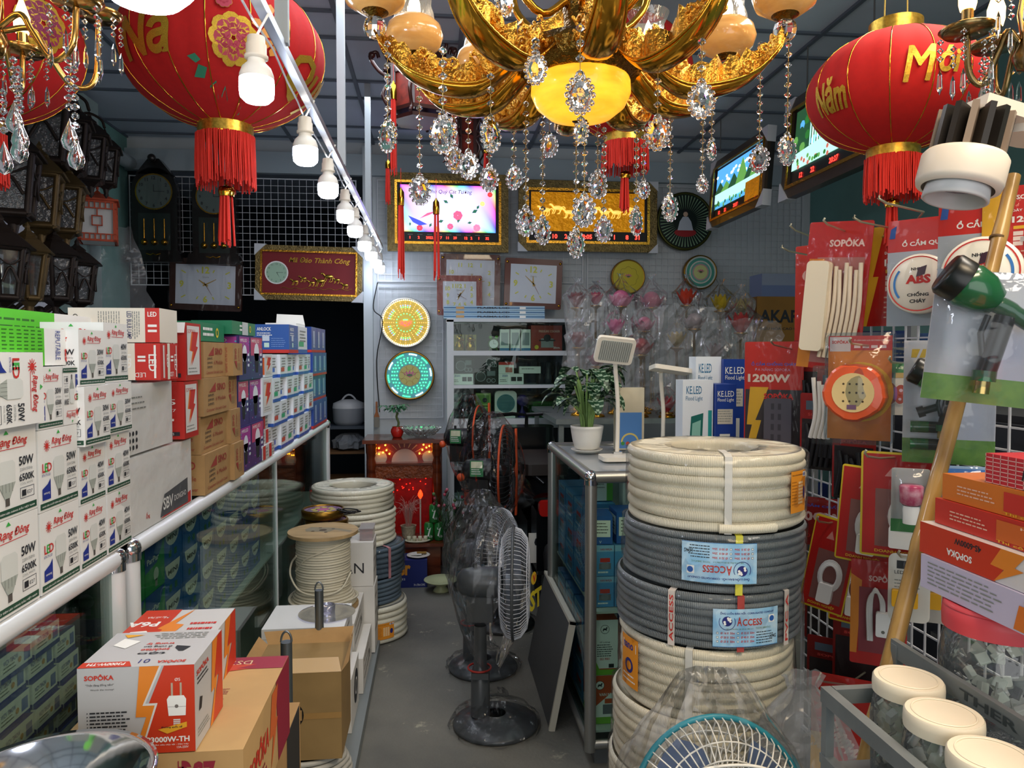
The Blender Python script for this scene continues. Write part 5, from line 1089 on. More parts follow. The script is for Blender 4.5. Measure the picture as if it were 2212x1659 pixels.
# ---------------------------------------------------------------- white display cabinet at the back
CABM = mat('cabinet_white','#cdd3d8',.4)
cx0,cx1,cy0,cy1 = .085,1.2,5.40,5.82
t = thing('display_cabinet','white glass-fronted cabinet full of small appliances against the back wall','display cabinet',((cx0 + cx1)/2,5.61,0));ox,oy = -(cx0 + cx1)/2,-5.61
def CB(lo,hi,m):return MB().box((lo[0] + ox,lo[1] + oy,lo[2]),(hi[0] + ox,hi[1] + oy,hi[2]),m)
for x in (cx0,cx1 - .05):CB((x,cy0,0),(x + .05,cy0 + .04,1.70),CABM).build('upright',t);CB((x,cy1 - .04,0),(x + .05,cy1,1.70),CABM).build('upright',t)
CB((cx0,cy0,1.685),(cx1,cy1,1.71),CABM).build('cabinet_top',t)
for z0,z1 in ((1.44,1.475),(1.20,1.225),(.905,.975),(.60,.625),(.33,.35),(.04,.08)):CB((cx0 + .02,cy0 + .003,z0),(cx1 - .02,cy1 - .003,z1),CABM).build('shelf',t)
CB((cx0 + .02,cy1 - .01,.05),(cx1 - .02,cy1 - .002,1.69),h('#3b4046',.6)).build('back_panel',t);CB((cx0 + .002,cy0 + .04,.1),(cx0 + .008,cy1 - .04,1.68),GLASS).build('glass_side',t)
CB((cx0 + .05,cy0 + .012,.98),(cx1 - .05,cy0 + .016,1.68),GLASS).build('sliding_glass',t)
Yc = 5.46
def px(a):return at(a,800,Yc).x
def pz(y):return at(1106,y,Yc).z
def sbox(name,lab,cat,x0,x1,y0,y1,m,prints=(),dp=.12,z=None):
    zb = z if z is not None else pz(y1);return carton(name,lab,cat,(px(x0),Yc,zb),(px(x1),Yc + dp,zb + (y1 - y0)*Yc/F),m,prints)
Z1,Z2,Z3,Z4 = 1.476,1.226,.976,.626
def cooker(b,M,w_,h_):
    b.text('PRESSURE COOKER',w_*.25,h_*.72,h_*.09,h('#e8b8a8'),M,w=w_*.68,bold=.02);b.rect(w_*.32,h_*.12,w_*.4,h_*.36,h('#9a9a9c',.3),M,.0003);b.rect(w_*.26,h_*.38,w_*.52,h_*.05,INK,M,.0005);b.disc(w_*.52,h_*.5,w_*.12,INK,M,.0004,10);b.text('20cm.',w_*.72,h_*.08,h_*.08,WHITE,M)
    b.disc(w_*.18,h_*.14,w_*.07,h('#d8c23a'),M,.0004,8)
sbox('cooker_box','red box picturing a pressure cooker on the top cabinet shelf','box',1147,1214,705,760,h('#a03024',.4),[('f',cooker)],z=Z1,dp=.2)
for k in range(2):
    t = thing('lucky_cat','golden ornament on the top cabinet shelf, %s' % ['left one','right one'][k],'ornament',(px(993 + k*24),Yc + .06,Z1));b = MB();b.lathe([(.0001,0),(.03,0),(.036,.03),(.028,.06),(.018,.07)],GOLD,None,14);b.ball((0,0,.088),.025,GOLD);b.build('body',t)
    b = MB()
    for s_ in (-1,1):b.lathe([(.008,.0),(.0005,.02)],GOLD,T(s_*.014,0,.105),6)
    b.ball((.03,0,.08),.009,GOLD);b.build('ears_and_paw',t);MB().box((-.045,.02,0),(.045,.03,.12),h('#a89020',.3)).build('backdrop',t)
t = thing('alarm_clock','small green twin-bell alarm clock on the top cabinet shelf','alarm clock',(px(1067),Yc + .04,Z1));Xc = frame((0,0,.05),(1,0,0),(0,0,1));b = MB();b.lathe([(.0001,-.02),(.036,-.018),(.04,.0),(.036,.014)],h('#6ab03a',.3),Xc,24);b.build('case',t);b = MB();b.disc(0,0,.033,WHITE,Xc,.015);b.rect(-.001,0,.002,.024,INK,Xc,.016);b.rect(0,-.001,.018,.002,INK,Xc,.016);b.build('dial',t)
for s_ in (-1,1):MB().ball((s_*.022,0,.098),.014,h('#6ab03a',.3)).build('bell',t);MB().tube([(s_*.02,0,.02),(s_*.03,0,.0)],.004,h('#5a8a3a')).build('foot',t)
for k in range(3):sbox('fan_box','white handheld lamp with grey face, %s of three on the top cabinet shelf' % ['leftmost','middle','rightmost'][k],'handheld lamp',1080 + k*23,1100 + k*23,711,757,WHITE,[('f',lambda b,M,w_,h_:(b.rect(w_*.12,h_*.25,w_*.76,h_*.6,h('#8f979e',.2),M,.0003),b.rect(0,0,w_,h_*.12,h('#3f7fb0'),M,.0003)))],dp=.05,z=Z1)
def radio(b,M,w_,h_):
    b.disc(w_*.28,h_*.5,h_*.3,h('#2c2f33',.3),M,.0003,16);b.ring(w_*.28,h_*.5,h_*.28,h_*.32,h('#8a8f94',.3),M,.0005);b.rect(w_*.55,h_*.55,w_*.35,h_*.3,h('#6f757a',.3),M,.0003)
    for k in range(2):b.ring(w_*(.62 + k*.2),h_*.25,h_*.1,h_*.14,h('#8a8f94',.3),M,.0004)
def gob(b,M,w_,h_):b.text('ZGO',w_*.14,h_*.72,h_*.18,h('#2a4a9a'),M,bold=.02);b.rect(w_*.5,h_*.3,w_*.2,h_*.4,INK,M,.0003);b.rect(w_*.74,h_*.3,w_*.2,h_*.4,INK,M,.0003);b.lines(w_*.05,h_*.4,w_*.3,2,h_*.15,h_*.05,INK,M)
sbox('radio_box','white radio box at the left of the second cabinet shelf','box',975,1022,805,828,WHITE,[('f',gob)],z=Z2)
sbox('radio_box','white radio box in the middle of the second cabinet shelf','box',1077,1131,806,829,WHITE,[('f',gob)],z=Z2)
sbox('radio_box','small white and red radio box stacked on the middle white one','box',1077,1110,780,805,WHITE,[('f',lambda b,M,w_,h_:(b.rect(0,h_*.75,w_,h_*.25,RR,M,.0003),b.rect(w_*.45,h_*.1,w_*.45,h_*.45,h('#c9786a'),M,.0003)))],z=Z2 + .08,dp=.08)
sbox('radio','black radio stacked on the left white radio box','radio',985,1022,770,804,BLACK,[('f',radio)],z=Z2 + .08,dp=.08)
sbox('radio','wide black radio in the middle of the second cabinet shelf','radio',1024,1075,795,829,BLACK,[('f',radio)],z=Z2)
sbox('radio','small black radio stacked on the wide black one','radio',1052,1074,768,795,BLACK,[('f',radio)],z=Z2 + .118,dp=.08)
sbox('long_box','slim white box lying slanted on the middle radio box','box',1122,1168,795,810,WHITE,[('f',lambda b,M,w_,h_:b.lines(w_*.1,h_*.6,w_*.7,1,1,h_*.12,GR,M))],z=Z2 + .081,dp=.05)
for k in range(3):tag(MB().lathe([(.0001,0),(.03,0),(.032,.05),(.018,.09),(.02,.16),(.0001,.165)],h(['#26282c','#3a3c42','#1c1d20'][k],.3),None,14).build('flask',None,(px(1170 + k*18),Yc + .08,Z2)),'dark flask on the right of the second cabinet shelf, %s' % ['leftmost','middle','rightmost'][k],'flask')
for r_ in range(3):
    for c_ in range(2):
        t = thing('packed_bulb','clear pack with a white bulb at the left of the third shelf, %s row, %s' % (['bottom','middle','top'][r_],['left','right'][c_]),'bulb pack',(px(984 + 20*c_),Yc + .05,Z3 + .064*r_));MB().ball((0,-.01,.03),.026,h('#b9bdc2',.2)).build('bulb',t);MB().box((-.031,-.04,0),(.031,.04,.062),clearmat('blister','#e8eef2',.02,.08,.02,bump=.2,edge=.6)).build('clear_case',t)
def greenpk(b,M,w_,h_):b.rect(w_*.1,h_*.15,w_*.8,h_*.7,h('#5f8a3a',.3),M,.0002);b.disc(w_*.6,h_*.45,h_*.2,INK,M,.0004,12)
for r_ in range(2):sbox('camera_lamp_box','green boxed lamp on the third shelf, %s' % ['lower','upper'][r_],'box',1028,1060,850 + 26*(1 - r_),877 + 24*(1 - r_),h('#8fae5a',.3),[('f',greenpk)],z=Z3 + .092*r_)
t = thing('fan_heater','white heater with round teal grille on the third cabinet shelf','heater',(px(1093),Yc + .05,Z3));b = MB();b.rbox((-.082,-.035,.012),(.082,.045,.2),WHITE,.03,axis=1,seg=6);b.build('case',t);b = MB();Xh = frame((0,-.036,.108),(1,0,0),(0,0,1));b.disc(0,0,.065,h('#3d6f78',.35),Xh,.0005,28)
for k in range(-6,7):hw = math.sqrt(max(.0,.062 ** 2 - (k*.009) ** 2));b.box((-hw,k*.009 - .0015,.001),(hw,k*.009 + .0015,.005),h('#7fb0b8',.35),Xh)
b.ring(0,0,.062,.068,h('#4f8f9a'),Xh,.003);b.build('grille',t);MB().box((-.07,-.045,0),(.07,.05,.012),WHITE).build('foot',t)
t = thing('cone_lamp','purple cone lamp with a white mouth beside the heater','lamp',(px(1130),Yc + .06,Z3));MB().lathe([(.035,0),(.03,.03),(.01,.06),(.012,.10)],h('#3a2c78',.3),None,18).build('stand',t);MB().lathe([(.045,0),(.03,.04),(.012,.07),(.0001,.072)],h('#43307e',.3),Matrix.Translation((0,-.03,.13)) @ Matrix.Rotation(R(-110),4,'X') @ Matrix.Scale(-1,4,(0,0,1)),20).disc(0,0,.043,h('#c9c6cf'),frame((0,-.031,.13),(1,0,0),(0,-.3,1)),.002).build('shade',t)
t = thing('green_pot','shiny green cooking pot at the right of the third shelf','pot',(px(1172),Yc + .11,Z3));MB().lathe([(.0001,0),(.09,0),(.1,.01),(.102,.11),(.106,.115),(.10,.12)],mat('green_metal','#2f7a2a',.2,.7),None,30).build('body',t);MB().lathe([(.102,.12),(.07,.14),(.02,.15),(.012,.17),(.0001,.172)],h('#2b2e30',.2),None,26).build('lid',t)
t = thing('rice_cooker','dark red rice cooker with a white panel on the lower cabinet shelf','rice cooker',(px(1168),Yc + .13,Z4));MB().lathe([(.0001,0),(.10,0),(.12,.02),(.125,.16)],mat('red_speckle','#6e1a16',.25,noise=.5,nscale=60),None,30).build('body',t);MB().lathe([(.128,.16),(.12,.19),(.05,.205),(.0001,.205)],h('#b9b7b0',.3),None,30).build('lid',t);b = MB();b.box((-.022,-.137,.04),(.022,-.12,.12),h('#cfcabb',.4));b.disc(-.008,0,.004,INK,frame((0,-.1372,.1),(1,0,0),(0,0,1)));b.disc(.008,0,.004,INK,frame((0,-.1372,.1),(1,0,0),(0,0,1)));b.build('control_panel',t)
t = thing('rice_cooker','white rice cooker behind the bagged black fans','rice cooker',(px(1022),Yc + .13,Z4));MB().lathe([(.0001,0),(.10,0),(.12,.02),(.125,.16)],h('#a8adb0',.3),None,30).build('body',t);MB().lathe([(.128,.16),(.12,.19),(.05,.205),(.0001,.205)],h('#c9ccca',.3),None,30).build('lid',t)
for k in range(4):tag(MB().lathe([(.0001,0),(.05,0),(.09,.04),(.086,.042),(.0001,.01)],h('#8fa8a8',.3),None,20).build('glass_dish',None,(px(1000 + 60*k),Yc + .1,.351)),'pale dish on the lowest cabinet shelf, %s from left' % ['first','second','third','fourth'][k],'dish')
# flat boxes on top of the cabinet
def plasma(b,M,w_,h_):
    b.rect(0,h_*.35,w_,h_*.3,h('#3a6f9c',.35),M,.0002);b.text('PLASMA-LCD',w_*.33,h_*.3,h_*.42,INK,M,w=w_*.32,bold=.04);b.rect(w_*.12,h_*.2,w_*.08,h_*.6,h('#c9a06a'),M,.0004);b.rect(w_*.75,h_*.2,w_*.06,h_*.6,WHITE,M,.0004)
zt = 1.711
for k in range(3):carton('bracket_box','flat light blue box on top of the display cabinet, %s of three' % ['bottom','middle','top'][k],'flat box',(px(959),5.45,zt + .032*k),(px(1176),5.62,zt + .032*k + .03),h('#9cc0d8',.35),[('f',plasma)])
# ---------------------------------------------------------------- motorbike seen from behind
def bike():
    t = thing('motorbike','black motorbike parked behind the glass counter, white number plate low','motorbike',(.60,4.46,0))
    K = h('#0e0f11',.2);Kr = h('#141416',.7)
    for y in (-.42,.62):
        Xw = Matrix.Translation((0,y,.27)) @ Matrix.Rotation(R(90),4,'Y');b = MB();b.tube([(.235*math.cos(2*PI*i/36),.235*math.sin(2*PI*i/36),0) for i in range(36)],.035,Kr,10,True,Xw);b.cyl(.05,-.04,.04,STEEL,Xw,14)
        for k in range(5):b.box((-.01,.03,-.008),(.01,.21,.008),STEEL,Xw @ Matrix.Rotation(R(72*k),4,'Z'))
        b.build('wheel',t)
    b = MB();vs = [];secs = [(-.62,.09,.66,.72),(-.45,.13,.60,.80),(-.15,.15,.52,.80),(.1,.14,.45,.74),(.3,.08,.4,.6)]
    n = 12
    for y,w_,z0,z1 in secs:
        for i in range(n):a = 2*PI*i/n;vs.append((w_*math.cos(a),y,(z0 + z1)/2 + (z1 - z0)/2*math.sin(a)))
    b.add(vs,[(j*n + i,j*n + (i + 1) % n,(j + 1)*n + (i + 1) % n,(j + 1)*n + i) for j in range(4) for i in range(n)] + [tuple(range(n))],K,True);b.build('rear_cowl',t)
    b = MB();b.rbox((-.13,-.5,.79),(.13,.15,.85),h('#241d1b',.45),.05);b.build('seat',t)
    b = MB();b.rbox((-.17,.25,.35),(.17,.45,.98),K,.06);b.build('front_fairing',t)
    b = MB();b.tube([(0,.4,.9),(0,.38,1.05),(-.1,.33,1.06),(-.33,.25,1.05)],.013,K);b.tube([(0,.38,1.05),(.1,.33,1.06),(.33,.25,1.05)],.013,K);b.build('handlebar',t)
    for s_ in (-1,1):MB().tube([(s_*.24,.28,1.055),(s_*.36,.24,1.05)],.019,Kr).build('grip',t)
    b = MB();b.tube(spline([(-.02,-.55,.75),(-.13,-.35,.84),(-.14,-.2,.83)],5),.012,K);b.tube(spline([(.02,-.55,.75),(.13,-.35,.84),(.14,-.2,.83)],5),.012,K);b.build('grab_rail',t)
    MB().rbox((-.06,-.66,.60),(.06,-.6,.68),h('#a81812',.25),.02,axis=1).build('tail_light',t)
    b = MB();b.box((-.11,-.60,.34),(.11,-.597,.50),h('#e9e7de',.4));Xp = frame((-.11,-.601,.34),(1,0,0),(0,0,1));b.text('61-C',.03,.09,.055,INK,Xp,w=.15,bold=.02);b.text('12',.06,.015,.055,INK,Xp,w=.1,bold=.02);b.build('number_plate',t)
    MB().box((-.07,-.62,.3),(.07,-.4,.62),K).build('mudguard',t)
    b = MB();b.box((-.08,-.3,.2),(.08,.35,.5),K);b.tube([(.14,.1,.2),(.16,-.5,.3)],.04,STEEL);b.build('engine',t)
bike()
# board leaning on the counter
t = thing('leaning_panel','grey board with a pale edge leaning on the glass counter behind the fan','board',(.44,3.1,0));Xb = T(0,0,0,ry=11) 
MB().box((-.008,-.33,0),(.008,.33,.42),h('#4a4c4c',.6),Xb).build('board',t);MB().box((-.012,-.345,0),(.012,-.33,.432),h('#b9b4a4',.5),Xb).box((-.012,-.345,.42),(.012,.33,.432),h('#b9b4a4',.5),Xb).build('pale_edge',t)
# ================================================================ lanterns
def script_on(b,txt,u0,v0,hh,w_,m,surf,sub=3,**k):
    """lay flat print on a curved surface; surf(u, v, z) -> point"""
    f = MB();f.text(txt,u0,v0,hh,m,w=w_,z=0,**k);drape(b,f,surf)
def drape(b,f,surf):
    tri = []
    for fc,mi in zip(f.f,f.m):
        p = [f.v[i] for i in fc]
        for i in range(1,len(p) - 1):tri.append((p[0],p[i],p[i + 1],mi))
    out = []
    for a,c,d,mi in tri:
        st = [(a,c,d)];
        while st:
            x,y,z_ = st.pop();L = max((x - y).length,(y - z_).length,(z_ - x).length)
            if L > .03:
                if (x - y).length == L:mm = (x + y)/2;st += [(x,mm,z_),(mm,y,z_)]
                elif (y - z_).length == L:mm = (y + z_)/2;st += [(x,y,mm),(x,mm,z_)]
                else:mm = (x + z_)/2;st += [(x,y,mm),(mm,y,z_)]
            else:out.append((x,y,z_,mi))
    for x,y,z_,mi in out:b.add([surf(*x),surf(*y),surf(*z_)],[(0,1,2)],f.mats[mi],True)
def fringe(b,R_,z1,L,n,m,seed=1):
    rr = random.Random(seed)
    for i in range(n):
        a = 2*PI*i/n;r = R_*rr.uniform(.96,1.03);l = L*rr.uniform(.84,1.06);q = r*rr.uniform(.96,1.05);a2 = a + rr.uniform(-.03,.03)
        b.tube([(r*math.cos(a),r*math.sin(a),z1),(q*math.cos(a2),q*math.sin(a2),z1 - l*.5),(q*1.01*math.cos(a2 + .02),q*1.01*math.sin(a2 + .02),z1 - l)],R_*.028,m,4,cap=False)
def tassel(t,x,y,z1,L,r=.012,cap=True,seed=0,m=None,cord=.0):
    if cord:MB().tube([(x,y,z1 + cord),(x,y,z1)],.0015,FRINGE,4).build('tassel_cord',t)
    if cap:t = MB().lathe([(.004,0),(.005,-.006),(r*.9,-L*.05),(r,-L*.13),(r*.9,-L*.2)],GOLDS,T(x,y,z1),14).build('tassel_cap',t)
    b = MB();rr = random.Random(seed)
    for i in range(26):
        a = rr.uniform(0,6.28);q = r*math.sqrt(rr.random());b.tube([(x + q*.7*math.cos(a),y + q*.7*math.sin(a),z1 - L*.17),(x + q*math.cos(a),y + q*math.sin(a),z1 - L*rr.uniform(.88,1.03))],r*.16,m or FRINGE,4,cap=False)
    b.build('tassel_fringe',t)
def lantern(lab,c,Rr,Hh,deco,ribs=16,fr=.55,cap_r=.28,flen=.5,ph=0):
    t = thing('red_lantern',lab,'lantern',c,group=None)
    def rad(z):return Rr*(max(0,1 - (abs(z)/Hh) ** 2.1)) ** .55
    seg = ribs*6;b = MB();vs = [];zs_ = [Hh*.965*math.sin(PI/2*k/12) for k in range(-12,13)]
    for z in zs_:
        for i in range(seg):
            a = 2*PI*i/seg + ph;lobe = 1 - .018*(1 - abs(math.cos(ribs*(a - ph)/2)));q = rad(z)*lobe;vs.append((q*math.cos(a),q*math.sin(a),z))
    b.add(vs,[(j*seg + i,j*seg + (i + 1) % seg,(j + 1)*seg + (i + 1) % seg,(j + 1)*seg + i) for j in range(24) for i in range(seg)],REDCLOTH,True);b.build('cloth_body',t)
    b = MB()
    for k in range(ribs):
        a = 2*PI*k/ribs + ph;b.tube([(rad(z)*1.001*math.cos(a),rad(z)*1.001*math.sin(a),z) for z in zs_],Rr*.007,GOLDS,4,cap=False)
    b.build('gold_ribs',t)
    cr = Rr*cap_r;zt = Hh*.96;gb = mat('gold_band','#d8b24a',.3,.85,noise=.8,nscale=90,col2='#8a6a1c')
    b = MB();b.lathe([(cr,zt - .01),(cr,zt + Rr*.14)],gb,None,36);b.lathe([(cr*.97,zt + Rr*.14),(cr*.97,zt - .01)],gb,None,36);b.build('top_collar',t)
    b = MB();b.lathe([(cr,-zt - Rr*.13),(cr,-zt + .01)],gb,None,36);b.lathe([(cr*1.01,-zt - Rr*.11),(cr*1.015,-zt - Rr*.10)],GOLDS,None,36);b.build('bottom_collar',t)
    b = MB();fringe(b,cr*1.02,-zt - Rr*.1,Rr*flen,150,FRINGE);b.build('fringe',t)
    tassel(t,0,0,-zt - Rr*(.1 + flen*.95),Rr*.62,Rr*.085)
    b = MB();
    for s_ in (-1,1):b.tube([(s_*cr*.5,0,zt),(s_*cr*.3,0,ZC - c[2])],.0025,BRASS,5)
    b.build('hanging_wire',t)
    def surf(u,v,z):   # u along the equator in metres from the camera-facing side, v up
        a = -PI/2 + u/Rr + math.atan2(0 - c[0],c[1])*0 - math.atan2(c[0],c[1]);q = rad(v) + .004;return Vector((q*math.cos(a),q*math.sin(a),v))
    if deco:b = MB();deco(b,surf,Rr,Hh);b.build('gold_decoration',t)
    return t
def peony(b,surf,x,y,r,cols,rz=0):
    f = MB();m1,m2,m3 = cols
    for ring_,n,rr_,mm in ((1,9,r*.62,m3),(.8,8,r*.5,m1),(.55,6,r*.36,m2),(.3,5,r*.22,m1)):
        for k in range(n):
            a = 2*PI*k/n + ring_ + rz;f.disc(x + rr_*math.cos(a),y + rr_*math.sin(a),r*.3*ring_ + r*.06,GLITTER,z=0,seg=10);
        for k in range(n):
            a = 2*PI*k/n + ring_ + rz;f.disc(x + rr_*math.cos(a),y + rr_*math.sin(a),r*.3*ring_ + r*.03,mm,z=.0006,seg=10)
    for i,p in enumerate(f.v):pass
    drape2(b,f,surf)
def drape2(b,f,surf):
    g = MB();zz = {}
    tri = []
    for fc,mi in zip(f.f,f.m):
        p = [surf(f.v[i].x,f.v[i].y,0) for i in fc]
        off = f.v[fc[0]].z;n = (p[1] - p[0]).cross(p[2] - p[0]);n = n.normalized() if n.length > 0 else Vector((0,-1,0))
        if n.y > 0 and False:n = -n
        b.add([q + n*(off + len(b.f)*2e-6) for q in p],[tuple(range(len(p)))],f.mats[mi],False)
PKA,PKB,GRNF = h('#b03a4e',.6),h('#9a2238',.6),h('#2f7a5c',.6)
def deco_left(b,surf0,Rr,Hh):
    surf = lambda u,v,z:surf0(u,v - .145,z)
    script_on(b,'Nă',-Rr*1.15,.02,.15,.26,GLITTER,surf,bold=.03,shear=.3)
    script_on(b,'Quý',Rr*.68,-.07,.17,.36,GLITTER,surf,bold=.03,shear=.2)
    peony(b,surf,.03,.07,.085,(PKA,PKB,GLITTER));peony(b,surf,.12,-.03,.06,(PKB,PKA,PKB),.5);peony(b,surf,.0,.19,.03,(PKA,PKB,PKA))
    f = MB()
    for x,y,a,L in ((-.07,-.02,200,.07),(-.04,-.05,235,.08),(-.0,-.06,260,.07),(-.09,.0,170,.05),(.11,-.1,280,.05),(.06,.22,20,.05)):
        u = Vector((math.cos(R(a)),math.sin(R(a))));n = Vector((-u.y,u.x));P = Vector((x,y))
        f.poly([tuple(P),tuple(P + u*L*.4 + n*L*.26),tuple(P + u*L),tuple(P + u*L*.4 - n*L*.26)],GRNF)
    for x,y,s_ in ((.15,.15,1),(.18,.09,.8)):
        for a in (30,80,200,250):u = Vector((math.cos(R(a)),math.sin(R(a))))*.05*s_;f.poly([(x,y),(x + u.x + u.y*.3,y + u.y - u.x*.3),(x + u.x*1.3,y + u.y*1.3),(x + u.x - u.y*.4,y + u.y + u.x*.4)],h('#d08a3a',.5))
    drape2(b,f,surf)
def deco_right(b,surf,Rr,Hh):
    script_on(b,'Năm',-Rr*1.02,-.075,.085,.11,GLITTER,surf,bold=.035,shear=.35)
    script_on(b,'M',Rr*.08,-.045,.085,.07,GLITTER,surf,bold=.0,shear=.2);script_on(b,'M',Rr*.08 + .003,-.046,.085,.07,GLITTER,surf,shear=.2);script_on(b,'ới',Rr*.08 + .078,-.028,.065,.055,GLITTER,surf,bold=.035,shear=.2)
def deco_flower(b,surf,Rr,Hh):peony(b,surf,.2,.0,.09,(h('#8a1f4a',.5),h('#7a1238',.5),GLITTER));peony(b,surf,.12,.09,.05,(GLITTER,PKB,GLITTER))
p = at(485,118,3.0);lantern('large red lantern with gold peonies, behind the nearest rail bulbs',p,.375,.285,deco_left,16,cap_r=.275,flen=.52,ph=.1)
p = at(1932,200,1.9);lantern('red lantern with gold lettering Năm Mới at the right, above the hanging packs',p,.222,.158,deco_right,14,cap_r=.3,flen=.5,ph=.05)
p = at(1352,168,3.3);lantern('red lantern partly hidden behind the golden chandelier',p,.295,.275,None,16,cap_r=.33,flen=.42)
p = at(-70,85,2.6);lantern('red lantern cut by the upper left corner of the photo',p,.335,.27,deco_flower,16)
# dark carved palace lanterns
def palace(px_,py_,Y,s,lab,strands):
    c = at(px_,py_,Y);t = thing('carved_lantern',lab,'lantern',c);W = mat('rosewood','#3a1712',.3,noise=.5,nscale=20,coat=.4);n = 6
    b = MB()
    for k in range(n):
        a = 2*PI*k/n + .3;x,y = .15*s*math.cos(a),.15*s*math.sin(a);b.box((x - .012,y - .012,-.22*s),(x + .012,y + .012,.24*s),W)
    for z,r in ((.24,.2),(.21,.17),(-.2,.17),(-.24,.15),(.02,.155)):b.prism([(r*s*math.cos(2*PI*k/n + .3),r*s*math.sin(2*PI*k/n + .3)) for k in range(n)],z*s - .008,z*s + .012,W)
    b.build('wood_frame',t)
    b = MB();b.prism([(.14*s*math.cos(2*PI*k/n + .3),.14*s*math.sin(2*PI*k/n + .3)) for k in range(n)],-.2*s,.22*s,mat('red_panel','#8a2c1e',.5,noise=.9,nscale=26,col2='#2c0f0c'));b.build('red_panels',t)
    for k in range(n):
        a = 2*PI*k/n + .3;u = Vector((math.cos(a),math.sin(a),0));b = MB()
        for z0 in (.24,-.02):
            P = [u*.16*s + Vector((0,0,z0*s)),u*.23*s + Vector((0,0,(z0 + .03)*s)),u*.28*s + Vector((0,0,(z0 + .1)*s)),u*.245*s + Vector((0,0,(z0 + .13)*s)),u*.23*s + Vector((0,0,(z0 + .1)*s))]
            b.tube(spline(P,5),.011*s,W,6);b.tube(spline([u*.17*s + Vector((0,0,(z0 - .02)*s)),u*.21*s + Vector((0,0,(z0 - .1)*s)),u*.17*s + Vector((0,0,(z0 - .18)*s)),u*.2*s + Vector((0,0,(z0 - .22)*s))],5),.010*s,W,6);b.ball(u*.27*s + Vector((0,0,(z0 + .11)*s)),.02*s,W,seg=7,rings=5)
        b.build('carved_bracket',t)
    b = MB();b.tube([(0,0,.24*s),(0,0,ZC - c.z)],.004,BRASS);b.build('hanging_chain',t)
    for i,(qx,qy0,qy1) in enumerate(strands):
        p1 = at(qx,qy0,Y - .17) - c;p2 = at(qx,qy1,Y - .17) - c;tassel(t,p1.x,p1.y,p1.z,p1.z - p2.z,.018,True,i,cord=.1)
palace(905,170,4.1,.95,'dark carved wooden lantern with long red tassels, left of the golden chandelier',((850,175,375),(866,405,600),(942,428,602)))
palace(1000,300,5.0,.7,'second dark carved wooden lantern, low behind the crystal pendants',((838,345,440),(1050,320,380)))
# ================================================================ golden chandelier
AMB = mat('lit_onyx','#f2b02a',.35,emis=1.0,ecol='#ff9a10',noise=.6,nscale=9,stretch=(1,1,5),col2='#e88a1a',coat=.4)
nt = AMB.node_tree;_b = nt.nodes['Principled BSDF'];nt.links.new(_b.inputs['Base Color'].links[0].from_socket,_b.inputs['Emission Color'])
ONYX = mat('onyx_glass','#d9a866',.18,noise=.5,nscale=14,stretch=(1,1,4),col2='#b97f3f',coat=.6,emis=.12,ecol='#e0a050')
CHIM = clearmat('chimney_glass','#f0e4d0',.12,.06,.08,bump=.3,bscale=60,stretch=(1,1,.2))
FLAME = mat('cool_flame','#ffffff',.3,emis=14,ecol='#fff2e0')
GOLDD = mat('dark_gold','#7a5c28',.22,1,bump=.8,bscale=70)
PROF = [(.06,.05),(.10,.045),(.15,.0),(.21,-.035),(.29,-.03),(.355,-.002),(.40,.045),(.415,.075)]
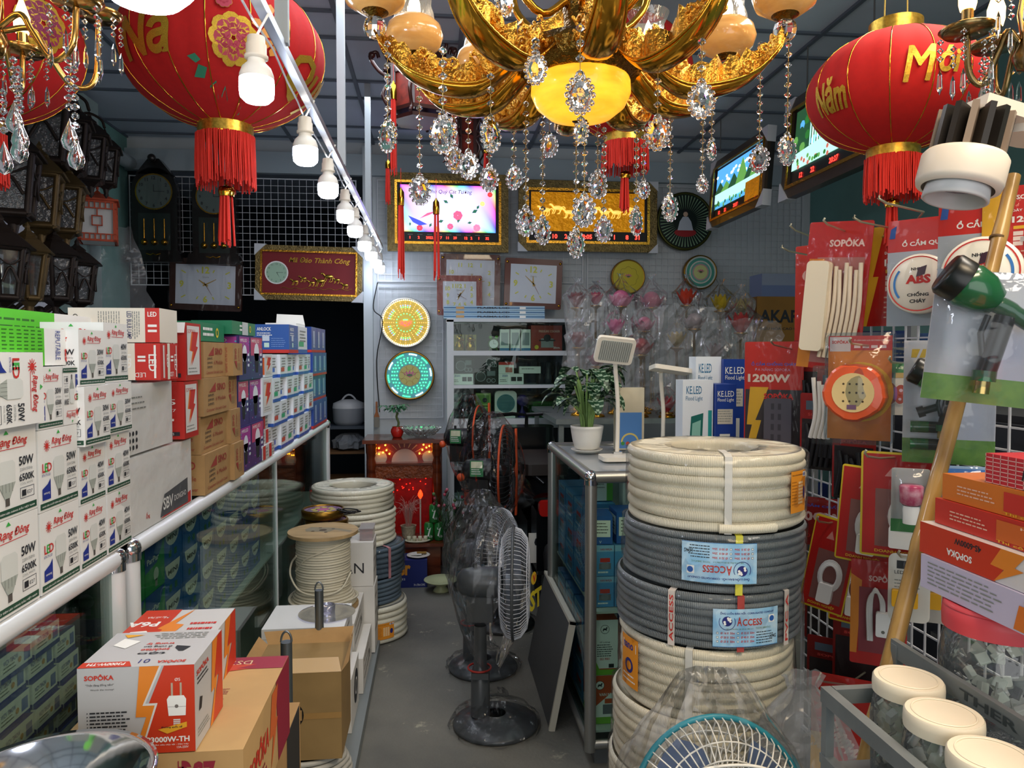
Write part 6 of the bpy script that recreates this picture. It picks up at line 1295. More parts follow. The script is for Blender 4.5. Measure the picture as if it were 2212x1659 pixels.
def chandelier():
    cx,cy,cz = .296,1.5,2.0
    t = thing('chandelier','large golden chandelier with fish-shaped arms and crystal drops at the top','chandelier',(cx,cy,cz))
    MB().lathe([(.0001,-.100),(.03,-.099),(.065,-.088),(.09,-.068),(.101,-.044),(.10,-.022),(.092,-.004),(.0001,-.002)],AMB,T(0,0,.02),40).build('glowing_bowl',t)
    b = MB();n = 40;vs = [];pr = [(.093,.0),(.112,.012),(.128,.045),(.122,.062),(.09,.066),(.05,.075),(.04,.12),(.03,.2),(.045,.26),(.02,.3)]
    for j,(r,z) in enumerate(pr):
        for i in range(n):q = r*(1 + (.05 if i % 2 and j in (1,2) else 0));vs.append((q*math.cos(2*PI*i/n),q*math.sin(2*PI*i/n),z))
    b.add(vs,[(j*n + i,j*n + (i + 1) % n,(j + 1)*n + (i + 1) % n,(j + 1)*n + i) for j in range(len(pr) - 1) for i in range(n)],GOLDD,True);b.build('hub',t)
    b = MB();b.ball((0,0,-.088),.012,GOLDD)
    for k in range(4):leaf(b,(0,0,-.085),(math.cos(k*1.57 + .4),math.sin(k*1.57 + .4),.2),.04,.01,-.4,GOLDD)
    b.build('finial',t)
    MB().tube([(0,0,.29),(0,0,ZC - cz)],.012,GOLDS).build('stem',t)
    arms = [(a,1,0,1) for a in (-5,25,55,85,115,145,175)] + [(224,.93,.015,0),(268,.88,.02,0),(303,.86,.015,0)]
    rr = random.Random(3)
    for a,sc,dz_,back in arms:
        X = T(0,0,dz_ + .02*back,rz=a);P = spline([(r*sc,0,z) for r,z in PROF],5)
        # boat-shaped section swept along the profile
        b = MB();vs = [];nsec = len(P)
        for i,q in enumerate(P):
            tt = i/(nsec - 1);w_ = .010 + .022*math.sin(PI*min(1,tt*1.1)) ** .8;d_ = .008 + .010*math.sin(PI*tt)
            for k in range(7):th = PI + PI*k/6;vs.append((q.x - d_*math.sin(th)*(tt - .5)*-1.2,w_*math.cos(th),q.z + d_*math.sin(th) + .004))
            for k in range(3):vs.append((q.x,w_*(1 - 2*(k + 1)/4)*.92,q.z + .002))
        m_ = 10;b.add(vs,[(i*m_ + k,i*m_ + (k + 1) % m_,(i + 1)*m_ + (k + 1) % m_,(i + 1)*m_ + k) for i in range(nsec - 1) for k in range(m_)],GOLDS,True,X)
        for s_ in (-1,1):b.tube([(q.x,s_*(.010 + .022*math.sin(PI*min(1,i/(nsec - 1)*1.1)) ** .8),q.z + .004) for i,q in enumerate(P)],.0028,GOLD,5,M=X)
        arm = b.build('arm',t)
        b = MB()   # relief of waves and carp standing up from the arm
        N_ = 44;top = [];bot = []
        for i in range(N_ + 1):
            u = .08 + .84*i/N_;q = P[int(u*(nsec - 1))];hh = (.018 + .045*math.sin(PI*u) ** .7)*(.72 + .28*abs(math.sin(i*.9 + a)) + .12*math.sin(i*2.3));top.append((q.x,q.z + hh));bot.append((q.x,q.z - .004))
        pts3 = []
        for y_ in (-.008,.008):pts3 += [(x,y_ + .008*math.sin(x*90),z) for x,z in bot] + [(x,y_*.6 + .014*math.sin(x*90),z) for x,z in top]
        k2 = N_ + 1;b.add(pts3,[(i,i + 1,k2 + i + 1,k2 + i) for i in range(N_)] + [(2*k2 + i,3*k2 + i,3*k2 + i + 1,2*k2 + i + 1) for i in range(N_)] + [(k2 + i,k2 + i + 1,3*k2 + i + 1,3*k2 + i) for i in range(N_)],GOLDL,True,X)
        for i in range(16):
            u = rr.uniform(.2,.85);q = P[int(u*(nsec - 1))];s_ = rr.choice((-1,1));r0 = rr.uniform(.008,.016);c0 = (q.x,s_*rr.uniform(.008,.022),q.z + rr.uniform(.012,.05))
            b.tube([(c0[0] + r0*(1 - .07*j)*math.cos(j*.8),c0[1] + s_*.002*j,c0[2] + r0*(1 - .07*j)*math.sin(j*.8)) for j in range(10)],.0034,GOLDL,5,M=X)
        for fx in (.42,.62): # carp
            q = P[int(fx*(nsec - 1))];b.tube(spline([(q.x - .02,.012,q.z + .015),(q.x - .008,.016,q.z + .035),(q.x + .004,.012,q.z + .055),(q.x + .02,.008,q.z + .066)],4),[.004,.008,.011,.012,.0125,.012,.011,.010,.008,.007,.005,.004,.008],GOLDL,7,M=X)
        b.build('gold_relief',arm)
        tip = P[-1];Y_ = X @ T(tip.x,0,tip.z)
        MB().ball((0,0,.012),.024,CRYSTAL,Y_,10,6,False).build('crystal_ball',arm)
        b = MB();b.lathe([(.012,.03),(.018,.036),(.034,.046),(.04,.05)],GOLDD,Y_,20);b.build('cup_holder',arm)
        cup = MB().lathe([(.0001,.040),(.03,.042),(.058,.06),(.066,.083),(.060,.105),(.046,.118)],ONYX,Y_,28).build('onyx_cup',arm)
        MB().lathe([(.047,.117),(.044,.135),(.038,.15),(.04,.18),(.052,.205)],CHIM,Y_,28).build('glass_chimney',arm)
        b = MB();b.cyl(.010,.06,.12,h('#e8ddc8',.4),Y_,12);b.lathe([(.006,.12),(.014,.138),(.013,.155),(.006,.178),(.0006,.19)],FLAME,Y_,12);b.build('candle_bulb',arm)
    # crystal strands: px, top y, pendant y, depth, size
    drops = [(838,95,295,1.5,1),(907,150,412,1.62,1),(957,110,290,1.22,1),(982,250,345,1.75,1),(1012,240,358,1.7,1),(1060,165,292,1.38,1),(1057,300,387,1.74,.95),(1110,230,385,1.8,.9),(1136,225,480,1.62,1),(1187,240,315,1.9,.95),(1172,250,500,1.72,1),
             (1253,60,205,1.17,1.0),(1255,200,285,1.22,.6),(1291,270,400,1.7,1),(1262,285,457,1.45,1),(1244,290,527,1.62,1),(1304,280,497,1.8,.95),(1374,285,480,1.7,1),(1390,240,410,1.75,.7),(1420,150,290,1.38,1),(1447,170,450,1.72,1),(1515,90,218,1.25,1.0),(1537,170,325,1.62,.7),(1517,170,400,1.65,.6),(1640,95,345,1.69,1),(1700,75,325,1.5,1),(1157,90,150,1.2,.8),(1090,-20,5,1.3,.8)]
    O = Vector((cx,cy,cz))
    for i,(px_,y0,y1,Y,s) in enumerate(drops):
        a = at(px_,y0,Y) - O;c = at(px_,y1,Y) - O;hgt = .030*s;top = c.z + hgt*1.1;b = MB();L = a.z - top;n_ = max(2,int(L/.019))
        for k in range(n_ + 1):
            z = top + L*k/n_;X = T(c.x,c.y,z,rz=k*40);b.lathe([(.0003,-.0072),(.0072,-.0015),(.0072,.0015),(.0003,.0072)],CRYSTAL,X,6,False)
        b.tube([(c.x,c.y,top),(c.x,c.y,a.z)],.0008,BRASS,4,cap=False);st_ = b.build('bead_strand',t)
        b = MB();rz_ = (i*47) % 80 - 40;X = T(c.x,c.y,c.z,rz=rz_);n = 12;vs = []
        rings = [(0,.0085),(.35,.0085),(.62,.0045),(.9,.0035)]
        def pt(q,k,side):
            th = 2*PI*k/n + PI/2;rx,rz2 = .0215*s,hgt;sc = 1.12 if math.sin(th) > .9 else (1.05 if k % 2 else .97);return (rx*q*math.cos(th)*sc,side,rz2*q*math.sin(th)*sc)
        for sd in (-1,1):
            base = len(vs);vs.append((0,sd*.010*s,0))
            for q,y_ in rings[1:]:
                for k in range(n):vs.append(pt(q,k,sd*y_*s))
        nn = 1 + 3*n;fs = []
        for sd in (0,1):
            o = sd*nn;fs += [(o,o + 1 + k,o + 1 + (k + 1) % n) for k in range(n)] + [(o + 1 + j*n + k,o + 1 + j*n + (k + 1) % n,o + 1 + (j + 1)*n + (k + 1) % n,o + 1 + (j + 1)*n + k) for j in range(2) for k in range(n)]
        fs += [(1 + 2*n + k,1 + 2*n + (k + 1) % n,nn + 1 + 2*n + (k + 1) % n,nn + 1 + 2*n + k) for k in range(n)]
        b.add(vs,fs,CRYSTAL,False,X)
        for k in range(14):th = 2*PI*k/14;b.ball((.0205*s*math.cos(th),0,hgt*.93*math.sin(th)),.0052*s,CRYSTAL,X,6,4)
        b.build('crystal_drop',st_)
    # upper gold leaves near the stem
    for k,a in enumerate((20,80,140,200,260,320)):
        MB().tube(spline([(.03,0,.16),(.09,0,.12),(.15,0,.17),(.17,0,.23)],4),.008,GOLDS,8,M=T(0,0,0,rz=a)).build('upper_arm',t)
chandelier()
# small crystal chandeliers at both sides
def crystal_lamp(lab,c,Rr,n,rot,strands,gold,warm,arms_z=.0):
    t = thing('crystal_chandelier',lab,'chandelier',c)
    MB().lathe([(.0001,-.06),(.02,-.055),(.03,-.03),(.015,0),(.022,.05),(.012,.12),(.008,.3),(.008,ZC - c[2])],gold,None,16).build('stem',t)
    for k in range(n):
        a = rot + 360*k/n;X = T(rz=a);up = .06*(k % 2)
        MB().tube(spline([(.02,0,.0),(Rr*.35,0,.02),(Rr*.5,0,-.02),(Rr*.72,0,-.075),(Rr*.95,0,-.05),(Rr,0,.02 + up)],6),.006,gold,8,M=X).build('arm',t)
        Y_ = X @ T(Rr,0,.02 + up);MB().lathe([(.0001,.0),(.04,.004),(.05,.014),(.047,.016),(.0001,.006)],gold,Y_,24).build('drip_cup',t)
        dc = KIDS(t)[-1];b = MB();b.cyl(.011,.01,.05,gold,Y_,14);b.build('candle',dc);MB().lathe([(.013,.05),(.016,.062),(.0165,.085),(.008,.112),(.002,.13),(.0005,.135)],warm,Y_,14).build('flame_bulb',dc)
        for j in range(5):
            b = MB();th = 2*PI*j/5;x,y = .045*math.cos(th),.045*math.sin(th);L = 3 + (j % 2)
            for q in range(L):b.lathe([(.0003,-.007),(.0065,0),(.0003,.007)],CRYSTAL,Y_ @ T(x,y,-.006 - q*.016),6,False)
            b.lathe([(.0003,-.05),(.0055,-.036),(.004,-.012),(.0003,0)],CRYSTAL,Y_ @ T(x,y,-.01 - L*.016),6,False);b.build('crystal_string',dc)
    for (dx,dy,z1,L) in strands:
        b = MB();m_ = int(L/.018)
        for q in range(m_):b.lathe([(.0003,-.008),(.008,-.002),(.008,.002),(.0003,.008)],CRYSTAL,T(dx,dy,z1 - q*.018,rz=q*35),6,False)
        st_ = b.build('bead_strand',t);MB().lathe([(.0004,.04),(.004,.03),(.014,.005),(.016,-.006),(.012,-.018),(.0004,-.025)],CRYSTAL,T(dx,dy,z1 - L - .035),14).build('crystal_drop',st_)
WFL = mat('warm_flame','#ffd9a0',.3,emis=10,ecol='#ffc070')
c = at(-20,60,1.6);st = []
for px_,y0,y1 in ((28,130,262),(40,150,300),(38,160,325),(147,130,300),(160,150,340),(5,200,350)):
    a = at(px_,y0,1.55) - c;e = at(px_,y1,1.55) - c;st.append((a.x,a.y,a.z,a.z - e.z - .035))
crystal_lamp('gold-armed crystal chandelier cut by the top left corner',c,.20,6,-18,st,mat('pale_gold','#c99a55',.18,1),WFL)
c = at(2225,85,1.32);crystal_lamp('dull brass candle chandelier with warm bulbs at the top right corner',c,.105,5,155,[(-.03,-.05,-.05,.10),(-.07,.02,-.04,.08)],mat('antique_brass','#8a7650',.25,1),WFL)
# ================================================================ hanging packs at the right
RK = wire_grid(1.25,2.42,1.27,.15,1.70,'white wire rack at the right carrying the hooks of hanging packs',WIREW,.052,.0022,'wire_rack','y',.005)
RK2 = MB()
for y in (1.25,1.9,2.42):RK2.box((1.285,y - .012,0),(1.31,y + .012,1.7),h('#6f7476',.4))
tag(RK2.build('rack_stand'),'dark grey uprights holding the wire rack at the right','rack stand')
t = thing('storage_cabinet','added dark block standing in for the shade behind the wire rack of packs','cabinet',(1.6,1.85,0))  # dark block added so the space behind the rack reads as shade
MB().box((-.2,-.6,0),(.2,.6,1.30),h('#1b1d22',.7)).build('body',t)
for k in range(3):MB().box((-.212,-.59,.04 + .42*k),(-.201,.59,.44 + .42*k),h('#22262e',.6)).build('drawer',t);MB().box((-.222,-.06,.24 + .42*k),(-.212,.06,.255 + .42*k),STEEL).build('handle',KIDS(t)[-1])  # front panels and pulls of the added dark block
def hook(px0,py0,px1,py1,Y):
    a = at(px0,py0,Y - .10);b_ = at(px1,py1,Y);e = Vector((1.27,b_.y + .12,b_.z - .012))
    o = MB().tube([a + Vector((.004,0,.006)),a,a.lerp(b_,.18) + Vector((0,0,-.006)),b_,e],.0028,mat('hook_steel','#c8c2a8',.3,.8),8).build('rack_hook',RK);return o
for q in ((1707,488,1765,516,2.2),(1688,534,1770,556,2.3),(1779,476,1828,500,2.0),(1844,470,1930,494,1.9),(1897,428,1995,458,1.75),(1665,738,1700,752,2.3),(1835,735,1860,745,1.75),(2020,735,2060,745,1.5),(1920,775,1950,785,1.75),(1868,978,1900,990,1.6),(1940,1195,1975,1205,1.6),(1765,1120,1790,1130,1.95),(1768,1465,1830,1480,1.9)):hook(*q)
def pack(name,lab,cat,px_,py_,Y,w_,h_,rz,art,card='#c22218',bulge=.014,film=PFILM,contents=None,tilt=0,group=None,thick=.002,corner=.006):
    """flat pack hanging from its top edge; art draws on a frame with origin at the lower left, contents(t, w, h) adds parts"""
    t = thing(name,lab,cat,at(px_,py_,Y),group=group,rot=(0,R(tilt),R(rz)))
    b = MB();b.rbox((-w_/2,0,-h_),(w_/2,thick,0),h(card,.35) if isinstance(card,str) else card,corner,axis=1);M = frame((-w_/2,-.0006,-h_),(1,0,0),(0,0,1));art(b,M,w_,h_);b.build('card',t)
    if contents:contents(t,w_,h_)
    if film:
        f = MB();n = 9;rr = random.Random(lab);vs = [(-w_/2 + w_*i/n,-.002 - bulge*(math.sin(PI*i/n)*math.sin(PI*min(1,(j + .3)/n))) ** .5 - rr.uniform(0,.003),-h_ + h_*j/n) for j in range(n + 1) for i in range(n + 1)]
        f.add(vs,[(j*(n + 1) + i,j*(n + 1) + i + 1,(j + 1)*(n + 1) + i + 1,(j + 1)*(n + 1) + i) for j in range(n) for i in range(n)],film,True);f.build('clear_front',t)
    return t
YEL,ORG = h('#e8b42a',.4),h('#d9862a',.4)
def strip1200(b,M,w_,h_):
    b.rect(w_*.02,0,w_*.96,h_*.6,h('#3a3236',.4),M,.0002);b.poly([(0,0),(w_*.12,0),(w_*.3,h_*.34),(w_*.2,h_*.34),(w_*.42,h_*.62),(w_*.1,h_*.62),(w_*.05,h_*.3),(w_*.14,h_*.3)],YEL,M,.0004)
    b.text('Ổ CẮM CHỐNG CHÁY',w_*.12,h_*.8,h_*.035,h('#3a5ac0',.4),M,w=w_*.76,bold=.02);b.text('ĐA NĂNG SOPOKA',w_*.18,h_*.755,h_*.03,h('#c8a0b8',.4),M,w=w_*.6)
    b.text('1200W',w_*.06,h_*.66,h_*.07,h('#f0dcc8',.4),M,w=w_*.72,bold=.04);b.text('SOPÔKA',w_*.34,h_*.52,h_*.06,h('#d8241c',.4),M,w=w_*.5,z=.0008,bold=.03);b.disc(w_*.14,h_*.12,w_*.06,h('#3a6ab0'),M,.0008);b.rect(w_*.08,h_*.02,w_*.16,h_*.05,WHITE,M,.0008)
def sockstrip(t,w_,h_):
    b = MB();b.rbox((-w_*.12,-.03,-h_*.96),(w_*.34,-.004,-h_*.47),h('#54505a',.35),.012,axis=1)
    for j in range(5):
        X = frame((w_*.0,-.0305,-h_*(.56 + j*.085)),(1,0,0),(0,0,1));b.rect(0,0,.010,.02,h('#3a363e'),X);b.rect(.022,0,.010,.02,h('#3a363e'),X)
    b.build('socket_strip',t)
pack('socket_pack','bagged dark socket strip with red header reading 1200W, beside the flood light boxes','socket pack',1672,738,2.36,.19,.40,-38,strip1200,'#c8281c',contents=sockstrip)
def red12(b,M,w_,h_):b.text('Ổ CẮM',w_*.5,h_*.87,h_*.03,h('#3a5ac0'),M);b.disc(w_*.5,h_*.74,w_*.33,h('#e8b8a8',.4),M,.0003,ry=h_*.07);b.text('120',w_*.3,h_*.70,h_*.08,RR,M,w=w_*.5,z=.0006,bold=.04);b.poly([(w_*.1,0),(w_*.5,0),(w_*.7,h_*.6),(w_*.3,h_*.6)],YEL,M,.0003)
pack('socket_pack','red and yellow pack reading 12, leftmost of the upper row of packs','socket pack',1764,528,2.42,.15,.40,-55,red12,'#c8301c')
def sopcable(b,M,w_,h_):b.poly([(0,0),(w_*.2,0),(w_*.3,h_*.75),(w_*.05,h_*.75)],ORG,M,.0003);b.rect(w_*.18,h_*.04,w_*.74,h_*.72,h('#b0706a',.5),M,.0002);b.text('SOPÔKA',w_*.35,h_*.83,h_*.06,h('#e8c8c0',.4),M,w=w_*.55,bold=.04);b.lines(w_*.05,h_*.18,w_*.6,3,h_*.03,h_*.012,RR,M,z=.002)
def cables(col,n=6,x0=-.1,x1=.4,y0=.08,y1=.72,r=.006):
    def f(t,w_,h_):
        b = MB()
        for k in range(n):
            x = w_*(x0 + (x1 - x0)*k/max(1,n - 1));b.tube(spline([(x - .012,-.010,-h_*(1 - y0)),(x + .004,-.016,-h_*.6),(x - .004 + .004*(k % 2),-.014,-h_*(1 - y1) - .01*(k % 3))],5),r,h(col,.45),7)
        b.build('cable_loops',t)
    return f
def bigplug(t,w_,h_):cables('#e3d3ba',7,-.05,.42)(t,w_,h_);MB().rbox((-w_*.4,-.035,-h_*.88),(-w_*.04,-.006,-h_*.27),h('#e8dcc2',.4),.012,axis=1).build('plastic_socket',t)
pack('socket_pack','pack of cream cable and long cream socket with red SOPOKA header','socket pack',1818,478,2.0,.18,.42,-52,sopcable,'#b82020',contents=bigplug,tilt=5)
def day120(b,M,w_,h_):
    b.poly([(0,0),(w_*.1,0),(w_*.3,h_*.5),(w_*.2,h_*.5),(w_*.4,h_),(0,h_)],YEL,M,.0003);b.text('SOPÔKA',w_*.45,h_*.85,h_*.06,WHITE,M,w=w_*.4,bold=.03);b.text('DÂY PHÍCH CẮM',w_*.4,h_*.72,h_*.04,WHITE,M,w=w_*.5,bold=.02);b.text('120CM',w_*.4,h_*.6,h_*.07,WHITE,M,w=w_*.5,bold=.04)
    b.rect(w_*.42,h_*.53,w_*.4,h_*.035,YEL,M,.0003)
    for j in range(3):
        for i in range(3):b.rect(w_*(.42 + i*.15),h_*(.35 + j*.055),w_*.13,h_*.045,h('#e8d8d0'),M,.0004)
    b.lines(w_*.4,h_*.28,w_*.45,5,h_*.05,h_*.015,h('#e0b0a0'),M)
pack('socket_pack','red pack with yellow lightning band and a white table, behind the round reels','socket pack',1925,488,1.97,.15,.28,-48,day120,'#c02418')
def reelpack(lab,px_,py_,Y,w_,h_,rz,r):
    def art(b,M,w_,h_):b.rect(0,0,w_,h_*.70,mat('frosted_bag','#a9b2bc',.3),M,.0002);b.text('TRƯỜNG NHẬT QUANG',w_*.1,h_*.85,h_*.09,h('#3a78c0',.4),M,w=w_*.86,bold=.04,shear=.2);b.text('Ổ CẮM QUAY',w_*.2,h_*.74,h_*.07,WHITE,M,w=w_*.65,bold=.03);b.poly([(w_*.02,h_*.83),(w_*.1,h_*.83),(w_*.12,h_*.95),(w_*.04,h_*.92)],h('#2a5aa8'),M,.0005)
    def con(t,w_,h_):
        X = frame((0,-.004,-h_*.62),(1,0,0),(0,0,1));IV = h('#e9e4d6',.3)
        MB().lathe([(.0001,0),(r*.97,0),(r,.006),(r,.034),(r*.96,.04),(.0001,.041)],IV,X,40).build('cable_reel',t)
        b = MB();b.ring(0,0,r*.88,r*.92,h('#c83a32'),X,.0415,48);
        for a in (-38,142):b.ring(0,0,r*.70,r*.77,h('#3a7ac0'),X,.0415,16,a,a + 76)
        b.text('NHỰA',-r*.22,r*.42,r*.14,INK,X,z=.0418,bold=.03,w=r*.44);b.text('ABS',-r*.38,-.0,r*.3,h('#c8302c'),X,z=.0418,bold=.05,w=r*.76);b.text('CHỐNG',-r*.33,-r*.42,r*.16,INK,X,w=r*.66,z=.0418,bold=.03);b.text('CHÁY',-r*.25,-r*.64,r*.15,INK,X,w=r*.5,z=.0418,bold=.03);b.poly([(-.005,r*.22),(r*.2,r*.3),(r*.26,r*.6),(0,r*.52)],h('#4a2a3a',.3),X,.042);b.build('reel_print',t)
        MB().rbox((w_*.28,-.03,-h_*.8),(w_*.42,-.004,-h_*.55),h('#d8d8d2',.35),.006,axis=1).build('plug',t);MB().box((w_*.25,-.025,-h_*.96),(w_*.42,-.006,-h_*.84),h('#3a4650',.3)).build('dark_plug',t)
    pack('cable_reel_pack',lab,'cable reel pack',px_,py_,Y,w_,h_,rz,art,'#c82820',.045,PFILM,con)
reelpack('round white ABS cable reel in a red-topped bag, left of two',1998,470,1.75,.17,.27,-50,.074)
reelpack('round white ABS cable reel in a red-topped bag, right one behind the bamboo pole',2130,418,1.55,.185,.29,-46,.08)
pack('socket_pack','red bag edge at the right border of the photo, above the right reel','socket pack',2205,400,1.5,.14,.2,-46,day120,'#c82820')
def orangecard(b,M,w_,h_):
    b.rect(w_*.05,h_*.04,w_*.9,h_*.93,mat('orange_card','#e08a3a',.35,noise=.9,nscale=5,col2='#c85a3a'),M,.0003);b.rect(w_*.05,h_*.84,w_*.9,h_*.13,h('#c23a3a',.35),M,.0005);b.rect(w_*.07,h_*.83,w_*.3,h_*.13,h('#d9cfd0',.35),M,.0007);b.text('SOPÔKA',w_*.1,h_*.9,h_*.035,RR,M,w=w_*.24,z=.001,bold=.03);b.text('Ổ CẮM DÂY LÕI SỨ CHỊU TẢI CAO',w_*.42,h_*.92,h_*.02,WHITE,M,w=w_*.5,z=.001)
    for k in range(4):b.rect(w_*(.42 + k*.12),h_*.86,w_*.09,h_*.025,h('#e8d0d0'),M,.001)
    b.disc(w_*.52,h_*.47,w_*.46,YEL,M,.0006,30)
def orangereel(t,w_,h_):
    X = frame((-.005,-.004,-h_*.53),(1,0,0),(0,0,1));OR = mat('orange_plastic','#d9572a',.3,coat=.4);r = .072
    b = MB();n = 40;vs = [];pr = [(r,0),(r*1.0,.02),(r*.98,.045),(r*.9,.052),(r*.68,.054)]
    for j,(q,z) in enumerate(pr):
        for i in range(n):s_ = 1 + (.04 if (i // 4) % 2 else 0)*(j < 4);vs.append((q*s_*math.cos(2*PI*i/n),q*s_*math.sin(2*PI*i/n),z))
    b.add(vs,[(j*n + i,j*n + (i + 1) % n,(j + 1)*n + (i + 1) % n,(j + 1)*n + i) for j in range(4) for i in range(n)],OR,False,X);b.build('orange_reel',t)
    b = MB();CR = h('#d8c088',.35);b.cyl(r*.68,.05,.056,CR,X,30)
    for j,row in enumerate(((-.3,-.1,.12,.32),(-.3,-.1,.12,.32),(-.3,-.1,.12,.32))):
        for x in row:b.disc(r*x,r*(.3 - j*.3),.0028,h('#4a3a20'),X,.0565,8)
    b.rect(-r*.18,-r*.58,r*.3,r*.16,h('#6a4a6a'),X,.057);b.build('socket_face',t)
pack('reel_blister','orange round extension reel in a clear blister on a yellow card','extension reel pack',1858,718,1.78,.165,.285,-40,orangecard,clearmat('blister','#e8eef2',.02,.08,.02,bump=.2,edge=.6),.06,clearmat('blister'),orangereel,corner=.02)
def ledcard(b,M,w_,h_):b.rect(0,h_*.72,w_,h_*.28,h('#4f9a62',.4),M,.0002);b.text('LED',w_*.1,h_*.88,h_*.07,WHITE,M,bold=.02);b.rect(w_*.1,h_*.72,w_*.35,h_*.1,h('#3a4a6a'),M,.0004);b.rect(w_*.5,h_*.72,w_*.35,h_*.1,h('#d8b878'),M,.0004)
def butterfly(t,w_,h_):
    b = MB();X = frame((0,-.006,-h_*.58),(1,0,0),(0,0,1));RB = h('#b8482e',.3)
    for x,y,r,ry in ((-.013,.012,.014,.016),(.013,.008,.012,.014),(-.01,-.014,.011,.013),(.011,-.014,.010,.012)):b.disc(x,y,r*1.2,WHITE,X,.0,ry=ry*1.2);b.disc(x,y,r,RB,X,.001,ry=ry);b.disc(x,y,r*.35,h('#e8c8d8'),X,.002)
    b.disc(0,0,.005,h('#b070b8'),X,.003,ry=.018);b.build('butterfly_night_light',t)
pack('night_light_pack','butterfly night light card, between the orange reel and the hose nozzle','night light pack',1935,785,1.75,.085,.13,-35,ledcard,'#e9e6dd',.012,FILM2,butterfly)
def hosecard(b,M,w_,h_):
    b.rect(0,0,w_,h_,mat('sky_card','#d8d3d6',.35,noise=.4,nscale=6,col2='#b8bcd0'),M,.0002);b.rect(0,0,w_,h_*.2,mat('grass_card','#7aa83c',.35,noise=.9,nscale=30,col2='#3f7a34'),M,.0004)
    b.poly([(w_*.08,h_*.86),(w_*.14,h_*.86),(w_*.18,h_*.93),(w_*.09,h_*.93)],h('#d8b02a'),M,.0006);b.poly([(w_*.17,h_*.86),(w_*.23,h_*.86),(w_*.29,h_*.93),(w_*.21,h_*.93)],h('#d8b02a'),M,.0006);b.rect(w_*.3,h_*.86,w_*.03,h_*.07,WHITE,M,.0006)
HG = mat('nozzle_green','#1f5a34',.22,coat=.5);HB = h('#141614',.3)
def nozzle(s=1,dx=0,dz=0):
    def f(t,w_,h_):
        X = T(dx,-.03,-h_*.38 + dz,s=s);b = MB()
        hd = X @ T(-.015,0,.012,ry=-62);b.lathe([(.0001,.045),(.026,.045),(.03,.04),(.03,.018)],HB,hd,20);b.lathe([(.029,.018),(.031,.012),(.028,-.01),(.018,-.03),(.0001,-.036)],HG,hd,20);b.build('spray_head',t)
        b = MB();b.tube(spline([(.0,0,.0),(.025,0,-.01),(.05,0,-.025),(.062,0,-.03)],6),[.012]*8 + [.011]*11,HG,12,M=X);b.tube([(.024,0,-.02),(.018,0,-.055),(.010,0,-.10)],.0125,HB,12,M=X);b.tube([(.004,0,-.02),(-.002,0,-.045),(.004,0,-.075)],.004,HB,6,M=X);b.build('grip',t)
        b = MB();b.cyl(.010,-.125,-.095,mat('brass_fitting','#b09a60',.25,1),X @ T(.008,0,0),14);b.cyl(.015,-.108,-.094,HG,X @ T(.009,0,0),14);b.build('brass_fitting',t)
    return f
def nozzle_parts(t,w_,h_):
    nozzle(.95,-.02,.01)(t,w_,h_)
    for k,(z,m1) in enumerate(((-.70,HG),(-.84,HG))):
        b = MB();X = T(-w_*.3,-.018,h_*z,ry=90);b.cyl(.013,-.02,.015,m1,X,14);b.cyl(.0125,.015,.05,HB,X,14);b.build('hose_connector',t)
    b = MB();X = T(-w_*.22,-.015,-h_*.56,ry=70);b.cyl(.008,-.015,.02,HB,X,12);b.cyl(.012,-.022,-.008,HB,X,12);b.build('tap_adapter',t)
pack('hose_nozzle_pack','green hose nozzle and connectors on a card, behind the bamboo pole','hose nozzle pack',2052,735,1.5,.175,.27,-33,hosecard,'#d8d3d6',.055,clearmat('blister'),nozzle_parts)
pack('hose_nozzle_pack','large green hose nozzle card in front of the bamboo pole at the right','hose nozzle pack',2150,588,1.17,.175,.225,-22,hosecard,'#dcd8d8',.055,clearmat('blister'),nozzle(1.25,-.015,.035),tilt=6)
def darkstrip(b,M,w_,h_):b.rect(w_*.05,0,w_*.9,h_*.66,h('#2a2426',.3),M,.0003);b.text('SOPÔKA',w_*.2,h_*.7,h_*.05,h('#d84a40'),M,w=w_*.6,bold=.03);b.rect(w_*.15,h_*.78,w_*.5,h_*.12,h('#5a6a78',.3),M,.0004)
for k,(a,y_,Y,rz) in enumerate(((1752,735,2.3,-60),(1808,790,2.15,-60),(1772,850,2.2,-55),(1845,905,2.05,-58))):
    pack('socket_pack','dark socket strip in a red bag, %s' % ['right of the 1200W pack','left of the orange reel','low left of the orange reel','under the orange reel'][k],'socket pack',a,y_,Y,.13,.30 - .06*(k > 1),rz,darkstrip,'#a01c1c',contents=cables('#1c1c1f',5,-.25,.3,.05,.6,.007))
pack('cable_pack','bagged bundle of white lead with red print, left of the orange reel','cable pack',1787,790,1.95,.08,.22,-50,lambda b,M,w_,h_:b.lines(w_*.1,h_*.5,w_*.7,3,.01,.003,RR,M,z=.001),clearmat('blister'),contents=cables('#e6e0d6',5,-.35,.25,.08,.85,.006))
def nival(b,M,w_,h_):
    b.rect(w_*.03,h_*.02,w_*.94,h_*.96,h('#b81f1a',.35),M,.0003);b.rect(w_*.2,h_*.1,w_*.7,h_*.55,h('#8a5a54',.4),M,.0005);b.poly([(w_*.32,h_*.77),(w_*.42,h_*.86),(w_*.5,h_*.77)],h('#d8908a',.4),M,.0006);b.text('NIVAL',w_*.55,h_*.77,h_*.06,h('#e0a098',.4),M,w=w_*.32,bold=.03,z=.0008);b.text('DOANH NGHIỆP',w_*.2,h_*.035,h_*.045,YEL,M,w=w_*.6,bold=.03,z=.0008)
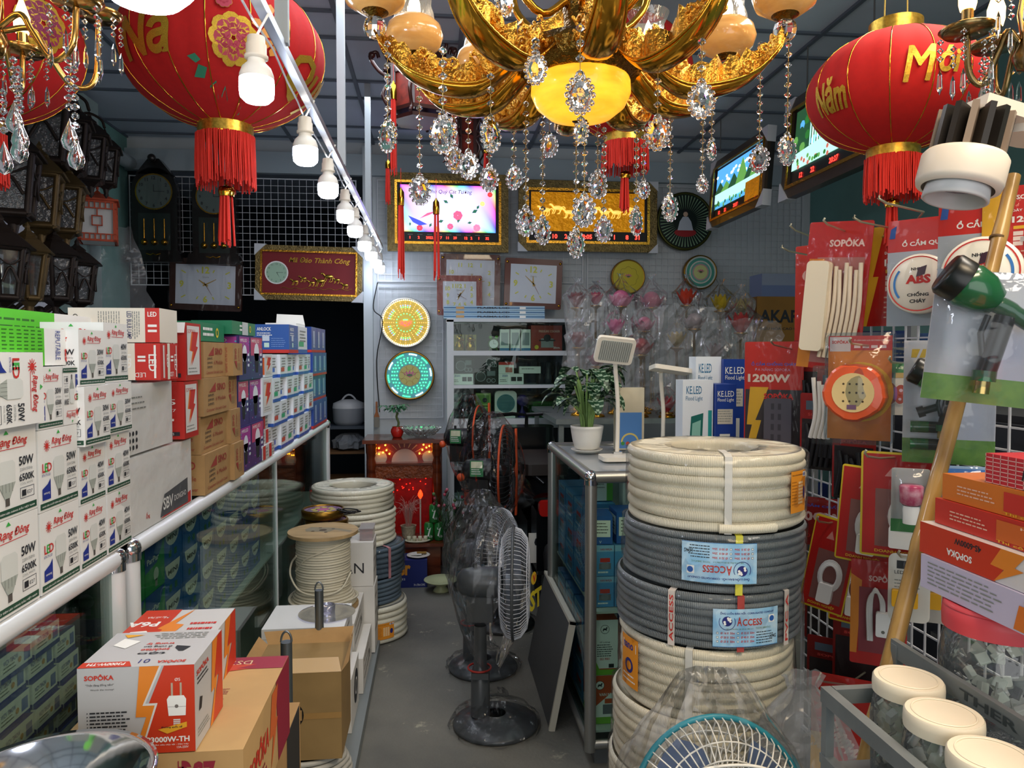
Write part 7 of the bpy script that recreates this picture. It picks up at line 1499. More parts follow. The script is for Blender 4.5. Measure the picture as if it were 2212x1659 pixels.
def lead(t,w_,h_):
    b = MB();rr = random.Random(2)
    for k in range(4):b.tube([(w_*.08 + (.03 - .003*k)*math.cos(2*PI*i/20),-.012 - .002*k,-h_*.6 + (.045 - .004*k)*math.sin(2*PI*i/20)) for i in range(20)],.0032,h('#dedcd8',.4),6,True)
    b.build('coiled_lead',t);MB().rbox((-w_*.1,-.03,-h_*.88),(w_*.22,-.006,-h_*.68),h('#e8e6e0',.35),.005,axis=1).build('socket_plug',t)
pack('lead_pack','red yellow-edged pack with a white triangle emblem, coiled lead inside','lead pack',1942,978,1.62,.16,.25,-38,nival,'#d8c02a',contents=lead)
pack('lead_pack','red yellow-edged pack half behind the one with the triangle emblem','lead pack',1882,1010,1.70,.13,.24,-42,nival,'#d8c02a',contents=lead,tilt=4)
pack('lead_pack','slanting red yellow-edged pack with a white lamp socket inside, right of the tall stack','lead pack',1812,1122,1.95,.12,.27,-42,nival,'#d8c02a',contents=lead,tilt=10)
pack('lead_pack','red yellow-edged pack with white leads, just right of the slanting one','lead pack',1855,1150,1.98,.12,.27,-42,nival,'#d8c02a',contents=lead,tilt=4)
def sopext(b,M,w_,h_):b.poly([(0,h_*.1),(w_*.12,h_*.1),(w_*.2,h_*.8),(0,h_*.86)],ORG,M,.0003);b.rect(w_*.15,h_*.12,w_*.75,h_*.62,h('#8a3a42',.4),M,.0004);b.text('SOPÔKA',w_*.32,h_*.8,h_*.07,h('#e8c0b8'),M,w=w_*.5,bold=.04)
def ext(t,w_,h_):
    b = MB();
    for k in range(3):b.tube(spline([(-.022 + .004*k,-.012,-h_*.75),(-.024 + .004*k,-.014,-h_*.4),(-.008,-.016,-h_*.28 + .004*k),(.01 - .003*k,-.014,-h_*.36),(.012 - .003*k,-.014,-h_*.5)],5),.0035,h('#dad8d4',.4),6)
    b.build('folded_lead',t);b = MB();b.rbox((-.006,-.032,-h_*.68),(.026,-.01,-h_*.46),h('#e9e7e2',.35),.005,axis=1);b.disc(.01,-h_*.63,.004,h('#6a6a60'),frame((0,-.0325,0),(1,0,0),(0,0,1)));b.build('plug',t)
pack('lead_pack','red SOPOKA pack with white plug and folded lead, left of the bamboo pole','lead pack',1900,1212,1.68,.125,.26,-32,sopext,'#b82420',contents=ext)
def led2(b,M,w_,h_):b.rect(w_*.2,h_*.78,w_*.3,h_*.12,INK,M,.0004);b.text('LED',w_*.15,h_*.7,h_*.05,INK,M);b.lines(w_*.15,h_*.6,w_*.6,6,h_*.05,h_*.015,GR,M)
def yellowlamp(t,w_,h_):MB().rbox((-w_*.42,-.02,-h_*.76),(w_*.2,-.003,-h_*.52),h('#d8a018',.35),.004,axis=1).build('yellow_lamp',t)
for k in range(2):pack('lamp_card','white rounded lamp card with yellow lamp, %s the bamboo pole' % ['crossed by','just right of'][k],'lamp card',1965 + 50*k,1198 + 6*k,1.56 + .04*k,.085,.155,-30,led2,['#dcd8ce','#b9b4aa'][k],.01,FILM2,yellowlamp,corner=.015)
pack('socket_pack','red pack reading 3000W low at the right, above the fan bag','socket pack',1825,1462,1.9,.17,.34,-34,lambda b,M,w_,h_:(b.text('ẤM CỔ',w_*.3,h_*.82,h_*.07,h('#5a6ac0'),M,bold=.03),b.text('3000W',w_*.2,h_*.55,h_*.12,h('#e8c8b8'),M,w=w_*.65,bold=.05,rot=-50),b.text('SOPÔKA',w_*.3,h_*.15,h_*.07,h('#e06a3a'),M,bold=.03),b.poly([(0,0),(w_*.15,0),(w_*.3,h_*.5),(0,h_*.5)],YEL,M,.0003)),'#b82018')
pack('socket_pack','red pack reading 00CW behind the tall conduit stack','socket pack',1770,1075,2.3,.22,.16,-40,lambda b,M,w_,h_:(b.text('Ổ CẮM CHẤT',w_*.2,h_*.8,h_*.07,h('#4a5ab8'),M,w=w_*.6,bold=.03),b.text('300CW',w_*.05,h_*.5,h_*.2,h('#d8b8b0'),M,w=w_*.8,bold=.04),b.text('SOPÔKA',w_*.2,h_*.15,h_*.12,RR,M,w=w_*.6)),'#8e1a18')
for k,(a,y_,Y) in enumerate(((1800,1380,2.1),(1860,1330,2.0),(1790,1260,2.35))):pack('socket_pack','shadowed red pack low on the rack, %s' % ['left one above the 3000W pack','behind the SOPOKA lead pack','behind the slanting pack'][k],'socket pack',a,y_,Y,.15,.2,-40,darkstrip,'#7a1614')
for k,(a,y_,Y,c_) in enumerate(((1720,985,2.5,'#1c2f6a'),(1900,715,2.05,'#22386e'),(1742,1040,2.6,'#1c3a78'),(1985,720,1.9,'#2a4a7a'))):pack('hanging_pack','dark blue pack on the rack, %s' % ['right of the top conduit coil','above the orange reel','lowest behind the coils','above the hose nozzles'][k],'pack',a,y_,Y,.15,.13,-40,lambda b,M,w_,h_:(b.rect(w_*.1,h_*.1,w_*.5,h_*.3,h('#c9c9c9'),M,.0003),b.lines(w_*.1,h_*.8,w_*.7,3,h_*.12,h_*.03,GR,M)),c_)
def plugin(t,w_,h_):MB().lathe([(.016,-.02),(.022,-.015),(.024,.02),(.02,.024),(.0001,.025)],mat('pink_marble','#b03a60',.3,noise=.9,nscale=50,col2='#e8c8d0'),T(0,-.022,-h_*.4),18).build('pink_lamp',t);MB().lathe([(.016,-.06),(.018,-.03),(.017,-.021)],WHITE,T(0,-.022,-h_*.4),14).build('lamp_base',t)
pack('night_light_pack','pink and white plug-in night light in a blister, beside the bamboo pole','night light pack',1968,1012,1.5,.075,.14,-30,lambda b,M,w_,h_:b.rect(0,0,w_,h_*.2,h('#4a9a4a'),M,.0003),'#d0ccc4',.03,clearmat('blister'),plugin)
def bluecard(b,M,w_,h_):b.rect(w_*.05,h_*.7,w_*.9,h_*.26,h('#2f7ac8',.35),M,.0003);b.lines(w_*.15,h_*.2,w_*.6,2,.01,.003,GR,M)
def device(t,w_,h_):b = MB();b.rbox((-w_*.35,-.025,-h_*.8),(w_*.3,-.003,-h_*.25),h('#aeb2b4',.3),.01,axis=1);b.rbox((-w_*.28,-.027,-h_*.5),(-w_*.02,-.0251,-h_*.34),h('#d8d8d4',.3),.004,axis=1);b.build('grey_device',t)
pack('adapter_pack','blue and white card with a grey adapter, right of the bamboo pole','adapter pack',2092,1008,1.42,.125,.135,-25,bluecard,'#9ab8d8',.03,clearmat('blister'),device)
# ---------------------------------------------------------------- bamboo pole
def bamboo():
    a = at(2188,380,1.36);d = at(1885,1600,1.17);L = (a - d);k = a.z/L.z;foot = a - L*k
    foot.x += 0;t = thing('bamboo_pole','long bamboo pole leaning across the hanging packs at the right','pole',foot)
    A = a - foot;n = 60;vs = [];path = [];rad = []
    nodes = [.30,.45,.62,.79,.93]
    for i in range(n + 1):
        u = i/n;r = .0165 - .004*u;
        for q in nodes:
            if abs(u - q) < .009:r *= 1.13
        path.append(A*u + Vector((.004*math.sin(u*9),0,0)));rad.append(r)
    MB().tube(path,rad,mat('bamboo','#b08a4a',.4,noise=.5,nscale=9,stretch=(4,4,.6),col2='#8a6430',coat=.3),14).build('pole',t)
    b = MB()
    for q in nodes:p = A*q;b.tube([p - A.normalized()*.002,p + A.normalized()*.002],.0158 - .004*q + .0022,h('#5a4020',.6),14)
    b.build('node_rings',t)
bamboo()
# ---------------------------------------------------------------- jars, shelf bars, boxes at the lower right
SHM = mat('shelf_grey','#8b9294',.45,.5,noise=.4,nscale=14)
t = thing('metal_shelf','grey slotted steel shelf carrying the jars at the lower right corner','shelf',(.78,.85,-.018))
def SB(lo,hi):return MB().box((lo[0] - .75,lo[1] - .85,lo[2]),(hi[0] - .75,hi[1] - .85,hi[2]),SHM)
for nm,lo,hi in (('front_bar',(.595,.45,.90),(.612,1.13,.925)),('back_bar',(.755,.45,.945),(.765,1.19,.975)),('end_bar',(.6135,1.115,.901),(1.10,1.13,.925)),('lower_bar',(.595,.45,.80),(.612,1.13,.815)),('shelf_board',(.612,.45,.798),(.752,1.113,.808)),('shelf_board',(.768,.45,.85),(1.1,1.19,.858))):SB(lo,hi).build(nm,t)
for x,y,z in ((.595,1.113,.925),(.595,.45,.925),(1.08,1.113,.92),(1.08,.45,.92),(.752,1.172,.97)):SB((x + .0015,y + .001,.018),(x + .0155,y + .0155,z - .0015)).build('leg',t)
b = MB();X = frame((.7545 - .75,1.02 - .85,.952),(0,-1,0),(0,0,1));b.text('THER MOP',0,0,.014,h('#3a4244'),X,w=.22,bold=.02);b.build('bar_print',t)
PET = clearmat('pet_jar','#eef0ee',.04,.06,.06,bump=.25,bscale=30,edge=1.0)
def jar(lab,x,y,zt,r,hh,lidm,name='plastic_jar',big=False,seed=0):
    t = thing(name,lab,'jar',(x,y,zt - hh));lh = .024 if not big else .035
    b = MB();b.lathe([(.0001,.003),(r*.85,.0),(r*1.02,.012),(r*1.04,hh*.35),(r*1.06,hh*.6),(r*.98,hh*.78),(r*.88,hh - lh),(r*.88,hh - lh*.6)],PET,None,36);b.build('jar_body',t)
    b = MB();n = 90;vs = [];pr = [(r,hh - lh),(r*1.01,hh - lh*.5),(r*1.0,hh - .003),(r*.96,hh)]
    for q,z in pr:
        for i in range(n):s_ = 1 + (.006 if i % 2 and z < hh - .004 else 0);vs.append((q*s_*math.cos(2*PI*i/n),q*s_*math.sin(2*PI*i/n),z))
    b.add(vs,[(j*n + i,j*n + (i + 1) % n,(j + 1)*n + (i + 1) % n,(j + 1)*n + i) for j in range(3) for i in range(n)],lidm,True);b.disc(0,0,r*.96,lidm,z=hh,seg=40);b.lathe([(r*.78,hh + .0005),(r*.8,hh + .0018),(r*.82,hh + .0005)],lidm,None,40);b.build('lid',t)
    if big:b2 = MB();b2.lathe([(r*.82,hh),(r*.84,hh + .006),(r*.98,hh + .006),(r*1.0,hh)],lidm,None,20,a0=120,a1=300);b2.build('handle',t)
    rr = random.Random(seed);b = MB()
    for k in range(40):
        a = rr.uniform(0,6.28);q = rr.uniform(0,r*.78);z = .012 + (hh - lh - .04)*rr.random();X = T(q*math.cos(a),q*math.sin(a),z,rr.uniform(0,360),rr.uniform(-60,60),rr.uniform(-60,60));col = rr.choice(['#efeedd','#e3e6d6','#f2eee2','#e0e2dc','#3a3a3c' if big else '#e8ead8'])
        b.rbox((-.009,-.005,-.007),(.009,.005,.010),h(col,.4),.002,X)
        if k % 3 == 0:b.tube([(0,0,.012),(.01,0,.03)],.0016,h('#b8b4a8'),5,M=X)
    b.build('small_parts',t)['kind'] = 'stuff'
CRM = mat('cream_lid','#ece0c8',.35)
jar('clear jar with cream lid, farthest of three in the lower right corner',.726,1.055,.950,.050,.162,CRM,seed=1)
jar('clear jar with cream lid, middle of three in the lower right corner',.704,.945,.950,.050,.162,CRM,seed=2)
jar('clear jar with cream lid, nearest and lowest in the right corner',.690,.838,.950,.050,.162,CRM,seed=3)
jar('big clear jar of switches with a pink screw lid under the red boxes',.888,1.075,1.048,.076,.208,h('#d84a52',.4),'big_jar',True,4)
def bx4(b,M,w_,h_):
    b.poly([(0,0),(w_*.36,0),(w_*.44,h_),(0,h_)],SORD,M,.0003);bolt(b,M,w_*.34,0,w_*.14,h_,SOO);b.text('4S-6000W',w_*.3,h_*.85,h_*.2,INK,M,rot=180,w=None,z=.0006,bold=.03);b.text('SOPÔKA',w_*.26,h_*.45,h_*.26,WHITE,M,rot=180,z=.0006,bold=.03)
    b.poly([(w_*.55,h_*.35),(w_*.85,h_*.5),(w_*.85,h_*.8),(w_*.55,h_*.65)],h('#c8502a'),M,.0005)
    for k in range(4):b.rect(w_*(.58 + .065*k),h_*(.46 + .03*k),w_*.045,h_*.18,YEL,M,.0008)
    b.text('05',w_*.78,h_*.1,h_*.2,NAVY,M)
def bx5(b,M,w_,h_):
    b.lines(w_*.04,h_*.8,w_*.35,6,h_*.12,h_*.04,GR,M);b.poly([(w_*.44,h_*.05),(w_*.54,h_*.05),(w_*.52,h_*.7),(w_*.46,h_*.7)],h('#d8742a'),M,.0005);b.disc(w_*.49,h_*.8,h_*.1,h('#d8c03a'),M,.0006,10)
    b.poly([(w_*.6,h_*.25),(w_*.85,h_*.35),(w_*.85,h_*.7),(w_*.6,h_*.6)],h('#c8502a'),M,.0005)
    for k in range(4):b.rect(w_*(.62 + .055*k),h_*(.36 + .02*k),w_*.04,h_*.2,YEL,M,.0008)
    b.poly([(w_*.9,0),(w_,0),(w_,h_),(w_*.96,h_)],SORD,M,.0004)
def bx3(c1,c2):
    def f(b,M,w_,h_):
        b.poly([(w_*.3,h_*.15),(w_*.75,h_*.15),(w_*.85,h_*.5),(w_*.75,h_*.85),(w_*.3,h_*.85)],h(c1,.4),M,.0003);b.text('Thi công trình đúng / Bước một lớp',w_*.3,h_*.02,h_*.13,YEL,M,w=w_*.65,bold=.02);b.text('HƯỚNG DẪN ĐẤU NỐI',w_*.4,h_*.7,h_*.14,h('#f0c8b0'),M,w=w_*.5,bold=.02);b.lines(w_*.08,h_*.6,w_*.18,3,h_*.14,h_*.05,h('#e8b8a0'),M)
    return f
def bxk(b,M,w_,h_):
    for k in range(24):b.rect(w_*k/24,0,w_*.004,h_,h('#e8b0a8'),M,.0002)
    for k in range(7):b.rect(0,h_*k/7,w_,h_*.03,h('#e8b0a8'),M,.0002)
    b.text('KD-500',w_*.2,h_*.3,h_*.35,INK,M,bold=.04,shear=.2)
z = 1.056
for k,(lab,y1_,hh,base,fn,x0_) in enumerate((('lavender boxed socket strip resting on the pink jar lid',1.165,.056,'#c9c0d8',bx5,.79),('red and white box reading 4S-6000W upside down',1.175,.052,'#dcd6d4',bx4,.795),('red and orange slim box third in the stack on the pink jar',1.16,.042,'#c8352a',bx3('#d0662a',0),.81),('orange slim box fourth in the stack on the pink jar',1.15,.042,'#d8762a',bx3('#c8352a',0),.815),('red checked box marked KD-50 on top of the stack',1.06,.045,'#c8303a',bxk,.82))):
    carton('strip_box',lab,'socket strip box',(x0_ + .03,.70,z),(x0_ + .15,y1_,z + hh),h(base,.35),[('l',fn),('b',bx3('#c8352a',0) if k in (2,3) else sopside)],rz=0);z += hh + .001
# ---------------------------------------------------------------- white spotlight at the upper right
t = thing('track_spotlight','white ring spotlight with black cooling fins at the upper right','spotlight',at(2074,385,1.06),rot=(R(0),R(14),0));Wc = mat('warm_white_metal','#e6d9c8',.4)
MB().lathe([(.050,-.018),(.058,-.016),(.06,-.008),(.06,.028),(.056,.034),(.03,.036),(.0001,.036)],Wc,None,40).build('outer_ring',t)
b = MB();b.lathe([(.044,-.014),(.046,-.034),(.043,-.036),(.040,-.034),(.036,-.010)],h('#c9c8c8',.35),None,36);b.build('inner_ring',t)
b = MB();b.disc(0,0,.037,mat('led_lens','#8a8a90',.15,.5,noise=.9,nscale=200,col2='#d8d8e8'),z=-.012);b.build('lens',t)
b = MB()
for k in range(14):
    a = 2*PI*k/14;X = T(0,0,0,rz=math.degrees(a));b.box((.014,-.0045,.036),(.052,.0045,.10),h('#26221f',.35) if k % 3 else h('#8a7868',.35),X)
b.cyl(.02,.036,.095,h('#26221f',.35),None,16);b.build('cooling_fins',t)
b = MB();b.box((-.012,-.035,.098),(.13,.035,.118),Wc);b.cyl(.034,.085,.128,Wc,T(.09,0,0),20);b.tube([(.1,0,.11),(.26,.02,.16),(.5,.05,.2)],.02,Wc,12);b.build('bracket',t)
# ---------------------------------------------------------------- foreground fan with a blue rim
TEAL = h('#2f8a9a',.35);WCG = h('#e8e4da',.35)
f5 = fan('table_fan','fan with a blue-green rim in a clear bag at the bottom edge',(.545,1.345,0),.565,.172,-90,h('#dcdad4',.35),WCG,h('#5a6a8a',.3),accent=TEAL,base_r=.14,off=-.05,nw=60,tilt=16,seed=9,wr=.0016,bagbase=False)
b = MB();X = Matrix.Translation((0,0,.565)) @ Euler((0,R(-16),0)).to_matrix().to_4x4();b.tube(spline([(.066,.10,.03),(.07,.08,.085),(.07,.0,.10),(.07,-.08,.085),(.066,-.10,.03)],6),.003,WCG,6,M=X);b.build('guard_brace',f5)
t = thing('clear_bag','crumpled clear plastic bag beside the blue-rimmed fan','bag',(.80,1.52,.36));b = MB();bag(b,[(.05,0),(.11,.08),(.12,.2),(.085,.3),(.03,.36),(.045,.39)],FILM3,20,.2,21,sq=.5);b.build('film',t)
b = MB();b.disc(-.03,.12,.02,h('#d8a82a'),frame((0,-.07,0),(1,0,0),(0,0,1)));b.build('round_sticker',t)
# ================================================================ pictures, clocks and lights on the walls
FRG = mat('gilt_frame','#8f7a4a',.4,.6,noise=.8,nscale=40,col2='#3a2f1c',bump=.8,bscale=80);FRD = mat('dark_frame','#1c1613',.35,coat=.4)
def on_back(px0,py0,px1,py1,Y):a = at(px0,py0,Y);c = at(px1,py1,Y);return a.x,c.z,c.x - a.x,a.z - c.z
def picture(name,lab,M,w_,h_,fw,framem,inner,corners=None,fh=.035,cat='picture',screen='picture_face'):
    """M: frame with origin lower-left front plane"""
    t = bpy.data.objects.new(name,None);C.objects.link(t);t.matrix_world = M;tag(t,lab,cat)
    b = MB();b.box((0,0,-fh),(w_,h_,-.006),FRD);b.build('backing',t)
    b = MB()
    for lo,hi in (((0,0),(w_,fw)),((0,h_ - fw),(w_,h_)),((0,fw),(fw,h_ - fw)),((w_ - fw,fw),(w_,h_ - fw))):
        b.box((*lo,-.006),(*hi,.012),framem)
    for lo,hi in (((fw*.75,fw*.75),(w_ - fw*.75,fw)),((fw*.75,h_ - fw),(w_ - fw*.75,h_ - fw*.75)),((fw*.75,fw),(fw,h_ - fw)),((w_ - fw,fw),(w_ - fw*.75,h_ - fw))):b.box((*lo,.012),(*hi,.018),GOLD)
    b.build('frame',t)
    b = MB();inner(b,w_ - 2*fw,h_ - 2*fw,T(fw,fw,-.004));b.build(screen,t)
    if corners:
        s = corners
        for (x,y,sx,sy) in ((0,0,1,1),(w_,0,-1,1),(0,h_,1,-1),(w_,h_,-1,-1)):
            b = MB();b.prism([(x - sx*.006,y - sy*.006),(x + sx*s,y - sy*.006),(x - sx*.006,y + sy*s)],-fh,.02,h('#c9ccd2',.6));b.build('corner_guard',t)
    return t
def emat(name,col,s):return mat(name,col,.4,emis=s,ecol=col)
def led_digits(b,s_list,M,hh):
    m = emat('red_led','#ff2a20',5)
    for x,s in s_list:b.text(s,x,0,hh,m,M,bold=.02,z=.003)
def rainbow():
    if 'rainbow_screen' in MATS:return MATS['rainbow_screen']
    m = mat('rainbow_screen','#ffffff',.3);nt = m.node_tree;N = nt.nodes.new;L = nt.links.new;b = nt.nodes['Principled BSDF']
    tc = N('ShaderNodeTexCoord');sp = N('ShaderNodeSeparateXYZ');L(tc.outputs['Generated'],sp.inputs[0])
    def mth(op,a,c=None,**k):
        n = N('ShaderNodeMath');n.operation = op;n.use_clamp = k.get('clamp',False)
        for i,v in enumerate((a,c)):
            if v is None:continue
            if isinstance(v,(int,float)):n.inputs[i].default_value = v
            else:L(v,n.inputs[i])
        return n.outputs[0]
    ex = mth('MULTIPLY',mth('ABSOLUTE',mth('SUBTRACT',sp.outputs[0],.5)),2);ey = mth('MULTIPLY',mth('ABSOLUTE',mth('SUBTRACT',sp.outputs[1],.5)),2)
    e = mth('POWER',mth('MAXIMUM',ex,ey),5);hue = mth('FRACT',mth('ADD',mth('MULTIPLY',sp.outputs[0],2.6),mth('MULTIPLY',sp.outputs[1],.8)))
    hs = N('ShaderNodeCombineColor');hs.mode = 'HSV';L(hue,hs.inputs[0]);L(mth('MULTIPLY',e,.9),hs.inputs[1]);hs.inputs[2].default_value = 1
    mx = N('ShaderNodeMix');mx.data_type = 'RGBA';mx.blend_type = 'MULTIPLY';mx.inputs[0].default_value = 1;L(hs.outputs[0],mx.inputs[6]);mx.inputs[7].default_value = (.50,.44,.90,1)
    L(mx.outputs[2],b.inputs['Emission Color']);b.inputs['Emission Strength'].default_value = 1.5;b.inputs['Base Color'].default_value = (.1,.1,.1,1);return m
def flowerpic(b,w_,h_,X):
    b.rect(0,0,w_,h_,BLACK,X);sy = h_*.16
    led_digits(b,[(w_*.12,'1'),(w_*.2,'2'),(w_*.28,'2022'),(w_*.42,'7'),(w_*.48,'11'),(w_*.55,'29'),(w_*.66,'12'),(w_*.72,'2'),(w_*.80,'1'),(w_*.87,'32')],X @ T(0,h_*.05),h_*.045)
    for k in range(9):b.rect(w_*(.1 + .095*k),h_*.12,w_*.05,h_*.008,GR,X,.002)
P1x,P1z,P1w,P1h = on_back(836,372,1098,546,5.72)
pic = picture('glowing_picture','glowing rainbow-edged picture of peonies and birds on the back wall',frame((P1x,5.72,P1z),(1,0,0),(0,0,1)),P1w,P1h,.075,FRG,flowerpic)
b = MB();sw,sh = P1w - .15,P1h - .15;b.rect(.075 + sw*.03,.075 + sh*.17,sw*.94,sh*.80,rainbow(),None,.0);b.build('lit_screen',pic)
b = MB();X = T(.075 + sw*.03,.075 + sh*.17,.002);W,H = sw*.94,sh*.8
b.text('Phú Quý Cát Tường',W*.3,H*.8,H*.11,h('#8a3a6a'),X,w=W*.45,shear=.2)
em = lambda n,c,s=.9:emat(n,c,s)
for x,y,r,n_,c_ in ((.6,.36,.09,'e_pink','#e85a80'),(.52,.12,.06,'e_pink','#e85a80'),(.8,.1,.07,'e_pink2','#f07aa0'),(.2,.08,.06,'e_red','#d83a50'),(.66,.55,.06,'e_white','#e8e0f0'),(.86,.62,.05,'e_yel','#f0d880'),(.38,.06,.05,'e_org','#f0a050'),(.94,.82,.05,'e_redsun','#e83a3a')):
    for k in range(7 if r > .045 else 5):b.disc(W*x + H*r*.6*math.cos(k*.9),H*y + H*r*.6*math.sin(k*.9),H*r*.55,em(n_,c_),X,.0002*(k + 1),8)
for x,y,a,L_ in ((.55,.72,120,.12),(.5,.62,150,.12),(.75,.42,30,.14),(.8,.5,60,.1),(.45,.25,200,.12),(.7,.2,10,.1),(.6,.2,80,.14),(.3,.1,60,.1),(.1,.12,90,.08)):
    u = Vector((math.cos(R(a)),math.sin(R(a))))*H*L_;n_ = Vector((-u.y,u.x))*.28;p = Vector((W*x,H*y));b.poly([tuple(p),tuple(p + u*.5 + n_),tuple(p + u),tuple(p + u*.5 - n_)],em('e_green','#2f7a5a',.5),X,.001)
b.poly([(W*.08,H*.34),(W*.2,H*.24),(W*.28,H*.16),(W*.2,H*.13),(W*.13,H*.2)],em('e_blue','#3a4ac8'),X,.002);b.poly([(W*.2,H*.28),(W*.28,H*.4),(W*.4,H*.46),(W*.3,H*.36)],em('e_pink','#e85a80'),X,.002);b.build('painted_peonies',pic)
def goldpic(b,w_,h_,X):
    b.rect(0,0,w_,h_,BLACK,X);b.rect(w_*.02,h_*.2,w_*.96,h_*.78,mat('gold_relief_panel','#e8a41c',.35,.6,emis=.22,ecol='#e08a0a',noise=.8,nscale=16,col2='#8a5208',bump=1,bscale=35),X,.002)
    GM = mat('lit_gold','#ffe08a',.25,.5,emis=.7,ecol='#ffd060');rr = random.Random(8)  # glow put into the gold so the horses stand out
    for k in range(8):
        x = w_*(.14 + k*.1);y = h_*(.62 + .05*math.sin(k*2));s = h_*.13;X2 = X @ T(x,y,.004)
        b.ball((0,0,0),s*.6,GM,X2 @ Matrix.Diagonal((1.3,.55,.25,1)),10,6);b.tube(spline([(-s*.6,s*.1,0),(-s*1.0,s*.5,0),(-s*1.25,s*.45,0)],3),s*.16,GM,6,M=X2)
        for q in (-.5,-.25,.35,.6):b.tube([(s*q,-s*.2,0),(s*(q - .25 + .3*rr.random()),-s*.7,0),(s*(q - .35),-s*.95,0)],s*.07,GM,5,M=X2)
        b.tube(spline([(s*.7,s*.1,0),(s*1.0,s*.2,0),(s*1.25,-s*.1,0)],3),s*.08,GM,5,M=X2)
    led_digits(b,[(w_*.2,'10'),(w_*.3,'2'),(w_*.45,'8:05'),(w_*.72,'1'),(w_*.82,'8'),(w_*.9,'31')],X @ T(0,h_*.05),h_*.09)
x_,z_,w_,h_ = on_back(1120,388,1418,546,5.72);picture('golden_picture','golden relief picture of galloping horses with red digital clock, on the back wall',frame((x_,5.72,z_),(1,0,0),(0,0,1)),w_,h_,.08,FRG,goldpic,.07)
def redpic(b,w_,h_,X):
    b.rect(0,0,w_,h_,mat('maroon_velvet','#7c1a20',.6),X);GG = mat('bright_gold','#e0b850',.25,1);b.disc(w_*.15,h_*.5,h_*.27,h('#a8c8b0',.2),X,.003,30);b.ring(w_*.15,h_*.5,h_*.25,h_*.28,WHITE,X,.004)
    for k in range(12):b.text(str(k or 12),w_*.15 + h_*.21*math.sin(k*PI/6) - .006,h_*.5 + h_*.21*math.cos(k*PI/6) - .006,.012,INK,X,z=.005)
    b.rect(w_*.15,h_*.5,h_*.16,.002,INK,X,.006);b.poly([(w_*.15,h_*.5),(w_*.15 + .003,h_*.5),(w_*.19,h_*.36)],INK,X,.006)
    b.text('Mã Đáo Thành Công',w_*.28,h_*.72,h_*.17,GG,X,w=w_*.66,z=.005,bold=.02,shear=.3);rr = random.Random(5)
    for k in range(7):
        x = w_*(.35 + k*.09);y = h_*(.3 + .08*math.sin(k*1.7) + (.1 if k in (3,4) else 0));s = h_*(.1 if k not in (3,4) else .15);X2 = X @ T(x,y,.006)
        b.ball((0,0,0),s*.6,GG,X2 @ Matrix.Diagonal((1.3,.55,.3,1)),10,6);b.tube(spline([(-s*.6,s*.1,0),(-s,s*.5,0),(-s*1.25,s*.4,0)],3),s*.16,GG,6,M=X2)
        for q in (-.5,-.25,.35,.6):b.tube([(s*q,-s*.2,0),(s*(q - .25 + .3*rr.random()),-s*.7,0),(s*(q - .35),-s*.95,0)],s*.07,GG,5,M=X2)
    b.tube([(w_*(.2 + .76*i/30),h_*(.13 + .02*math.sin(i*1.3)),.004) for i in range(31)],.002,GG,5,M=X)
x_,z_,w_,h_ = on_back(550,528,782,648,5.78);picture('clock_picture','maroon picture of golden horses with a round clock, above the dark doorway',frame((x_,5.78,z_),(1,0,-.02),(0,0,1)),w_,h_,.05,FRG,redpic,.08)
LSKY = emat('lit_sky','#4f9ad8',1.0);LCL = emat('lit_cloud','#e6eef2',1.1);LMT = emat('lit_hills','#5f9a4a',.8);LMT2 = emat('lit_dark_hills','#2a5a3a',.5);LWT = emat('lit_water','#a8d8d0',1.0);LTR = emat('lit_trees','#2f7a34',.6)
def scenery(waterfall):
    def f(b,w_,h_,X):
        b.rect(0,0,w_,h_,BLACK,X);x0,y0,W,H = w_*.03,h_*.18,w_*.94,h_*.8;Y = X @ T(x0,y0,.002);rr = random.Random(3 + waterfall)
        if waterfall:
            b.rect(0,0,W,H,LMT2,Y);
            for k in range(40):b.disc(W*rr.random(),H*(.3 + .7*rr.random()),H*.08,[LTR,LMT,LMT2,LSKY][rr.randrange(4)],Y,.0005 + .0001*k,7)
            for k in range(12):xx = W*(.2 + .03*k);b.rect(xx,H*.3,W*.016,H*(.5 + .15*rr.random()),LCL if k % 2 else LWT,Y,.006)
            b.poly([(0,0),(W,0),(W,H*.22),(W*.5,H*.34),(0,H*.26)],LWT,Y,.007)
            for k in range(30):b.disc(W*rr.random(),H*.14*rr.random(),H*.04,[LTR,LMT,emat('lit_flower','#c86a5a',.7)][rr.randrange(3)],Y,.008 + .0001*k,6)
        else:
            b.rect(0,0,W,H,LSKY,Y)
            for k in range(26):b.disc(W*rr.random(),H*(.6 + .25*rr.random()),H*.07,LCL,Y,.0005 + .00005*k,8,ry=H*.04)
            for x,s,m in ((.1,.3,LMT2),(.25,.25,LMT),(.42,.34,LMT2),(.6,.6,LMT),(.78,.4,LMT2),(.9,.5,LMT)):b.poly([(W*(x - .14),H*.35),(W*(x - .03),H*(.35 + s*.8)),(W*x,H*(.35 + s)),(W*(x + .04),H*(.35 + s*.75)),(W*min(1,x + .14),H*.35)],m,Y,.003 + x*.001)
            b.rect(0,H*.12,W,H*.25,LWT,Y,.006)
            for k in range(30):b.disc(W*rr.random(),H*.14*rr.random(),H*.05,[LTR,LMT,LMT2][rr.randrange(3)],Y,.007 + .0001*k,6)
        led_digits(b,[(w_*.12,'12'),(w_*.25,'22'),(w_*.45,'20:27'),(w_*.7,'31'),(w_*.85,'01')],X @ T(0,h_*.05),h_*.07)
    return f
BWF = mat('walnut_frame','#3a2a1a',.35,coat=.4,noise=.5,nscale=30)
picA = picture('landscape_picture','lit picture of green mountains and clouds high on the right',frame((1.95,5.15,2.34),(0,-1,0),(.07,0,1)),.9,.46,.06,BWF,scenery(0),.09)
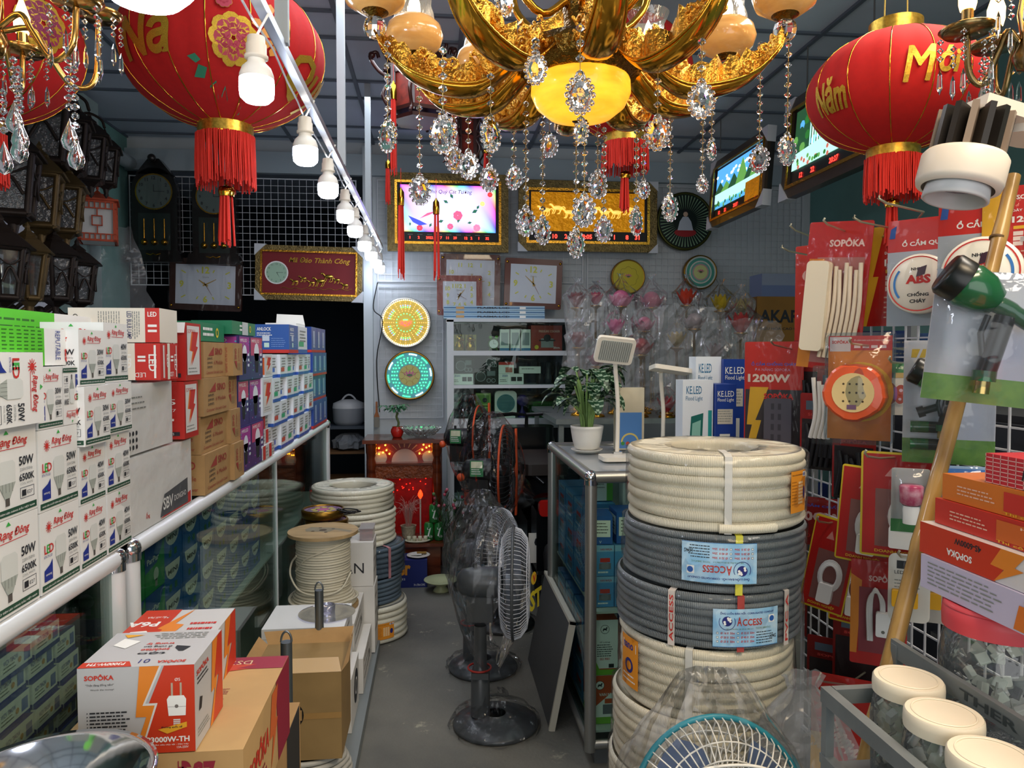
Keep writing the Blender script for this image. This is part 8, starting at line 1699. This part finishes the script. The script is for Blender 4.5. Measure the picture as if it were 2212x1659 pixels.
b = MB();b.rect(.62,.07,.24,.12,mat('gold_relief_panel'),None,.012);b.build('gold_sticker',picA)
picture('landscape_picture','lit picture of a forest waterfall behind the right red lantern',frame((1.93,3.99,2.30),(0,-1,0),(.07,0,1)),1.05,.54,.07,BWF,scenery(1),.10)
for y in (5.0,4.4,3.8,3.2):tag(MB().tube([(1.97,y,2.84 if y > 4.1 else 2.86),(1.97,y,ZC)],.004,h('#5a5a5a')).build('hanging_rod'),'thin rod holding a lit landscape picture, %s one from the back' % {5.0:'first',4.4:'second',3.8:'third',3.2:'fourth'}[y],'rod')
# ---------------------------------------------------------------- square clocks
def clock(name,lab,cpx,Y,w_,h_,rot,col,hands,nums='12',small=False,film=True,face='#c3cad4'):
    c = at(*cpx,Y);t = thing(name,lab,'wall clock',c,rot=(0,R(rot),0));X = frame((0,0,0),(1,0,0),(0,0,1));b = MB();fw = .045
    b.rbox((-w_/2,0,-h_/2),(w_/2,.035,h_/2),col,.015,axis=1);b.build('case',t)
    b = MB();b.rect(-w_/2 + fw,-h_/2 + fw,w_ - 2*fw,h_ - 2*fw,h(face,.3),X,.001);YG = h('#c8c84a',.4)
    A,B_ = w_/2 - fw - .03,h_/2 - fw - .03
    for k in range(12):
        s_,c_ = math.sin(k*PI/6),math.cos(k*PI/6);q = min(A/max(abs(s_),1e-6),B_/max(abs(c_),1e-6));x,y = s_*q,c_*q
        if small or k % 3 == 0:hh = .05 if not small else .032;b.text(str(k or 12),x*.93,y*.93 - hh/2,hh,YG,X,align='c',z=.003,bold=.03)
        else:u = Vector((x,y)).normalized();n_ = Vector((-u.y,u.x))*.004;p = Vector((x,y))*.94;b.poly([tuple(p - n_),tuple(p + n_),tuple(p*.82 + n_),tuple(p*.82 - n_)][::-1],YG,X,.003)
    for a,L_,wd,m in ((hands[0],.5,.007,h('#b09040',.3)),(hands[1],.75,.005,h('#b09040',.3)),(hands[2],.8,.002,h('#8a4a2a'))):
        u = Vector((math.sin(R(a)),math.cos(R(a))));n_ = Vector((-u.y,u.x))*wd;L2 = min(A,B_)*L_;b.poly([tuple(-u*.02 - n_),tuple(u*L2 - n_*.4),tuple(u*L2 + n_*.4),tuple(-u*.02 + n_)],m,X,.005)
    b.text('Quartz',0,B_*.42,.014,GR,X,align='c',z=.002);b.build('dial',t)
    b = MB()
    for sx in (-1,1):
        for sy in (-1,1):b.ball((sx*(w_/2 - .018),-.004,sy*(h_/2 - .03)),.011,GOLDS,seg=8,rings=5)
    b.build('gold_studs',t)
    if film:
        f = MB();n = 10;rr = random.Random(lab);vs = [(-w_/2 - .006 + (w_ + .012)*i/n,-.008 - rr.uniform(0,.007),-h_/2 - .006 + (h_ + .012)*j/n) for j in range(n + 1) for i in range(n + 1)];f.add(vs,[(j*(n + 1) + i,j*(n + 1) + i + 1,(j + 1)*(n + 1) + i + 1,(j + 1)*(n + 1) + i) for j in range(n) for i in range(n)],FILM2,True);f.build('plastic_wrap',t)
def wh(a,b_,Y):return (b_[0] - a[0])*Y/F,(b_[1] - a[1])*Y/F
RWD = mat('red_wood','#5a2318',.3,noise=.4,nscale=8,coat=.4)
w_,h_ = wh((372,562),(516,668),5.78);clock('square_clock','square wooden clock in plastic left of the maroon picture, showing ten past ten',(444,615),5.77,w_,h_,2,mat('brown_wood','#3a2019',.35),(305,62,148))
w_,h_ = wh((1090,560),(1216,668),5.7);clock('square_clock','square wooden clock reading about ten to twelve, right of the other clocks',(1152,613),5.72,w_,h_,2,RWD,(355,312,150),film=False)
w_,h_ = wh((952,556),(1080,680),5.8);clock('square_clock','square clock with yellow numerals half behind the small clock',(1016,612),5.78,w_,h_,1,RWD,(10,80,200),small=True)
w_,h_ = wh((944,596),(1042,682),5.6);clock('square_clock','small red-framed square clock in front of the bigger one',(993,638),5.66,w_,h_,0,h('#7a1f18',.3),(205,40,120),small=True)
# ---------------------------------------------------------------- pendulum clocks in the shade
def pendulum(lab,cx_,cy_,Y,s):
    c = at(cx_,cy_,Y);t = thing('pendulum_clock',lab,'pendulum clock',c);K = mat('black_lacquer','#17100f',.3,coat=.5);w_,h_ = .30*s,.66*s
    pts = [(-w_/2,-h_/2),(w_/2,-h_/2),(w_/2,h_*.2)] + [(w_/2*math.cos(R(a)),h_*.2 + w_/2*math.sin(R(a))) for a in range(15,180,15)] + [(-w_/2,h_*.2)];X = frame((0,.05,0),(1,0,0),(0,0,1))
    MB().prism(pts,-.05,.05,K,X).build('case',t);b = MB();b.prism([(-w_*.62,-h_/2 - .03),(w_*.62,-h_/2 - .03),(w_*.56,-h_/2 + .05),(-w_*.56,-h_/2 + .05)],-.06,.08,K,X);b.ball((0,-.03,h_*.5 + .01),.03,K);b.prism([(-w_*.4,h_*.36),(w_*.4,h_*.36),(w_*.12,h_*.52),(-w_*.12,h_*.52)],-.05,.05,K,X);b.build('carved_trim',t)
    b = MB();b.disc(0,h_*.18,w_*.38,mat('silver_dial','#7f8a86',.25,.5),X,.053,30);b.ring(0,h_*.18,w_*.38,w_*.41,GOLD,X,.054)
    for k in range(12):b.text(str(k or 12),w_*.31*math.sin(k*PI/6),h_*.18 + w_*.31*math.cos(k*PI/6) - .012,.024,INK,X,align='c',z=.055,bold=.02)
    b.rect(0,h_*.18,w_*.24,.004,INK,X,.056);b.rect(-.002,h_*.18,.004,w_*.16,INK,X,.056);b.build('dial',t)
    b = MB();b.rect(-w_*.35,-h_*.42,w_*.7,h_*.38,h('#2a3330',.3),X,.052)
    for k in (-1,0,1):b.tube([(k*w_*.22,-.008,-h_*.1),(k*w_*.22,-.008,-h_*.3)],.004,GOLDS);b.ball((k*w_*.22,-.01,-h_*.34),.024,GOLDS,seg=10,rings=6)
    b.build('pendulum_window',t);b = MB();b.tube([(-.05,-.03,-h_*.46),(-.02,-.035,-h_*.475),(0,-.035,-h_*.46),(.02,-.035,-h_*.475),(.05,-.03,-h_*.46)],.005,GOLDS);b.build('brass_ornament',t)
    f = MB();rr = random.Random(lab);n = 8;vs = [(-w_*.6 + w_*1.2*i/n,-.03 - rr.uniform(0,.03),-h_*.6 + h_*1.25*j/n) for j in range(n + 1) for i in range(n + 1)];f.add(vs,[(j*(n + 1) + i,j*(n + 1) + i + 1,(j + 1)*(n + 1) + i + 1,(j + 1)*(n + 1) + i) for j in range(n) for i in range(n)],FILM2,True);f.build('plastic_wrap',t)
pendulum('dark arched pendulum clock in plastic, the left one beside the pillar',333,452,5.74,1.08);pendulum('dark arched pendulum clock behind the red lantern tassel',462,462,5.745,1.05)
# ---------------------------------------------------------------- round lights
def round_light(name,lab,cx_,cy_,r_px,Y,rimm,draw):
    c = at(cx_,cy_,Y);r = r_px*Y/F;t = thing(name,lab,'round light',c);X = frame((0,0,0),(1,0,0),(0,0,1))
    MB().lathe([(.0001,-.05),(r*.96,-.05),(r,-.04),(r,.004),(r*.97,.01),(r*.92,.006)],rimm,X,44).build('rim',t);b = MB();draw(b,r*.93,X);b.build('face',t)
OG = mat('old_gold','#8f6a28',.3,.9)
def lotus(b,X,s,z=.004,m='#c85a90'):
    for k in range(-2,3):a = R(90 + k*28);b.poly([(0,-s*.3),(s*.9*math.cos(a) - s*.18*math.sin(a),s*.9*math.sin(a)*.6 - s*.1),(s*math.cos(a),s*math.sin(a)*.75),(s*.9*math.cos(a) + s*.18*math.sin(a),s*.9*math.sin(a)*.6 - s*.1)],h(m,.3),X,z + .0004*(3 - abs(k)))
    b.disc(0,s*.05,s*.4,h('#3a6a3a',.3),X,z + .002,ry=s*.15)
def dots(b,X,r,n,s,m,z=.008,ph=0):
    for k in range(n):a = 2*PI*(k + ph)/n;b.disc(r*math.cos(a),r*math.sin(a),s,m,X,z,8)
EW,EG,ER,EB,EO = emat('led_white','#fff4e0',6),emat('led_green','#30ff70',5),emat('led_red','#ff3030',5),emat('led_blue','#4060ff',6),emat('led_orange','#ff9a50',3)
def led1(b,r,X):
    b.disc(0,0,r,mat('lit_disc_a','#b8a040',.5,emis=.35,ecol='#c0a040'),X,.003,40);dots(b,X,r*.96,72,r*.022,EW)
    for q in range(5):dots(b,X,r*(.5 + q*.09),24,r*.015,EO)
    for g in range(6):
        for j in range(5):
            for i in range(2):a = R(g*60 + j*8 - 16 + 30);b.disc(r*(.66 + i*.07)*math.cos(a),r*(.66 + i*.07)*math.sin(a),r*.022,EB if i else EG,X,.01,6)
    dots(b,X,r*.38,18,r*.02,EG);rr = random.Random(1)
    for k in range(34):a = rr.uniform(PI,2*PI);q = r*.26*math.sqrt(rr.random());b.disc(q*math.cos(a),q*math.sin(a)*.8 + r*.05,r*.022,ER,X,.011 + k*1e-5,6)
    for k in range(5):b.disc(r*(-.08 + .04*k),r*.12,r*.02,EG,X,.012,6)
def led2_(b,r,X):
    b.disc(0,0,r,mat('lit_disc_b','#4f8fa0',.5,emis=.25,ecol='#50a0a8'),X,.003,40);b.disc(0,0,r*.46,h('#c8c070',.4),X,.004,30);lotus(b,X,r*.3,.006)
    for k in range(8):a = k*PI/4;b.ring(r*.36*math.cos(a),r*.36*math.sin(a),r*.13,r*.14,h('#a06a3a'),X,.006,12)
    for q,n in ((.55,20),(.66,26),(.76,30)):dots(b,X,r*q,n,r*.028,EG)
    for k in range(10):
        for j in range(5):a = R(k*36 + j*4.5);b.disc(r*.92*math.cos(a),r*.92*math.sin(a),r*.028,EG if k % 2 else EW,X,.01,6)
round_light('lotus_light','round glowing light with white rim and orange, blue, red dots',876,697,54,5.80,mat('silver_rim','#c8c8c0',.3,.7),led1)
round_light('lotus_light','round glowing light with green dots and a pink lotus',885,811,53,5.80,OG,led2_)
def yel(b,r,X):
    b.disc(0,0,r,h('#c8b82a',.3),X,.003,40);lotus(b,X,r*.26)
    for k in range(8):a = k*PI/4;b.ring(r*.42*math.cos(a),r*.42*math.sin(a),r*.2,r*.215,h('#7a6a20'),X,.005,10,math.degrees(a) - 70,math.degrees(a) + 70)
round_light('lotus_light','unlit yellow round light with a small pink lotus',1357,598,38,5.815,OG,yel)
def tealr(b,r,X):
    for q,c_ in ((1,'#c8d0c8'),(.9,'#4a9a8a'),(.72,'#d8d8cc'),(.64,'#6fb0a0'),(.52,'#c8a0a0'),(.44,'#d0d890')):b.disc(0,0,r*q,h(c_,.35),X,.003 + (1 - q)*.003,32)
    lotus(b,X,r*.26,.008)
round_light('lotus_light','unlit round light with teal and white rings and pink lotus',1513,588,38,5.815,OG,tealr)
def buddha(b,r,X):
    b.disc(0,0,r,h('#14201c',.3),X,.003,40)
    for k in range(48):a = 2*PI*k/48;b.quad((r*.45*math.cos(a),r*.45*math.sin(a),.004),(r*.95*math.cos(a - .02),r*.95*math.sin(a - .02),.004),(r*.95*math.cos(a + .02),r*.95*math.sin(a + .02),.004),(r*.45*math.cos(a + .006),r*.45*math.sin(a + .006),.004),h('#8fae8a',.4),X)
    b.disc(0,-r*.42,r*.42,h('#9a1f24',.4),X,.006,20,ry=r*.16);b.poly([(-r*.3,-r*.34),(r*.3,-r*.34),(r*.22,-r*.02),(r*.1,r*.16),(-r*.1,r*.16),(-r*.22,-r*.02)],h('#b8c0cc',.4),X,.008);b.disc(0,r*.25,r*.09,h('#c8a890'),X,.01);b.disc(0,r*.33,r*.09,h('#1c1c20'),X,.009)
round_light('rayed_light','large dark round light with radiating spokes and a seated white figure',1480,478,64,5.80,mat('dark_green_gold','#4a4a1e',.35,.7),buddha)
# wires beside the round lights
tag(MB().tube(spline([(-.44,5.8,2.0),(-.47,5.78,1.8),(-.40,5.78,1.7),(-.45,5.79,1.4),(-.43,5.8,1.0)],6),.004,BLACK).build('wall_cable'),'black cable running down beside the glowing round lights','cable')
tag(MB().tube(spline([(1.58,5.82,2.1),(1.60,5.82,1.95),(1.52,5.8,1.88),(1.66,5.8,1.9),(1.56,5.8,1.93),(1.68,5.8,1.86)],6),.005,BLACK).build('wall_cable'),'tangled black cable right of the yellow round light','cable')
# ---------------------------------------------------------------- lotus lamps in plastic
t = thing('steel_table','grey steel table holding the bagged lotus lamps behind the potted plant','table',(1.7,4.75,0))
b = MB();b.box((-1.0,-.5,1.04),(1.0,.6,1.07),GALV);b.build('table_top',t)
for x in (-.98,.96):
    for y in (-.48,.56):MB().box((x,y,0),(x + .03,y + .03,1.04),GALV).build('leg',t)
def lotus_lamp(lab,px_,py_,Y,s,col,kind=0,seed=0):
    hd = at(px_,py_,Y);base = Vector((hd.x,hd.y,1.071));H_ = hd.z - 1.071;t = thing('lotus_table_lamp',lab,'lotus lamp',base)
    b = MB();b.lathe([(.0001,0),(.05,0),(.045,.012),(.015,.03),(.009,.06),(.008,H_ - .06),(.02,H_ - .045),(.045,H_ - .035),(.04,H_ - .03)],GOLDS,None,16);b.build('gold_stem',t)
    m = h(col,.3);b = MB()
    if kind == 0:
        b.ball((0,0,H_ + .02*s),.05*s,m,seg=14,rings=8)
        for k in range(9):a = 2*PI*k/9;leaf(b,(.03*s*math.cos(a),.03*s*math.sin(a),H_ - .03*s),(math.cos(a),math.sin(a),.7),.09*s,.028*s,-1.6,h(col,.3),None,5)
    elif kind == 1:
        for ring_ in range(2):
            for k in range(8):a = 2*PI*(k + ring_*.5)/8;leaf(b,(.012*math.cos(a),.012*math.sin(a),H_ - .03*s),(math.cos(a)*(.9 - .5*ring_),math.sin(a)*(.9 - .5*ring_),1),.11*s,.026*s,-.9,m,None,5)
    b.build('lotus_head',t)
    f = MB();bag(f,[(.055,.02),(.06,H_*.3),(.06,H_*.6),(.085*s,H_ - .02),(.095*s,H_ + .05*s),(.05,H_ + .10*s),(.012,H_ + .14*s),(.03,H_ + .17*s)],FILM3 if seed % 3 == 0 else FILM2,18,.16,seed);f.build('plastic_bag',t)
LL = [(1246,655,4.9,1,'#8a1f2a',1,'dark red bud at the far left of the bagged lamps'),(1287,650,4.95,.8,'#b84a6a',1,'small pink lotus second from left in the back row'),(1341,652,4.9,1.15,'#d8709a',0,'big pink lotus in the back row, under the yellow round light'),(1407,655,4.9,1.15,'#c87088',0,'dusty pink lotus in the back row, third big one'),(1483,650,4.9,1.1,'#c8402a',1,'red and gold lotus in the middle of the back row'),(1556,662,4.9,1.1,'#b8a02a',1,'yellow lotus in the back row left of the brown carton'),(1600,668,4.85,1,'#a8922a',1,'second yellow lotus right beside the brown carton'),
      (1330,712,4.6,.9,'#e05a9a',1,'bright pink lotus behind the left desk lamp head'),(1392,705,4.6,.9,'#c86a8a',0,'pink lotus right of the left desk lamp head'),(1250,740,4.5,.9,'#8e1f2c',1,'red flower above the striped leaves'),(1600,708,4.4,1.25,'#a83a3a',1,'large red lotus above the tall flood light box'),(1385,755,4.35,1,'#a82e3a',0,'red lotus between the desk lamp and the blue pack'),(1462,740,4.4,.9,'#c8a83a',1,'golden lotus behind the flat desk lamp'),(1545,765,4.35,.9,'#8a5a60',1,'dull pink lotus over the white flood light box'),(1440,880,4.3,.9,'#b02a3a',1,'low red lotus behind the flat desk lamp neck'),(1290,780,4.4,.8,'#b86a7a',0,'pale pink lotus among the striped leaves'),(1500,700,4.55,1,'#9a8a8c',0,'milky lotus in the middle, under the red and gold one')]
for i,(a,b_,Y,s,col,kd,lab) in enumerate(LL):lotus_lamp(lab,a,b_,Y,s,col,kd,i)
for k,(a,b_,Y,w_,h_) in enumerate(((1470,770,4.25,.62,.62),(1600,780,4.2,.55,.5),(1300,740,4.3,.45,.6))):
    t = thing('plastic_sheet','large crumpled clear plastic over the lotus lamps, %s' % ['behind the flat desk lamp','behind the flood light boxes','above the striped plant'][k],'plastic sheet',at(a,b_,Y));f = MB();rr = random.Random(k + 30);n = 14
    vs = [((i/n - .5)*w_*(1.1 - .25*j/n) + rr.uniform(-.01,.01),rr.uniform(-.03,.03),(j/n - .5)*h_ + rr.uniform(-.01,.01) - (.05*abs(i/n - .5) if j == n else 0)) for j in range(n + 1) for i in range(n + 1)]
    f.add(vs,[q for j in range(n) for i in range(n) for q in ((j*(n + 1) + i,j*(n + 1) + i + 1,(j + 1)*(n + 1) + i + 1),(j*(n + 1) + i,(j + 1)*(n + 1) + i + 1,(j + 1)*(n + 1) + i))],FILM3,False);f.build('sheet',t)
def akari(b,M,w_,h_):b.text('AKARI',w_*.05,h_*.55,h_*.22,h('#23262c'),M,w=w_*.85,bold=.03);b.text('ĐIỀU HÒA CAO CẤP',w_*.05,h_*.42,h_*.07,h('#23262c'),M,w=w_*.85,bold=.02)
p0 = at(1637,640,4.85);carton('brown_carton','brown carton reading AKARI behind the lotus lamps','carton',(p0.x,4.86,1.45),(p0.x + .36,5.2,p0.z),mat('ochre_carton','#8a6428',.7,noise=.2),[('f',akari)])
carton('brown_carton','plain brown carton under the AKARI carton','carton',(p0.x,4.86,1.071),(p0.x + .36,5.2,1.449),mat('ochre_carton'))
carton('blue_pack','blue and white wrapped pack on the AKARI carton','pack',(p0.x + .05,4.9,p0.z + .001),(p0.x + .32,5.1,p0.z + .16),h('#6a7aa0',.3),[('f',lambda b,M,w_,h_:b.rect(0,h_*.5,w_,h_*.5,h('#8a94a8',.3),M))])
# ---------------------------------------------------------------- outdoor wall lamps on the left
IRON = mat('bronze_iron','#2b211c',.45,.5,noise=.4,nscale=30);BRZ = mat('brushed_bronze','#5c4a2c',.45,.6,noise=.6,nscale=20)
LG = clearmat('lamp_glass','#59636b',.05,.2,.10,bump=.5,bscale=50);LGC = clearmat('clear_lamp_glass','#dfe6e6',.15,.03,.05,bump=0)
def wall_lamp(lab,px_,py_,Y,s,kind,m,n=4,glass=None):
    c = at(px_,py_,Y);t = thing('wall_lantern',lab,'outdoor wall lamp',c,rz=18);g = glass or LG;rt,rb = (.095*s,.065*s) if kind != 'hex' else (.08*s,.045*s);hh = .2*s
    def poly(r,z,k):a = 2*PI*k/n + PI/n;return Vector((r*math.cos(a),r*math.sin(a),z))
    b = MB();roof = [(rt*1.35,hh*.5),(rt*1.4,hh*.53),(rt*.75,hh*.78),(rt*.45,hh*.86),(rt*.5,hh*.9),(rt*.2,hh*1.0),(rt*.12,hh*1.06),(rt*.14,hh*1.1),(.0005,hh*1.2)]
    vs = [poly(r,z,k) for r,z in roof for k in range(n)];b.add(vs,[(j*n + k,j*n + (k + 1) % n,(j + 1)*n + (k + 1) % n,(j + 1)*n + k) for j in range(len(roof) - 1) for k in range(n)] + [tuple(range(n))[::-1]],m);b.build('roof',t)
    b = MB()
    for k in range(n):b.tube([poly(rt,hh*.5,k),poly(rb,-hh*.5,k)],.012*s,m,5)
    for r,z in ((rt,hh*.5),(rb,-hh*.5)):
        for k in range(n):b.tube([poly(r,z,k),poly(r,z,k + 1)],.015*s,m,5)
    for k in range(n):
        a,d = poly(rt,hh*.3,k),poly(rt,hh*.3,k + 1);mid = (a + d)/2;
        if kind != 'hex':b.tube(spline([a.lerp(d,.2) + Vector((0,0,-hh*.5)),mid + Vector((0,0,-hh*.2)),a.lerp(d,.8) + Vector((0,0,-hh*.5))],4),.006*s,m,4);b.tube(spline([a,mid + Vector((0,0,-hh*.15)),d],4),.004*s,m,4)
    b.build('cage',t)
    b = MB();vs = [poly(r*.93,z,k) for r,z in ((rt,hh*.49),(rb,-hh*.49)) for k in range(n)];b.add(vs,[(k,(k + 1) % n,n + (k + 1) % n,n + k) for k in range(n)],g);b.build('glass_panes',t)
    b = MB();b.add([poly(rb*1.1,-hh*.5,k) for k in range(n)] + [poly(.02*s,-hh*.68,k) for k in range(n)],[(k,(k + 1) % n,n + (k + 1) % n,n + k) for k in range(n)] + [tuple(range(n,2*n))],m);b.lathe([(.018*s,-hh*.66),(.012*s,-hh*(.8 if kind != 'hex' else 1.2)),(.016*s,-hh*(.84 if kind != 'hex' else 1.3)),(.0005,-hh*(.95 if kind != 'hex' else 1.5))],m,None,10);b.build('bottom_finial',t)
    b = MB()
    if kind == 'hang':b.tube(spline([(0,0,hh*1.2),(-.02*s,0,hh*1.45),(-.09*s,0,hh*1.6),(-.15*s,0,hh*1.4),(-.16*s,0,hh*.9)],6),.008*s,m,7)
    else:b.tube(spline([(0,0,-hh*.66),(-.06*s,0,-hh*.85),(-.12*s,0,-hh*.6),(-.17*s,0,-hh*.8)],6),.010*s,m,7);b.ball((-.18*s,0,-hh*.8),.035*s,m,seg=10,rings=6)
    b.build('scroll_arm',t)
for a in ((100,285,3.75,1.45,'hang',IRON,4,'large dark hanging wall lantern left of the small crystal chandelier strands'),(152,320,4.0,1.15,'hang',IRON,4,'dark hanging wall lantern, second in the top row'),(195,345,4.3,1.1,'hang',IRON,4,'dark hanging wall lantern, third in the top row'),(228,362,4.6,.95,'hang',IRON,4,'dark hanging wall lantern against the pillar'),
          (28,400,3.4,1.25,'arm',IRON,4,'black upright wall lantern at the left edge, middle row'),(88,435,3.65,1.15,'arm',BRZ,4,'bronze upright wall lantern with square glass, middle row'),(142,455,3.9,1.05,'arm',BRZ,4,'bronze upright wall lantern left of the orange one'),
          (4,590,3.2,1.0,'arm',IRON,6,'clear-glass wall lantern cut by the left edge, bottom row'),(62,596,3.35,.95,'hex',BRZ,6,'six-sided clear-glass wall lantern with a long tail'),(118,600,3.7,1.0,'arm',IRON,6,'dark round-roofed wall lantern, bottom row'),(168,612,4.0,.95,'arm',IRON,6,'dark round-roofed wall lantern nearest the pillar, bottom row')):
    wall_lamp(a[7],a[0],a[1],a[2],a[3],a[4],a[5],a[6],LGC if 'clear' in a[7] else None)
c = at(212,482,4.72);t = thing('orange_lantern','small orange square lantern with white fretwork panes','lantern',c,rz=20);OL = h('#b0421e',.5);s = .095
b = MB();b.prism([(-s*1.2,-s*1.2),(s*1.2,-s*1.2),(s*1.2,s*1.2),(-s*1.2,s*1.2)],.12,.13,OL);b.lathe([(s*1.5,.13),(s*.5,.17),(s*.3,.175),(.0005,.2)],OL,T(rz=45),4,False);b.build('roof',t)
b = MB();b.box((-s*.9,-s*.9,-.12),(s*.9,s*.9,.12),h('#c8c8c4',.5));b.build('white_panes',t);b = MB()
for k in range(4):
    X = T(rz=90*k) @ frame((-s,-s,-.12),(1,0,0),(0,0,1));W_ = 2*s
    for x0,y0,w_,h_ in ((0,0,.012,.24),(W_ - .012,0,.012,.24),(0,0,W_,.012),(0,.228,W_,.012),(0,.04,W_,.006),(0,.19,W_,.006),(W_*.35,.09,.006,.06),(W_*.62,.09,.006,.06),(W_*.35,.09,W_*.3,.006),(W_*.35,.145,W_*.3,.006),(W_*.49,.04,.006,.05),(W_*.49,.15,.006,.04)):b.box((x0,y0,-.002),(x0 + w_,y0 + h_,.008),OL,X)
    for i in range(6):b.box((W_*(.12 + .15*i),.012,-.002),(W_*(.12 + .15*i) + .008,.04,.008),OL,X);b.box((W_*(.12 + .15*i),.196,-.002),(W_*(.12 + .15*i) + .008,.228,.008),OL,X)
b.build('fretwork',t);b = MB();b.tube([(0,0,.2),(0,0,.26),(-.2,.03,.27),(-.2,.03,.34)],.008,OL);b.build('bracket',t)
t = thing('plastic_sheet','crumpled clear plastic sheet hanging by the pillar left of the square clock','plastic sheet',at(235,600,4.9));f = MB();rr = random.Random(4);n = 10
vs = [((i/n - .5)*(.3 + .35*(1 - j/n)),rr.uniform(-.05,.05),(j/n - .6)*.8) for j in range(n + 1) for i in range(n + 1)];f.add(vs,[(j*(n + 1) + i,j*(n + 1) + i + 1,(j + 1)*(n + 1) + i + 1,(j + 1)*(n + 1) + i) for j in range(n) for i in range(n)],FILM3,True);f.build('sheet',t)
# ================================================================ repeats of one kind share a group phrase
GR_ = {'lamp_box':'boxed lamps stacked on the left counter','breaker_box':'brown cartons on the left counter','bulb_box':'purple bulb boxes on the left counter','small_lamp_box':'white boxes along the rail','blue_lamp_box':'blue boxes along the rail','relay_box':'tiny red and white boxes on the rail','blue_white_box':'blue and white boxes inside the counters','mini_fitting_box':'blue boxes inside the long counter','par_lamp_box':'green boxes inside the long counter','storage_carton':'dark cartons inside the long counter','valve_box':'valve boxes inside the silver counter','conduit_coil':'coils of pipe in stacks','white_carton':'white cartons on the aisle pallet','lotus_lamp':'round lamps lying behind the spool','flood_light_box':'flood light boxes on the silver counter','offering_cup':'offering cups on the tray','drink_can':'green cans before the altar','bracket_box':'flat boxes on the cabinet','radio_box':'radio boxes on the second shelf','radio':'radios on the second shelf','flask':'flasks on the second shelf','packed_bulb':'packed bulbs on the third shelf','glass_dish':'dishes on the lowest shelf','fan_box':'handheld lamps on the top shelf','red_lantern':'red lanterns under the ceiling','socket_pack':'socket packs on the rack','lead_pack':'lead packs on the rack','hanging_pack':'dark packs on the rack','lamp_card':'lamp cards on the rack','cable_reel_pack':'cable reels on the rack','hose_nozzle_pack':'hose nozzles on the rack','plastic_jar':'cream-lidded jars on the shelf','strip_box':'boxes stacked on the pink lid','lotus_table_lamp':'bagged lotus lamps on the table','wall_lantern':'outdoor lanterns on the left wall','square_clock':'square wall clocks','pendulum_clock':'pendulum clocks','lotus_light':'round wall lights','landscape_picture':'lit landscape pictures','standing_fan':'grey fans in the aisle','floor_fan':'black bagged fans','wire_grid_panel':'wire grids on the back wall','hanging_rod':'rods holding the pictures','steel_tube':'looped steel tubes','desk_lamp':'white desk lamps','tube_lamp_box':'green tube lamp boxes','wrapped_carton':'wrapped white cartons','lime':'green fruit on the carton','lucky_cat':'golden ornaments on the top shelf','horse_box':'horse emblem boxes'}
for o in list(C.objects):
    k = o.name.split('.')[0]
    if o.parent is None and 'label' in o and 'group' not in o and k in GR_:o['group'] = GR_[k]
